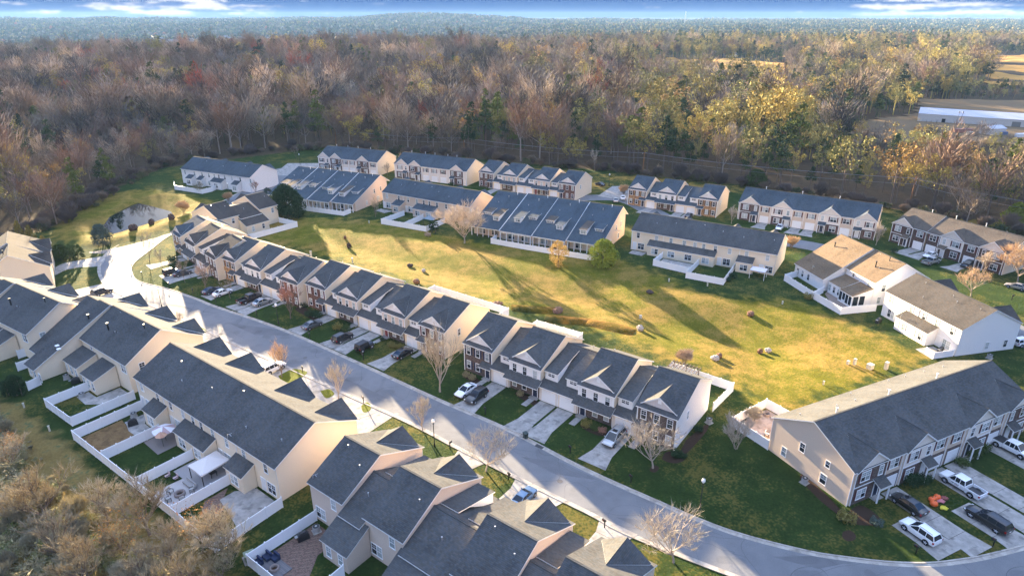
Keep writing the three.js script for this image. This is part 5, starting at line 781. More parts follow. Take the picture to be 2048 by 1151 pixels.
// ---------------------------------------------------------------- street lamps, mailboxes, bins, utility boxes
const lampA = thing('street_lamp', '', 'street lamp', 0, -50, 0, 0, 'black street lamps with white globes');
mesh('pole', new Geo().tube([0, 0, 0], [0, 0.7, 0], 0.16, 0.11, 10).tube([0, 0.7, 0], [0, 4.25, 0], 0.075, 0.06, 8).tube([0, 4.2, 0], [0, 4.36, 0], 0.13, 0.16, 10), M.iron, lampA);
mesh('globe', new THREE.LatheGeometry([[0.12, 4.36], [0.24, 4.55], [0.27, 4.75], [0.2, 4.98], [0.08, 5.1], [0.02, 5.2]].map((p) => new THREE.Vector2(...p)), 14), std(0.82, 0.8, 0.76, 0.3), lampA); mesh('lamp_cap', new Geo().tube([0, 5.1, 0], [0, 5.26, 0], 0.1, 0.02, 8), M.iron, lampA);
let firstLamp = true;
for (const [x, y, l] of [[869, 892, 'street lamp on the lit verge left of the street behind the gabled roof'], [1399.6, 1016, 'street lamp alone on the shaded lawn at the lower right'], [557, 648, 'street lamp on the lawn in front of the silver sedan'], [323, 613, 'street lamp by the roofs at the left bend of the street'], [1218, 372, 'street lamp at the turning area before the woods'], [600, 329, 'street lamp at the far end of the back street'], [458, 391, 'street lamp behind the pair of gabled houses near the pond']]) { const p = at(x, y); if (firstLamp) { lampA.position.set(p.x, 0, p.z); lampA.userData.label = l; firstLamp = false; } else copyOf(lampA, l, p.x, 0, p.z); }
let mailA = null;
for (const [x, y, l, turn = DH] of [[900, 897, 'black mailbox near the lamp on the left verge'], [1017, 959, 'black mailbox in a stone ring on the left verge'], [1209, 1055, 'black mailbox on the bright island at the lower street'], [605, 744, 'black mailbox on the lit island beside the white car'], [727, 806, 'black mailbox on the small island behind the fourth dark gable'], [337, 574, 'black mailbox by the drive with two parked cars at the bend'], [386, 587, 'black mailbox on the lawn left of the dark blue sedan'], [432, 606, 'black mailbox right of the two sedans on the far drive'], [513.5, 633, 'black mailbox below the silver sedan'], [619.5, 677, 'black mailbox right of the grey sedan'], [727, 720, 'black mailbox at the rear of the off-road car'], [971, 828, 'black mailbox on the lawn right of the two cars facing the street'], [1832, 1107, 'black mailbox beside the white sport utility car'], [1986, 1093, 'black mailbox beside the long black car'], [1140.5, 906, 'black mailbox on the dark lawn left of the minivan'], [1262, 965, 'mailbox in a planting ring at the edge of the big dark lawn'], [249, 603, 'black mailbox on the lit island near the dark grey car'], [264, 537, 'black mailbox inside the bend of the street'], [284, 553, 'second mailbox inside the bend near the bare trees'], [393, 661, 'black mailbox on the sunlit island by the small bare tree'], [2024, 600, 'black mailbox by the grey-beige sedan at the right edge', 20]]) {
  const p = at(x, y); if (!mailA) { mailA = thing('mailbox', l, 'mailbox', p.x, 0, p.z, 0, 'black mailboxes on posts'); mesh('post', new Geo().box(-0.06, 0.06, -0.1, 1.15, -0.06, 0.06).box(-0.06, 0.06, 0.95, 1.03, 0, 0.4), M.iron, mailA); const b = new Geo().box(-0.12, 0.12, 1.1, 1.24, -0.15, 0.42); b.tube([0, 1.24, -0.15], [0, 1.24, 0.42], 0.12, 0.12, 10); mesh('box', b, M.iron, mailA); mesh('flag', new Geo().box(0.125, 0.14, 1.2, 1.4, 0.1, 0.14), lampRed, mailA); } else copyOf(mailA, l, p.x, 0, p.z);
  scene.children.at(-1).rotation.y = Math.atan2(Math.cos(turn * Math.PI / 180), Math.sin(turn * Math.PI / 180)) + (x < 1020 && y > 600 && ![432, 513.5, 619.5, 727, 971].includes(x) ? Math.PI : 0);
}
{ const p = at(1051, 876), o = thing('wheelie_bin', 'dark green wheelie bin at the kerb between two drives', 'bin', p.x, 0.03, p.z, 0.5); const b = new Geo(); const q = (y, w, d) => [[-w, y, -d], [w, y, -d], [w, y, d], [-w, y, d]], A = q(0.08, 0.24, 0.28), B = q(1.0, 0.31, 0.38); for (let k = 0; k < 4; k++) b.face([A[k], A[(k + 1) % 4], B[(k + 1) % 4], B[k]]); b.face(A); mesh('body', b, std(0.02, 0.035, 0.03, 0.5), o); mesh('lid', new Geo().box(-0.34, 0.34, 1.0, 1.06, -0.42, 0.42), std(0.022, 0.036, 0.03, 0.5), o); mesh('wheel', new Geo().tube([-0.3, 0.12, -0.28], [-0.24, 0.12, -0.28], 0.12, 0.12, 12), tyreMat, o); mesh('wheel', new Geo().tube([0.24, 0.12, -0.28], [0.3, 0.12, -0.28], 0.12, 0.12, 12), tyreMat, o); }
{ const p = at(1080, 892), o = thing('drain_grate', 'dark iron drain grate at the drive foot by the kerb', 'drain', p.x, 0.02, p.z, Math.PI / 2 - DH * Math.PI / 180); mesh('frame', new Geo().box(-0.7, 0.7, 0.01, 0.05, -0.45, 0.45), M.iron, o); for (let k = 0; k < 6; k++) mesh('bar', new Geo().box(-0.62 + k * 0.22, -0.5 + k * 0.22, 0.05, 0.07, -0.38, 0.38), std(0.06, 0.055, 0.05, 0.6), o); }
const boxGreen = std(0.5, 0.47, 0.38, 0.6);
for (const [x, y, w, h, d, l] of [[1696, 728, 0.5, 0.7, 0.4, 'small low utility pedestal, leftmost of the group in the field'], [1709, 729, 0.5, 1.25, 0.4, 'tall pale utility pedestal, second of the group in the field'], [1740, 737, 1.1, 0.95, 0.9, 'wide pale utility cabinet in the field'], [1772, 738, 0.65, 1.5, 0.5, 'tall utility cabinet next to the tan roof'], [1647, 769, 0.22, 0.75, 0.22, 'thin white marker post in the straw part of the field'], [1281, 637, 0.5, 0.8, 0.4, 'small utility pedestal right of the upper mound'], [48, 815, 0.22, 0.9, 0.22, 'white marker post by the woods at the left edge'], [99, 862, 0.22, 1.0, 0.22, 'white marker post between the fences at the left edge'], [622, 513, 0.5, 1.6, 0.4, 'brown utility pedestal behind the stone-front row'], [705, 527, 0.3, 1.6, 0.3, 'pale pipe standing behind the gabled row'], [1338, 563, 0.25, 0.8, 0.25, 'white marker post left in front of the beige row'], [1415, 572, 0.25, 0.8, 0.25, 'white marker post right in front of the beige row'], [738, 446, 0.25, 0.8, 0.25, 'white marker post near the big evergreen yard'], [1565, 608, 0.25, 0.7, 0.25, 'white marker post left of the stepping fence']]) { const p = onGround(x, y), o = thing('utility_box', l, 'utility box', p.x, p.y, p.z, 0.5); mesh('cabinet', new Geo().box(-w / 2, w / 2, 0.03, h, -d / 2, d / 2), boxGreen, o); mesh('lid', new Geo().box(-w / 2 - 0.04, w / 2 + 0.04, h, h + 0.07, -d / 2 - 0.04, d / 2 + 0.04), boxGreen, o); }
{ const p = at(500, 1118), o = thing('utility_box', 'pale green transformer cabinet beside the fence corner at the bottom', 'utility box', p.x, 0, p.z, 0.6); mesh('cabinet', new Geo().box(-0.6, 0.6, 0.1, 0.95, -0.5, 0.5), std(0.16, 0.2, 0.13, 0.6), o); mesh('lid', new Geo().box(-0.64, 0.64, 0.95, 1.03, -0.54, 0.54), std(0.18, 0.23, 0.15, 0.6), o); mesh('plinth', new Geo().box(-0.8, 0.8, -0.1, 0.1, -0.8, 0.8), M.concrete, o); }

// ---------------------------------------------------------------- boulders
function boulder(label, px, py, w, h, d, mat, seed) {
  const g = new THREE.IcosahedronGeometry(1, 3), q = g.attributes.position, k = createNoise2D(rng(seed)); for (let i = 0; i < q.count; i++) { const x = q.getX(i), y = q.getY(i), z = q.getZ(i), s = 1 + 0.22 * k(x * 1.6 + z, y * 1.6 - z) + 0.08 * k(x * 5 + 3, y * 5 + z * 4); q.setXYZ(i, x * s * w / 2, Math.max(-0.3, (y * s * 0.5 + 0.38) * h), z * s * d / 2); } g.computeVertexNormals();
  const p = onGround(px, py), m = mesh('boulder', g, mat, null); tag(m, label, 'boulder'); m.position.set(p.x, p.y - 0.05, p.z); m.rotation.y = seed; return m;
}
const rockDark = std(0.07, 0.05, 0.042, 0.95, { bumpMap: grainBump, bumpScale: 0.05 }), rockPale = std(0.4, 0.34, 0.28, 0.95, { bumpMap: grainBump, bumpScale: 0.05 }), rockBrown = std(0.17, 0.095, 0.06, 0.95, { bumpMap: grainBump, bumpScale: 0.05 });
for (const q of [['dark boulder by the pond, nearest the spruce', 267, 462, 2.6, 2.6, 1.8, rockDark], ['dark boulder by the pond, middle one', 303, 449, 2.2, 2.3, 1.6, rockDark], ['dark boulder by the pond, farthest one beside the orange shrub', 343, 439, 2.6, 2.4, 1.8, rockDark], ['grey boulder in the field behind the red brick row', 820, 533, 1.6, 1.1, 1.3, rockDark], ['pale boulder in the field right of the grey one', 847, 543, 1.3, 1.1, 1.0, rockPale], ['reddish boulder close behind the red brick row roofs', 833, 566, 1.9, 1.4, 1.5, rockBrown], ['low brown boulder at the left end of the small mound', 994, 608, 2.6, 0.8, 1.6, rockBrown], ['brown boulder at the right end of the small mound', 1116, 624, 3.0, 1.4, 2.0, rockBrown], ['pale boulder at the right end of the long mound', 1280, 660, 1.6, 1.4, 1.3, rockPale], ['pale boulder of the pair near the garden pergola', 1430, 719, 1.7, 1.2, 1.4, rockPale], ['brown boulder of the pair near the garden pergola', 1438, 714, 1.4, 1.1, 1.2, rockBrown], ['dark boulder of the pair in the middle of the field', 1520, 706, 1.1, 1.3, 1.0, rockBrown], ['pale brown boulder of the pair in the middle of the field', 1536, 703, 1.3, 1.1, 1.2, rockPale], ['brown boulder in front of the stepping fence', 1501, 630, 2.0, 1.2, 1.5, rockBrown], ['low dark boulder below the yard of the beige row', 1300, 585, 2.0, 0.8, 1.6, rockDark], ['dark boulder near the white fence of the pair at the field head', 698, 496, 1.2, 2.0, 1.0, rockDark], ['brown small boulder above the dark one at the field head', 690, 477, 0.9, 1.2, 0.8, rockBrown]].entries()) boulder(...q[1], 500 + q[0]);

// ---------------------------------------------------------------- utility poles and wires
const poleWood = std(0.26, 0.13, 0.06, 0.9), POLES = [[672, 291, 9], [928, 313, 9.5], [1285, 350, 10], [1817, 418, 11.5], [2230, 505, 11.5]].map(([x, y, h]) => { const p = at(x, y); return [p, h]; });
POLES.forEach(([p, h], i) => { if (i > 3) return; const o = thing('utility_pole', ['utility pole behind the far grey row with wires', 'brown utility pole behind the grey and brown row', 'brown utility pole behind the stone-front row', 'tall brown utility pole between the long row and the dark brick row'][i], 'utility pole', p.x, 0, p.z, 0.5); mesh('pole', new Geo().tube([0, -0.5, 0], [0.25, h, 0], 0.27, 0.19, 9), poleWood, o); mesh('crossarm', new Geo().box(-1.1, 1.3, h - 0.9, h - 0.76, -0.07, 0.07), poleWood, o); for (const x of [-0.9, 0.1, 1.1]) mesh('insulator', new Geo().tube([x, h - 0.76, 0], [x, h - 0.55, 0], 0.06, 0.05, 6), M.trim, o); if (i % 2) mesh('transformer', new Geo().tube([0.45, h - 2.6, 0], [0.45, h - 1.6, 0], 0.24, 0.24, 10), std(0.35, 0.35, 0.34, 0.5), o); });
for (const [k, dy] of [['upper overhead wires strung in front of the woods', 0.5], ['lower overhead wires strung in front of the woods', 2.6]]) { const g = new Geo(); for (let i = 0; i + 1 < POLES.length; i++) for (const off of dy < 1 ? [-0.5, 0.7] : [0]) { const [a, ha] = POLES[i], [b, hb] = POLES[i + 1]; let q = null; for (let s = 0; s <= 12; s++) { const t = s / 12, c = [lerp(a.x, b.x, t) + off, lerp(ha, hb, t) - dy - 5 * t * (1 - t), lerp(a.z, b.z, t)]; if (q) g.tube(q, c, 0.045, 0.045, 3, false); q = c; } } tag(mesh('overhead_wires', g, std(0.25, 0.25, 0.26, 0.5)), k, 'wires'); }

// ---------------------------------------------------------------- yards
function yard(H, name, label, cat, x, z, turn = 0, rear = null) { const [[wx, wz]] = rear([[x, z]]); return thing(name, label, cat, wx, 0, wz, turn); }
const T3r = Math.PI / 2 - 126.9 * Math.PI / 180;
function flat(name, list, mat, y = 0.02, o) { const g = new THREE.ShapeGeometry(new THREE.Shape(list.map(([x, z]) => new THREE.Vector2(x, -z)))); g.rotateX(-Math.PI / 2); g.translate(0, y, 0); const q = g.attributes.position; for (let i = 0; i < q.count; i++) g.attributes.uv.setXY(i, q.getX(i), q.getZ(i)); return struct(name, g, mat); }
const deadGrass = std(0.24, 0.15, 0.07, 1, { bumpMap: grainBump, bumpScale: 0.06, map: concreteTex }), paverMat = std(0.62, 0.55, 0.5, 0.9, { map: brickTex }), gravel = std(0.5, 0.4, 0.33, 1, { map: concreteTex, bumpMap: grainBump, bumpScale: 0.05 });
flat('dry_lawn', l3([[1.8, 3.8], [1.9, 10.6], [10.5, 10.2], [10.5, 5]]), deadGrass); flat('patio', l3([[3, 0], [3, 3.8], [6, 4.6], [10, 4.5], [10, 2.2], [6, 2]]), M.concrete, 0.05); flat('patio', l3([[11, 0], [11, 4.6], [16, 4.8], [16, 0]]), std(0.2, 0.17, 0.15, 0.9), 0.05); flat('patio', l3([[21.8, 0], [21.8, 5.4], [30.6, 5.4], [30.6, 0]]), std(0.3, 0.28, 0.27, 0.9), 0.05); flat('patio', l3([[24.5, 5.4], [24, 9.6], [30.5, 9.6], [30.6, 5.4]]), std(0.4, 0.36, 0.33, 0.9), 0.055); flat('patio', l3([[33, 2.4], [33, 4.6], [41, 6.4], [41, 0.2], [35, 0.1]]), M.concrete, 0.05); flat('paver_patch', l3([[31.6, 2.5], [31.6, 6], [34, 8], [36, 6], [33, 4]]), paverMat, 0.045);
flat('paved_yard', l4([[1.4, 0.4], [1.2, 9.6], [6.5, 9.6], [8.5, 7], [6.2, 3.8], [6.2, 0.4]]), paverMat, 0.03); flat('patio', nr([[0.2, -15.2], [-0.3, -21.2], [8.4, -22.8], [9.2, -15.4]]), gravel, 0.03); flat('patio', m4([[11, 2.4], [11, 5], [20, 5.6], [20, 2.4]]), M.concrete, 0.04); flat('patio', m4([[1, 0.4], [1, 3.4], [5, 3.6], [5.4, 0.4]]), M.concrete, 0.04); flat('patio', m2([[0, 1], [0, 4], [5, 4.6], [6, 1]]), M.concrete, 0.04); flat('patio', rearW([83.2, -132.4], 167.1, [[15.6, 0.5], [15.8, 5], [20.2, 5.2], [20, 0.3]]), M.concrete, 0.04); flat('patio', l2([[9, 4.2], [9, 6.2], [13, 6.4], [17, 3], [17, 0.2], [12, 0.2], [12, 4.2]]), M.concrete, 0.04); flat('patio', poly2([[1650, 588], [1660, 575], [1700, 600], [1692, 622], [1672, 618]]), std(0.25, 0.19, 0.15, 0.9), 0.04);
{ // canopy over the dining set
  const c = [[1300, 770], [1440, 878], [1735, 705], [1597, 612]].map(([x, y]) => at(120 + x * 0.1955, 780 + y * 0.1955, 2.25)), m = c.reduce((a, b) => a.clone().add(b)).divideScalar(4), o = thing('canopy', 'cream fabric garden canopy with dark posts in the fenced yard', 'canopy', m.x, 0, m.z);
  const q = c.map((p) => [p.x - m.x, 2.25, p.z - m.z]), t = [0, 3.3, 0], f = new Geo(); for (let i = 0; i < 4; i++) { const a = q[i], b = q[(i + 1) % 4], h = [(a[0] + b[0]) / 2 * 0.97, 2.2, (a[2] + b[2]) / 2 * 0.97], k = (p, s, y) => [p[0] * s, y, p[2] * s]; f.face([a, h, k(h, 0.5, 2.72)]); f.face([a, k(h, 0.5, 2.72), k(a, 0.5, 2.74)]); f.face([h, b, k(b, 0.5, 2.74)]); f.face([h, k(b, 0.5, 2.74), k(h, 0.5, 2.72)]); f.face([k(a, 0.5, 2.74), k(h, 0.5, 2.72), t]); f.face([k(h, 0.5, 2.72), k(b, 0.5, 2.74), t]); f.face([[a[0], a[1] - 0.2, a[2]], [b[0], b[1] - 0.2, b[2]], b, a]); }
  mesh('cloth', f, std(0.62, 0.57, 0.53, 0.9), o); for (const p of q) mesh('post', new Geo().box(p[0] * 0.94 - 0.05, p[0] * 0.94 + 0.05, 0, 2.3, p[2] * 0.94 - 0.05, p[2] * 0.94 + 0.05), M.iron, o);
  const d = thing('garden_table', 'dark dining table under the cream canopy', 'table', m.x, 0.05, m.z, T3r); mesh('tabletop', new Geo().box(-0.95, 0.95, 0.7, 0.75, -0.5, 0.5), plastic, d); for (const [x, z] of [[-0.8, -0.4], [0.8, -0.4], [-0.8, 0.4], [0.8, 0.4]]) mesh('leg', new Geo().box(x - 0.04, x + 0.04, 0, 0.7, z - 0.04, z + 0.04), M.iron, d);
}
function umbrella(label, x, z, r, colA, colB) { const o = thing('garden_umbrella', label, 'umbrella', x, 0, z, 0.3); for (let k = 0; k < 8; k++) { const a = k / 8 * 6.283, b = (k + 1) / 8 * 6.283; mesh('cloth_panel', new Geo().face([[Math.cos(b) * r, 2.1, Math.sin(b) * r], [0, 2.75, 0], [Math.cos(a) * r, 2.1, Math.sin(a) * r]]), k % 3 === 1 ? colB : colA, o); } mesh('pole', new Geo().tube([0, 0, 0], [0, 2.8, 0], 0.03, 0.03, 6), M.iron, o); return o; }
{ const [[x, z]] = l3([[13.4, 2.2]]); umbrella('white and pink garden umbrella beside the divider', x, z, 1.75, std(0.66, 0.62, 0.62, 0.9), std(0.4, 0.28, 0.27, 0.9)); const [[x2, z2]] = l3([[14.6, 3.2]]); umbrella('small peach coloured umbrella next to the white one', x2, z2, 0.9, std(0.5, 0.3, 0.2, 0.9), std(0.45, 0.25, 0.17, 0.9)); }
function chair(label, x, z, turn, mat) { const o = thing('garden_chair', label, 'chair', x, 0.05, z, turn); mesh('seat', new Geo().box(-0.3, 0.3, 0.34, 0.44, -0.3, 0.3), mat, o); mesh('backrest', new Geo().box(-0.3, 0.3, 0.44, 0.95, -0.34, -0.27), mat, o); for (const s of [-1, 1]) { mesh('armrest', new Geo().box(s * 0.34 - 0.04, s * 0.34 + 0.04, 0.55, 0.6, -0.3, 0.3), M.iron, o); for (const q of [-1, 1]) mesh('leg', new Geo().box(s * 0.34 - 0.03, s * 0.34 + 0.03, 0, 0.55, q * 0.27 - 0.03, q * 0.27 + 0.03), M.iron, o); } return o; }
function firepit(label, x, z, r) { const o = thing('fire_pit', label, 'fire pit', x, 0.05, z); const g = new THREE.LatheGeometry([[r * 0.62, 0.05], [r * 0.62, 0.42], [r, 0.42], [r, 0], [r * 0.98, 0]].map((p) => new THREE.Vector2(...p)), 20); mesh('ring', g, std(0.22, 0.18, 0.16, 0.9), o); mesh('ash_bed', new Geo().tube([0, 0, 0], [0, 0.12, 0], r * 0.6, r * 0.6, 16), M.mulch, o); }
{ const [[x, z]] = l3([[27.6, 7.4]]); firepit('round stone fire pit between garden chairs in the fenced yard', x, z, 0.75); [[-1.5, -0.3, 'left'], [1.4, -0.7, 'right'], [0.9, 1.2, 'near'], [-1.0, 1.3, 'near left']].forEach(([dx, dz, w]) => chair(`grey cushioned garden chair on the ${w} side of the fire pit`, x + dx, z + dz, Math.atan2(-dx, -dz), std(0.4, 0.38, 0.35, 0.9))); const [[bx, bz]] = l3([[26.9, 5.6]]), o = thing('garden_bench', 'grey curved garden seat behind the fire pit', 'bench', bx, 0.05, bz, T3r); mesh('seat', new Geo().box(-1.3, 1.3, 0.1, 0.42, -0.35, 0.35), std(0.3, 0.28, 0.26, 0.9), o); mesh('backrest', new Geo().box(-1.3, 1.3, 0.42, 0.8, -0.45, -0.3), std(0.34, 0.32, 0.3, 0.9), o);
  [[22.6, 6.6, 'left'], [24, 6.1, 'right']].forEach(([a, b, w]) => { const [[cx, cz]] = l3([[a, b]]); chair(`pale pink garden chair by the divider, ${w} one`, cx, cz, T3r, std(0.5, 0.38, 0.37, 0.9)); }); }
function acUnit(label, x, z) { const o = thing('air_conditioner', label, 'air conditioner', x, 0, z, 0.6); mesh('pad', new Geo().box(-0.55, 0.55, -0.02, 0.08, -0.55, 0.55), M.concrete, o); mesh('casing', new Geo().tube([0, 0.08, 0], [0, 0.86, 0], 0.48, 0.48, 8), std(0.33, 0.32, 0.3, 0.6), o); mesh('grille', new Geo().tube([0, 0.86, 0], [0, 0.9, 0], 0.42, 0.42, 16), plastic, o); mesh('fan_hub', new Geo().tube([0, 0.9, 0], [0, 0.93, 0], 0.14, 0.14, 10), std(0.4, 0.4, 0.38, 0.5), o); return o; }
for (const [l, x, y] of [['air conditioner at the white end wall of the nearest gabled row', 1418, 845], ['air conditioner at the side wall of the tan foreground row', 1609, 965], ['air conditioner at the blue-white side wall of the white pair', 1979, 716], ['air conditioner in the paved yard at the bottom', 633, 1062], ['air conditioner beside the dark grill cover in the dry lawn yard', 268, 834], ['air conditioner between the glazed garden rooms', 133, 757], ['grey tank-like air conditioner in the middle left yard', 164, 794]]) { const p = at(x, y); acUnit(l, p.x, p.z); }
function grill(label, px, py, turn = 0.6) { const p = at(px, py), o = thing('grill', label, 'grill', p.x, 0.04, p.z, turn), g = new Geo(), A = [[-0.75, 0, -0.33], [0.75, 0, -0.33], [0.75, 0, 0.33], [-0.75, 0, 0.33]], B = A.map(([x, , z]) => [x * 0.9, 0.85, z * 0.95]), C = A.map(([x, , z]) => [x * 0.45, 1.2, z * 0.6]); for (let k = 0; k < 4; k++) { const j = (k + 1) % 4; g.face([A[k], A[j], B[j], B[k]]); g.face([B[k], B[j], C[j], C[k]]); } g.face(C); mesh('cover', g, M.black, o); mesh('shelf', new Geo().box(-1.05, -0.68, 0.8, 0.84, -0.25, 0.25), std(0.2, 0.2, 0.2, 0.5), o); }
for (const [l, x, y] of [['black covered grill on the patio of the dry lawn yard', 266, 850], ['black covered grill in the middle left yard', 152, 766], ['dark covered grill beside the bottom paved yard patio', 607, 1078], ['black grill on the white pair patio', 1881, 704], ['black covered grill in the corner yard of the orange-roofed pair', 1609, 553], ['dark covered grill on the side lawn of the white pair', 1757, 645]]) grill(l, x, y);
{ const [[x, z]] = l4([[3.3, 8.6]]), turn = Math.PI / 2 - 126.8 * Math.PI / 180, o = thing('deck', 'grey wooden deck in the corner of the bottom paved yard', 'deck', x, 0, z, turn); for (let k = 0; k < 14; k++) mesh('plank', cached('plank', () => new Geo().box(-2.2, 2.2, 0.06, 0.16, -0.09, 0.09).build()), k % 3 ? std(0.16, 0.15, 0.15, 0.85) : std(0.13, 0.125, 0.13, 0.85), o).position.z = -1.5 + k * 0.2; firepit('round grey stone fire pit on the wooden deck', ...l4([[3.9, 8.4]])[0], 0.6); [[1.6, 9.1, 'left'], [2.6, 7.4, 'right'], [1.7, 7.9, 'corner']].forEach(([a, b, w]) => { const [[sx, sz]] = l4([[a, b]]), s = thing('garden_sofa', `navy covered garden sofa section on the deck, ${w} one`, 'sofa', sx, 0.16, sz, turn); mesh('seat', new Geo().box(-0.55, 0.55, 0, 0.42, -0.42, 0.42), std(0.025, 0.035, 0.07, 0.9), s); mesh('backrest', new Geo().box(-0.55, 0.55, 0.42, 0.85, -0.42, -0.2), std(0.03, 0.04, 0.08, 0.9), s); }); }
{ const [[x, z]] = nr([[2.6, -17]]); chair('white plastic chair in the gravel patio', x, z, 1.0, std(0.75, 0.75, 0.72, 0.5)); firepit('rust brown round pit at the back of the gravel patio', ...nr([[7.0, -21.4]])[0], 0.55); firepit('rust brown round pit near the wall of the gravel patio', ...nr([[7.4, -18.6]])[0], 0.5); }
{ const [[x, z]] = m4([[36.6, 3.2]]), o = thing('canopy', 'white flat fabric canopy at the end of the beige row', 'canopy', x, 0, z, Math.PI / 2 - 121.9 * Math.PI / 180); mesh('cloth', new Geo().face([[-1.9, 2.3, 1.6], [1.9, 2.3, 1.6], [0, 2.75, 0]]).face([[1.9, 2.3, 1.6], [1.9, 2.3, -1.6], [0, 2.75, 0]]).face([[1.9, 2.3, -1.6], [-1.9, 2.3, -1.6], [0, 2.75, 0]]).face([[-1.9, 2.3, -1.6], [-1.9, 2.3, 1.6], [0, 2.75, 0]]), std(0.66, 0.6, 0.6, 0.9), o); for (const [a, b] of [[-1.8, 1.5], [1.8, 1.5], [1.8, -1.5], [-1.8, -1.5]]) mesh('post', new Geo().box(a - 0.05, a + 0.05, 0, 2.35, b - 0.05, b + 0.05), M.trim, o); }
{ const [[x, z]] = m2([[27, 7]]), o = thing('gazebo', 'grey-roofed garden gazebo in the yard of the tan row', 'gazebo', x, 0, z, Math.PI / 2 - 121.7 * Math.PI / 180); mesh('roof', new Geo().face([[-2, 2.3, 1.7], [2, 2.3, 1.7], [0.5, 3, 0], [-0.5, 3, 0]]).face([[2, 2.3, -1.7], [-2, 2.3, -1.7], [-0.5, 3, 0], [0.5, 3, 0]]).face([[2, 2.3, 1.7], [2, 2.3, -1.7], [0.5, 3, 0]]).face([[-2, 2.3, -1.7], [-2, 2.3, 1.7], [-0.5, 3, 0]]), std(0.16, 0.2, 0.22, 0.7), o); for (const [a, b] of [[-1.8, 1.5], [1.8, 1.5], [1.8, -1.5], [-1.8, -1.5]]) mesh('post', new Geo().box(a - 0.06, a + 0.06, 0, 2.35, b - 0.06, b + 0.06), M.iron, o); }
{ const [[x, z]] = d4([[35.3, -21.5]]), o = thing('pergola', 'dark open pergola behind the nearest gabled row', 'pergola', x, 0, z, Math.PI / 2 - 126.3 * Math.PI / 180); for (const a of [-2.4, 0, 2.4]) for (const b of [-1.2, 1.2]) mesh('post', new Geo().box(a - 0.07, a + 0.07, 0, 2.4, b - 0.07, b + 0.07), M.bark, o); for (const b of [-1.2, 1.2]) mesh('beam', new Geo().box(-2.8, 2.8, 2.4, 2.55, b - 0.06, b + 0.06), M.bark, o); for (let k = 0; k < 9; k++) mesh('rafter', cached('rafter', () => new Geo().box(-0.05, 0.05, 2.55, 2.68, -1.6, 1.6).build()), M.bark, o).position.x = -2.6 + k * 0.65; }
// blow-up pumpkins and toys on the lawn of the tan row
{ const orange = std(0.75, 0.12, 0.02, 0.45), stem = std(0.06, 0.1, 0.02, 0.7);
  const pumpkin = (label, px, py, r) => { const p = at(px, py), o = thing('pumpkin_decoration', label, 'decoration', p.x, 0, p.z), g = new THREE.SphereGeometry(r, 32, 16), q = g.attributes.position; for (let i = 0; i < q.count; i++) { const x = q.getX(i), y = q.getY(i), z = q.getZ(i), k = 1 + 0.06 * Math.cos(Math.atan2(z, x) * 9); q.setXYZ(i, x * k, y * 0.86 + r * 0.84, z * k); } g.computeVertexNormals(); mesh('pumpkin', g, orange, o); mesh('stem', new Geo().tube([0, r * 1.6, 0], [0.08, r * 2, 0], 0.07, 0.04, 6), stem, o); };
  pumpkin('orange pumpkin decoration at the back left of the lawn group', 1863, 1002, 0.42); pumpkin('orange-red pumpkin decoration at the top of the lawn group', 1874, 997, 0.44); pumpkin('largest orange pumpkin decoration at the front of the lawn group', 1867, 1011, 0.5); pumpkin('deep orange pumpkin decoration between the others', 1869, 999.5, 0.36);
  for (const [l, px, py, c] of [['yellow deflated decoration lying on the lawn', 1888, 1017, std(0.6, 0.5, 0.03, 0.6)], ['pink deflated decoration behind the pumpkins', 1882, 1003, std(0.5, 0.16, 0.17, 0.6)], ['dark red deflated decoration right of the pumpkins', 1889, 997, std(0.2, 0.05, 0.04, 0.6)]]) { const g = new THREE.SphereGeometry(0.5, 18, 10), q = g.attributes.position; for (let i = 0; i < q.count; i++) { const x = q.getX(i), z = q.getZ(i); q.setXYZ(i, x * (1.1 + 0.3 * n2(x * 3, z * 3)), Math.max(0.01, q.getY(i) * 0.35 + 0.15 + 0.12 * n2(x * 4 + 5, z * 4)), z * 0.8); } g.computeVertexNormals(); const p = at(px, py), m = mesh('deflated_decoration', g, c, null); tag(m, l, 'decoration'); m.position.set(p.x, 0, p.z); } }
function dish(label, p) { const o = thing('satellite_dish', label, 'satellite dish', p.x, p.y, p.z, 2.2); const g = new THREE.SphereGeometry(0.6, 16, 6, 0, Math.PI * 2, 0, 0.5); g.rotateX(1.1); mesh('reflector', g, std(0.4, 0.4, 0.4, 0.5), o); mesh('mast', new Geo().tube([0, -0.3, 0], [0, 0.55, 0.1], 0.035, 0.035, 6), M.metal, o); mesh('receiver_arm', new Geo().tube([0, 0.5, 0.1], [0, 0.5, 0.75], 0.02, 0.02, 5), M.metal, o); }
dish('satellite dish at the eave of the long charcoal roof', at(454, 875, 6.1)); dish('satellite dish on the corner of the grey gabled roof at the bottom', at(625, 957, 6.1)); dish('satellite dish on the eave of the orange-brown roof', at(1625, 535, 4.6)); dish('satellite dish on the roof end of the beige row', at(1548, 504, 6.2)); dish('satellite dish on the low roof of the white pair', at(1802, 633, 3.4));

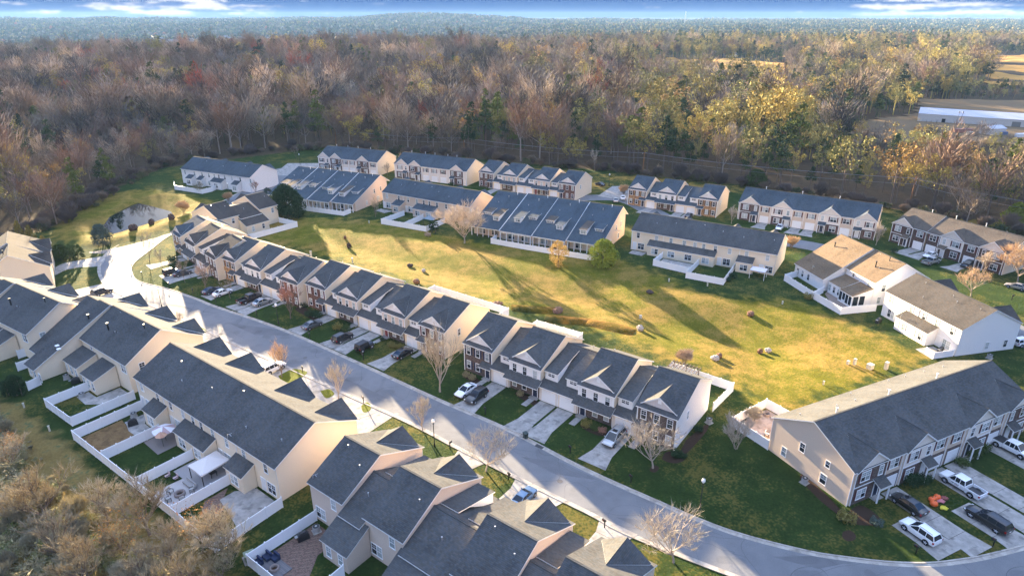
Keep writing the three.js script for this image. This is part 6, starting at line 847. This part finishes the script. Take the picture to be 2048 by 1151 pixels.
// ---------------------------------------------------------------- the woods
function woodTree(seed, kind) {                             // trunk and crown of one forest tree, about 17 m
  const r = rng(seed), wood = new Geo(), H = 17 * (0.85 + 0.3 * r()), lean = (r() - 0.5) * 1.2;
  const top = [lean, H * 0.6, (r() - 0.5)];
  if (kind === 'bare' || kind === 'leafy') {
    wood.tube([0, -1, 0], top, 0.22, 0.12, 5, false); const limbs = [];
    for (let k = 0; k < 8; k++) { const t = 0.45 + 0.55 * k / 8, a = k * 2.4 + r(), q = 2.6 + 2.6 * r(), p = [top[0] * t, top[1] * t, top[2] * t], e = [p[0] + Math.cos(a) * q, p[1] + H * (0.22 + 0.14 * r()), p[2] + Math.sin(a) * q]; wood.tube(p, e, 0.09, 0.04, 3, false); limbs.push([p, e]); }
    if (kind === 'bare') {
      const tips = new Geo();
      for (let k = 0; k < 820; k++) { const [p, e] = limbs[(r() * 8) | 0], t = 0.25 + 0.95 * r(), s = 2.0, b = [lerp(p[0], e[0], t) + (r() - 0.5) * s * 1.3, lerp(p[1], e[1], t) + (r() - 0.4) * s * 1.7, lerp(p[2], e[2], t) + (r() - 0.5) * s * 1.3]; const c = [b[0] - lean, 0, b[2]], m = Math.hypot(c[0], c[2]) || 1, l = 0.9 + 1.3 * r(), d = [c[0] / m * 0.5 + (r() - 0.5) * 0.9, 0.55 + r() * 0.6, c[2] / m * 0.5 + (r() - 0.5) * 0.9], w = 0.06 + 0.07 * r(), a = r() * 6.28; tips.tri([b[0] - Math.cos(a) * w, b[1], b[2] - Math.sin(a) * w], [b[0] + Math.cos(a) * w, b[1], b[2] + Math.sin(a) * w], [b[0] + d[0] * l, b[1] + d[1] * l, b[2] + d[2] * l], [0, 0], [1, 0], [0, 1]); }
      return { wood: wood.build(), crown: tips.build() };
    }
    return { wood: wood.build(), crown: leafCrown(seed + 1, 34, 30, 0.3, (q) => { const [p, e] = limbs[(q() * 8) | 0], t = 0.3 + 0.9 * q(); return [lerp(p[0], e[0], t) + (q() - 0.5) * 1.6, lerp(p[1], e[1], t) + (q() - 0.3) * 2.6, lerp(p[2], e[2], t) + (q() - 0.5) * 1.6, 0.9 + 0.5 * q(), 0.8]; }) };
  }
  wood.tube([0, -1, 0], [0, H * 0.95, 0], 0.24, 0.05, 5, false);
  return { wood: wood.build(), crown: leafCrown(seed + 2, 40, 26, 0.34, (q) => { const t = q(), a = q() * 6.28, R = (1 - t * 0.85) * 3 * Math.sqrt(q()); return [R * Math.cos(a), H * (0.42 + 0.56 * t), R * Math.sin(a), 1.1 * (1.1 - 0.6 * t), 0.6]; }) };
}
const KINDS = { bare: [701, 702, 703, 704].map((s) => woodTree(s, 'bare')), leafy: [711, 712, 713].map((s) => woodTree(s, 'leafy')), pine: [721, 722].map((s) => woodTree(s, 'pine')) };
const CLEAR = [poly2([[1690, 292], [1712, 246], [1800, 232], [1836, 226], [1836, 202], [2600, 206], [2600, 310], [2040, 292], [1930, 284], [1780, 288]]), poly2([[1325, 119], [1570, 124], [1570, 142], [1325, 136]]), poly2([[1945, 108], [2500, 112], [2500, 178], [1985, 174], [1950, 142]]), poly2([[1560, 109], [2048, 113], [2048, 119], [1560, 117]])];
const FRONT = poly2([[-260, 470], [-60, 492], [40, 478], [110, 452], [160, 424], [205, 398], [262, 362], [330, 332], [420, 318], [520, 304], [600, 300], [700, 300], [1000, 324], [1220, 342], [1500, 374], [1640, 394], [1830, 428], [2050, 474], [2500, 560]]);
const r0 = rng(4242), spots = [];
const frontAt = (x, z) => { const [px, py] = seen(x, 0, z); const L = [[-400, 500], [-60, 492], [40, 478], [110, 452], [160, 424], [205, 398], [262, 362], [330, 332], [420, 318], [520, 304], [600, 300], [700, 300], [1000, 324], [1220, 342], [1500, 374], [1640, 394], [1830, 428], [2050, 474], [2500, 560]]; if (px < -400 || px > 2450) return false; let i = 0; while (i < L.length - 2 && L[i + 1][0] < px) i++; const t = (px - L[i][0]) / (L[i + 1][0] - L[i][0]); return py < lerp(L[i][1], L[i + 1][1], t); };
for (let ring = 0; ring < 3; ring++) {
  const [a, b, s0] = [[120, 620, 9.2], [620, 1700, 10.8], [1700, 7600, 15]][ring];
  for (let d = a, step; d < b; d += step) {
    step = ring < 2 ? s0 : s0 * (1 + (d - 1700) / 2600); const wide = d * 1.04 + 30;
    for (let x = -wide; x < wide; x += step) {
      const X = x + (r0() - 0.5) * step * 0.95, Z = -d - (r0() - 0.5) * step * 0.95; if (Math.abs(X) > -Z * 0.98 + 25) continue;
      if (!frontAt(X, Z) || CLEAR.some((P) => inside(X, Z, P))) continue;
      spots.push([X, Z, ring, r0(), r0(), r0()]);
    }
  }
}
// what grows where: bare grey-brown to the left and centre, golden and olive to the right, pines in groups
function species(x, z, k) {
  const [px] = seen(x, 0, z), right = sstep(900, 1500, px), d = -z, g = fbm(x / 60 + 9, z / 60, 3), p = fbm(x / 90 - 30, z / 90 + 7, 3);
  const pine = 0.05 + 0.6 * sstep(0.16, 0.34, p) + 0.16 * right + 0.45 * sstep(900, 1300, d) * sstep(-0.3, 0.3, p) + 0.35 * sstep(1500, 1800, d), leaf = 0.08 + 0.5 * right * sstep(-0.35, 0.2, g) + 0.2 * right + 0.3 * sstep(0.1, 0.4, g);
  return k < pine ? 'pine' : k < pine + leaf ? 'leafy' : 'bare';
}
const tone = { bare: [[0.195, 0.155, 0.12], [0.23, 0.178, 0.13], [0.12, 0.103, 0.09], [0.33, 0.265, 0.19], [0.22, 0.148, 0.105]], leafy: [[0.37, 0.29, 0.075], [0.27, 0.23, 0.065], [0.42, 0.32, 0.08], [0.22, 0.2, 0.065], [0.3, 0.19, 0.07]], pine: [[0.055, 0.085, 0.03], [0.04, 0.065, 0.028], [0.11, 0.13, 0.03]] };
const woodMats = { bare: tone.bare.map((c) => leafMat(...c)), leafy: tone.leafy.map((c) => leafMat(...c)), pine: tone.pine.map((c) => leafMat(...c)) };
const near = spots.filter((s) => s[2] === 0).map((s) => { const [px, py] = seen(s[0], 8, s[1]); return [Math.hypot(s[0], s[1]), px, py, s]; }).filter((q) => q[1] > -20 && q[1] < 2070 && q[2] < 1150).map((q) => { let m = 1e9; for (let i = 0; i + 1 < FRONT.length; i++) m = Math.min(m, distTo(q[3][0], q[3][1], [FRONT[i], FRONT[i + 1]], false)); return [m * 3 + q[0], q[3]]; }).sort((a, b) => a[0] - b[0]).slice(0, 270).map((q) => q[1]);
const isNear = new Set(near);
const LABELS = { bare: ['bare grey-brown tree at the front of the woods', 'bare trees along the front of the woods'], leafy: ['tree with thin golden leaves at the front of the woods', 'golden-leaved trees along the front of the woods'], pine: ['dark green pine at the front of the woods', 'pines along the front of the woods'] };
const lowIn = (x, z) => { const [px, py] = seen(x, 0, z); if (px > 40 && px < 430 && py > 290 && py < 470) return 0.74; const big = 0.8 + 0.5 * sstep(-0.35, 0.45, fbm(x / 45 + 20, z / 45, 2)); return big * (px > 1690 && py > 268 && py < 385 ? (py < 335 ? 0.42 : 0.65) : (px > 1290 && px < 1600 && py > 134 && py < 172) || (px > 1930 && py > 170 && py < 203) ? 0.42 : 1); };
const protos = {};
const ZONES = [[150, 'left of the pond'], [350, 'beyond the pond bank'], [560, 'behind the white row'], [800, 'behind the far grey row'], [980, 'behind the grey and brown row'], [1240, 'behind the row with white gables'], [1470, 'behind the stone-front row'], [1780, 'behind the long pale-gabled row'], [1e9, 'behind the dark brick row']];
const TONES = { bare: ['grey-brown bare', 'brown bare', 'dark grey bare', 'pale bare', 'reddish bare'], leafy: ['thin golden-leaved', 'olive-leaved', 'bright yellow-leaved', 'dull olive-leaved', 'rusty-leaved'], pine: ['dark green pine', 'deep green pine', 'yellow-green pine'] };
for (const s of near) {
  const k = species(s[0], s[1], s[3]), v = (s[4] * KINDS[k].length) | 0, c = (s[5] * tone[k].length) | 0, id = `${k}${v}${c}`, y = height(s[0], s[1]), sc = (0.88 + 0.6 * s[5] - (s[4] < 0.12 ? 0.25 : 0)) * lowIn(s[0], s[1]);
  const name = { bare: 'bare_forest_tree', leafy: 'golden_forest_tree', pine: 'pine_tree' }[k];
  let o; if (!protos[id]) { o = protos[id] = thing(name, LABELS[k][0], 'tree', s[0], y, s[1], s[4] * 6.28, LABELS[k][1]); mesh('trunk', KINDS[k][v].wood, k === 'bare' && v % 2 ? M.paleBark : M.bark, o); mesh('crown', KINDS[k][v].crown, woodMats[k][c], o); } else o = copyOf(protos[id], null, s[0], y, s[1], s[4] * 6.28);
  o.scale.set(sc, sc * (0.8 + 0.32 * s[3]), sc);
  const zone = ZONES.find((q) => seen(s[0], 0, s[1])[0] < q[0])[1]; o.userData.label = `${TONES[k][c]} tree at the front of the woods ${zone}`; o.userData.group = `${TONES[k][c]} trees ${zone}`;
}
{ // the rest of the wood reads as one mass
  const wood = new THREE.Group(); wood.name = 'woodland'; wood.userData.kind = 'stuff'; wood.userData.label = 'winter woods of bare, golden and pine trees reaching to the hills'; scene.add(wood);
  const sets = {}; for (const s of spots) { if (isNear.has(s)) continue; const k = species(s[0], s[1], s[3]), v = s[2] === 2 ? 9 : (s[4] * KINDS[k].length) | 0, id = `${k},${v}`; (sets[id] ??= []).push(s); }
  const blob = (cone, seed) => { const g = new THREE.IcosahedronGeometry(1, 2), q = g.attributes.position, k = createNoise2D(rng(seed)); for (let i = 0; i < q.count; i++) { const x = q.getX(i), y = q.getY(i), z = q.getZ(i), s = 1 + 0.3 * k(x * 2.1 + y, z * 2.1) + 0.14 * k(x * 6 + 4, z * 6 + y * 5), w = cone ? Math.max(0.12, 0.95 - 0.55 * (y + 1)) * 1.35 : 1; q.setXYZ(i, x * s * 7 * w, 8 + y * s * (cone ? 10 : 7.5), z * s * 7 * w); } g.computeVertexNormals(); return g; };
  const far = { bare: blob(false, 801), pine: blob(true, 802) };                             // over 1.7 km off: crowns a few pixels wide
  const m4_ = new THREE.Matrix4(), q4 = new THREE.Quaternion(), e4 = new THREE.Euler(), col4 = new THREE.Color();
  for (const [id, list] of Object.entries(sets)) {
    const [k, v] = id.split(','), geo = v === '9' ? far[k === 'pine' ? 'pine' : 'bare'] : mergeGeometries([KINDS[k][v].wood, KINDS[k][v].crown]);
    const im = new THREE.InstancedMesh(geo, new THREE.MeshStandardMaterial({ color: 0xffffff, roughness: 0.95, side: THREE.DoubleSide }), list.length); im.name = { bare: 'bare_trees', leafy: 'golden_trees', pine: 'pine_trees' }[k]; im.userData.kind = 'stuff';
    list.forEach((s, i) => { const d = -s[1], sc = v === '9' ? 1 + 0.7 * sstep(1700, 6500, d) : (0.85 + 0.85 * hash(s[0] * 5, s[1] * 5, 8)) * lowIn(s[0], s[1]); e4.set(0, s[4] * 6.28, 0); q4.setFromEuler(e4); m4_.compose(new THREE.Vector3(s[0], height(s[0], s[1]) - 0.2, s[1]), q4, new THREE.Vector3(sc, sc * (0.72 + 0.35 * s[3]), sc)); im.setMatrixAt(i, m4_); const c = tone[k][(s[5] * 7.3 * tone[k].length | 0) % tone[k].length], b = (0.5 + 0.8 * hash(s[0] * 7, s[1] * 7, 3)) * (0.8 + 0.5 * sstep(-0.4, 0.4, fbm(s[0] / 70, s[1] / 70 + 50, 2))) * (v === '9' ? 0.5 : 1), rust = k === 'bare' && hash(s[0] * 10, s[1] * 10) > 0.985; im.setColorAt(i, rust ? col4.setRGB(0.3, 0.09, 0.05) : col4.setRGB(c[0] * b, c[1] * b, c[2] * b)); });
    im.castShadow = im.receiveShadow = true; wood.add(im);
  }
}
// undergrowth at the foot of the woods and in the near corner
function brush(name, label, list, geo, tones) { const im = new THREE.InstancedMesh(geo, new THREE.MeshStandardMaterial({ color: 0xffffff, roughness: 1, side: THREE.DoubleSide }), list.length); im.name = name; im.userData.kind = 'stuff'; im.userData.label = label; const m = new THREE.Matrix4(), q = new THREE.Quaternion(), c = new THREE.Color(); list.forEach(([x, z, s, k], i) => { q.setFromEuler(new THREE.Euler(0, k * 6.28, 0)); m.compose(new THREE.Vector3(x, height(x, z), z), q, new THREE.Vector3(s, s * (0.8 + 0.5 * k), s)); im.setMatrixAt(i, m); const t = tones[(k * 977 | 0) % tones.length]; im.setColorAt(i, c.setRGB(...t)); }); im.castShadow = im.receiveShadow = true; scene.add(im); }
const thornGeo = (() => { const g = YARD.bush; return mergeGeometries([g.wood, g.tips]); })();
const stalkGeo = (() => { const g = new Geo(), r = rng(77); for (let k = 0; k < 70; k++) { const a = r() * 6.28, q = 0.7 * r(), l = 0.9 + 1.5 * r(), t = 0.25 + 0.75 * r(), x = Math.cos(a) * q, z = Math.sin(a) * q, b = r() * 6.28, w = 0.022 + 0.03 * r(), m = [x + Math.cos(a) * t * l * 0.35, l * 0.62, z + Math.sin(a) * t * l * 0.35], e = [x + Math.cos(a) * t * l * 0.95, l * (0.95 - 0.3 * t), z + Math.sin(a) * t * l * 0.95], u = [Math.cos(b) * w, 0, Math.sin(b) * w]; g.tri([x - u[0], -0.05, z - u[2]], [x + u[0], -0.05, z + u[2]], m, [0, 0], [1, 0], [0, 1]); g.tri([m[0] - u[0], m[1], m[2] - u[2]], [m[0] + u[0], m[1], m[2] + u[2]], e, [0, 0], [1, 0], [0, 1]); for (let c = 0; c < 3; c++) { const f = r(), p = [lerp(x, m[0], f), m[1] * (0.5 + 0.5 * f), lerp(z, m[2], f)], d = r() * 6.28; g.tri(p, [p[0] + u[2], p[1] + 0.05, p[2] - u[0]], [p[0] + Math.cos(d) * 0.4, p[1] + 0.25 * r() + 0.1, p[2] + Math.sin(d) * 0.4], [0, 0], [1, 0], [0, 1]); } } return g.build(); })();
const leafBush = leafCrown(901, 26, 18, 0.19, (q) => { const a = q() * 6.28, R = 1.1 * Math.sqrt(q()); return [R * Math.cos(a), 0.25 + 1.3 * q(), R * Math.sin(a), 0.45, 0.8]; });
{ const a = [], b = []; for (let i = 0; i + 1 < FRONT.length; i++) { const [x0, z0] = FRONT[i], [x1, z1] = FRONT[i + 1], n = Math.hypot(x1 - x0, z1 - z0) / 1.6 | 0; for (let k = 0; k < n; k++) { const t = r0(), w = (r0() - 0.35) * 7, l = Math.hypot(x1 - x0, z1 - z0); (r0() < 0.6 ? a : b).push([lerp(x0, x1, t) + (z1 - z0) / l * w, lerp(z0, z1, t) - (x1 - x0) / l * w, 0.7 + 0.9 * r0(), r0()]); } }
  brush('undergrowth', 'tangled brown undergrowth at the foot of the woods', a, thornGeo, [[0.16, 0.12, 0.1], [0.22, 0.16, 0.11], [0.13, 0.1, 0.085]]); brush('undergrowth', 'low green undergrowth at the foot of the woods', b, leafBush, [[0.06, 0.08, 0.03], [0.1, 0.1, 0.04], [0.15, 0.12, 0.06]]); }
{ const P = poly2([[-260, 740], [-20, 808], [40, 850], [100, 930], [190, 1000], [300, 1075], [400, 1140], [470, 1260], [200, 1420], [-300, 1300]]), a = [], b = [], cc = [], r = rng(66); let lx = 1e9, hx = -1e9, lz = 1e9, hz = -1e9; for (const [x, z] of P) { lx = Math.min(lx, x); hx = Math.max(hx, x); lz = Math.min(lz, z); hz = Math.max(hz, z); }
  for (let i = 0; i < 5600; i++) { const x = lerp(lx, hx, r()), z = lerp(lz, hz, r()); if (!inside(x, z, P)) continue; const e = distTo(x, z, P), [px] = seen(x, 0, z), bare = fbm(x / 9, z / 9, 2); if (px > 60 && bare > 0.25 && px < 260) continue; const w = r(); (w < 0.1 ? a : w < 0.3 ? b : cc).push([x, z, (0.4 + 0.7 * r()) * sstep(-1, 4, e), r()]); }
  brush('undergrowth', 'dry straw-coloured stalks and brambles in the near left corner', cc, stalkGeo, [[0.32, 0.28, 0.16], [0.25, 0.225, 0.125], [0.19, 0.17, 0.1], [0.38, 0.32, 0.17], [0.2, 0.2, 0.08]]);
  brush('undergrowth', 'straw-brown bramble thicket filling the near left corner', a, thornGeo, [[0.32, 0.29, 0.19], [0.27, 0.24, 0.15], [0.22, 0.195, 0.125], [0.36, 0.31, 0.18]]); brush('undergrowth', 'olive leafy thicket filling the near left corner', b, leafBush, [[0.19, 0.2, 0.07], [0.27, 0.25, 0.11], [0.14, 0.16, 0.05], [0.34, 0.29, 0.14]]); }
// larger trees standing in the thicket
const THICK = [bareTree(951, { H: 7, trunk: 2, rad: 0.16, up: 0.6, spread: 0.75, kids: [7, 5, 4], twigs: 12, tw: 0.035, tl: 0.6, jit: 0.6 }), bareTree(952, { H: 6, trunk: 1.6, rad: 0.13, up: 0.4, spread: 0.9, kids: [7, 5, 4], twigs: 12, tw: 0.035, tl: 0.55, jit: 0.8 })];
const deadLeaf = leafCrown(953, 46, 9, 0.1, (q) => { const a = q() * 6.28, R = 2.6 * Math.sqrt(q()); return [R * Math.cos(a), 3 + 2.6 * q(), R * Math.sin(a), 0.5, 0.8]; });
const leafRust = leafMat(0.42, 0.2, 0.06), leafTan = leafMat(0.32, 0.26, 0.15);
[[215, 1010, 0.95, 0, 'slender bare tree against the long white fence'], [262, 1075, 1.0, 1, 'rust-leaved tree at the fence corner in the near thicket'], [352, 1100, 1.05, 0, 'tallest bare tree in the middle of the near thicket'], [402, 1065, 1.1, 1, 'orange-brown arching tree over the fence end'], [440, 1130, 0.95, 1, 'orange-leaved tree at the bottom beside the paved yard'], [120, 1090, 1.05, 0, 'bare tree left in the bottom thicket'], [40, 1000, 1.0, 1, 'tangled tree at the left edge of the thicket'], [180, 1140, 1.1, 0, 'bare tree at the bottom edge of the thicket'], [300, 1150, 1.0, 0, 'forked bare tree at the bottom edge'], [20, 900, 0.9, 1, 'olive-brown tangled tree at the left edge above the thicket'], [375, 1190, 1.1, 0, 'bare tree rising from below the bottom edge'], [300, 1030, 1.2, 0, 'upright bare tree between the mown strip and the long fence'], [455, 1085, 1.15, 0, 'bare tree leaning over the fence corner by the paved yard'], [95, 1010, 1.25, 0, 'tall pale bare tree in the middle left of the thicket']].forEach(([px, py, s, v, l], i) => { const p = at(px, py + 40), o = thing('thicket_tree', l, 'tree', p.x, 0, p.z, i * 1.3); mesh('trunk', THICK[v].wood, M.bark, o); mesh('crown', THICK[v].tips, [leafMat(0.36, 0.315, 0.22), leafTan, leafMat(0.27, 0.235, 0.16)][i % 3], o); if (v) mesh('dead_leaves', deadLeaf, i % 2 ? leafRust : leafTan, o); o.scale.setScalar(s * 1.15); });

// ---------------------------------------------------------------- warehouse, fields and far things
{ const a = at(1834, 242), dir = at(2120, 262).sub(a).setY(0).normalize(), head = Math.atan2(dir.x, -dir.z) * 180 / Math.PI, y = height(a.x, a.z), L = 120, D = 26;
  const H = new House('long white metal warehouse beyond the woods at the right', [a.x, a.z], head, { name: 'warehouse' }); H.g.userData.category = 'warehouse'; H.g.position.y = Math.max(y, 0);
  const ribs = tex(128, 16, 1.2, 1.2, (u) => { const q = (u * 4) % 1 < 0.14 ? 0.82 : 1; return [q, q, q]; });
  const wall = std(0.6, 0.56, 0.5, 0.5, { map: ribs }), roof = std(0.42, 0.42, 0.45, 0.45, { map: ribs, metalness: 0.3 }); H.block({ x0: 0, x1: L, zf: 0, zb: -D, hf: 5, hb: 5, zr: -D / 2, hr: 7.6, ov: 0.2, side: 0.1, wall, roof });
  H.put('door', new Geo().box(-1, 1, 0, 2.6, 0, 0.1), M.black, 14.5, 0, -0.2, 'f'); H.put('loading_door', new Geo().box(-2.2, 2.2, 0, 3.2, 0, 0.12), std(0.2, 0.19, 0.17, 0.6), 52, 0.4, -0.2, 'f'); for (const x of [22, 24]) H.pipe(x, -6, 1.0, 6.2, 0.4); H.done();
  const p = at(1983, 270), o = thing('shed', 'small pale shed in front of the warehouse', 'shed', p.x, height(p.x, p.z), p.z, 0.2), g = new Geo().box(-5, 5, 0, 4.2, -4, 4); mesh('wall', g, wall, o); mesh('roof', new Geo().face([[-5.3, 4.15, 4.3], [5.3, 4.15, 4.3], [5.3, 5.6, 0], [-5.3, 5.6, 0]]).face([[5.3, 4.15, -4.3], [-5.3, 4.15, -4.3], [-5.3, 5.6, 0], [5.3, 5.6, 0]]), roof, o); mesh('gable', new Geo().face([[-5, 4.2, 4], [-5, 5.5, 0], [-5, 4.2, -4]]).face([[5, 4.2, -4], [5, 5.5, 0], [5, 4.2, 4]]), wall, o);
  for (const [x, yy, w, c, l] of [[1925, 266, 12, std(0.3, 0.13, 0.1, 0.8), 'low red-brown container left of the shed'], [2005, 272, 4, std(0.08, 0.12, 0.22, 0.6), 'blue tarpaulin-covered stack right of the shed'], [2042, 276, 6, std(0.7, 0.68, 0.66, 0.6), 'white trailer box at the right edge by the warehouse'], [1940, 272, 3, std(0.6, 0.5, 0.4, 0.7), 'pale stack of goods left of the shed']]) { const q = at(x, yy), k = thing('container', l, 'container', q.x, height(q.x, q.z), q.z, 0.15); mesh('body', new Geo().box(-w / 2, w / 2, 0.1, 2.3, -1.3, 1.3), c, k); mesh('rib', new Geo().box(-w / 2 - 0.04, w / 2 + 0.04, 2.3, 2.42, -1.34, 1.34), c, k); } }
const straw = std(0.46, 0.25, 0.06, 1), strawDark = std(0.17, 0.115, 0.06, 1);
function field(P, mat) { const g = new Geo(); let lx = 1e9, hx = -1e9, lz = 1e9, hz = -1e9; for (const [x, z] of P) { lx = Math.min(lx, x); hx = Math.max(hx, x); lz = Math.min(lz, z); hz = Math.max(hz, z); } const n = 46, sx = (hx - lx) / n, sz = (hz - lz) / n; for (let i = 0; i < n; i++) for (let j = 0; j < n; j++) { const x = lx + i * sx, z = lz + j * sz; if (!inside(x + sx / 2, z + sz / 2, P)) continue; const q = (a, b) => [a, height(a, b) + 0.6, b]; g.face([q(x, z + sz), q(x + sx, z + sz), q(x + sx, z), q(x, z)]); } struct('field', g, mat); }
CLEAR.forEach((P, i) => field(P, i ? straw : strawDark));
const gableGeo = (() => { const g = new Geo().box(-6, 6, 0, 5, -4, 4); return g.build(); })(), gableRoof = new Geo().face([[-6.4, 4.8, 4.4], [6.4, 4.8, 4.4], [6.4, 8, 0], [-6.4, 8, 0]]).face([[6.4, 4.8, -4.4], [-6.4, 4.8, -4.4], [-6.4, 8, 0], [6.4, 8, 0]]).face([[-6, 4.9, 4], [-6, 7.9, 0], [-6, 4.9, -4]]).face([[6, 4.9, -4], [6, 7.9, 0], [6, 4.9, 4]]).build();
{ const p = at(1466, 113), o = thing('farmhouse', 'small white house at the edge of the golden field', 'house', p.x, height(p.x, p.z), p.z, 0.4); mesh('wall', gableGeo, std(0.7, 0.68, 0.64), o); mesh('roof', gableRoof, std(0.3, 0.28, 0.26), o); mesh('window', new Geo().box(-3, -1.8, 1.5, 3.2, 4, 4.06).box(1.8, 3, 1.5, 3.2, 4, 4.06), M.glassDark, o); }
{ // the village in the haze: too far to tell the houses apart
  const r = rng(31), n = 110, g = new THREE.Group(); g.name = 'far_village'; g.userData.kind = 'stuff'; g.userData.label = 'pale roofs of a village in the distant haze'; scene.add(g); const W = new THREE.InstancedMesh(gableGeo, std(0.34, 0.33, 0.32), n), R = new THREE.InstancedMesh(gableRoof, std(0.22, 0.21, 0.21), n); W.name = 'house_walls'; R.name = 'house_roofs'; W.userData.kind = R.userData.kind = 'stuff'; const m = new THREE.Matrix4(), q = new THREE.Quaternion();
  for (let i = 0; i < n; i++) { const d = 2200 + 500 * r(), x = -d * (0.2 + 0.33 * r()); q.setFromEuler(new THREE.Euler(0, r() * 3, 0)); m.compose(new THREE.Vector3(x, height(x, -d) + 7, -d), q, new THREE.Vector3(1.5, 1.5, 1.5)); W.setMatrixAt(i, m); R.setMatrixAt(i, m); } g.add(W, R); }
for (const [px, d, h, l] of [[692, 1900, 42, 'lattice transmission tower in the haze, taller one'], [349, 2100, 38, 'lattice transmission tower in the haze at the left'], [1371, 4800, 95, 'thin mast on the far ridge']]) { const x = (px - 1024) / 1398 * d, o = thing('transmission_tower', l, 'tower', x, height(x, -d), -d), s = h / 40; const g = new Geo(); for (const a of [-1, 1]) for (const b of [-1, 1]) g.tube([a * 3.2 * s, 0, b * 3.2 * s], [a * 0.5 * s, h, b * 0.5 * s], 0.3 * s, 0.2 * s, 4); for (let k = 1; k < 8; k++) { const t = k / 8, w = lerp(3.2, 0.5, t) * s; for (const b of [-1, 1]) { g.tube([-w, h * t, b * w], [w, h * (t + 0.1), b * w * 0.85], 0.12 * s, 0.12 * s, 3); g.tube([w, h * t, b * w], [-w, h * (t + 0.1), b * w * 0.85], 0.12 * s, 0.12 * s, 3); } } mesh('lattice', g, std(0.6, 0.6, 0.62, 0.5), o); const c = new Geo(); if (d < 3000) for (const y of [0.72, 0.84, 0.95]) c.tube([-6 * s, h * y, 0], [6 * s, h * y, 0], 0.25 * s, 0.25 * s, 4); else c.tube([-1, h, 0], [1, h, 0], 0.4, 0.4, 4); mesh('crossarm', c, std(0.6, 0.6, 0.62, 0.5), o); }

renderer.render(scene, camera);
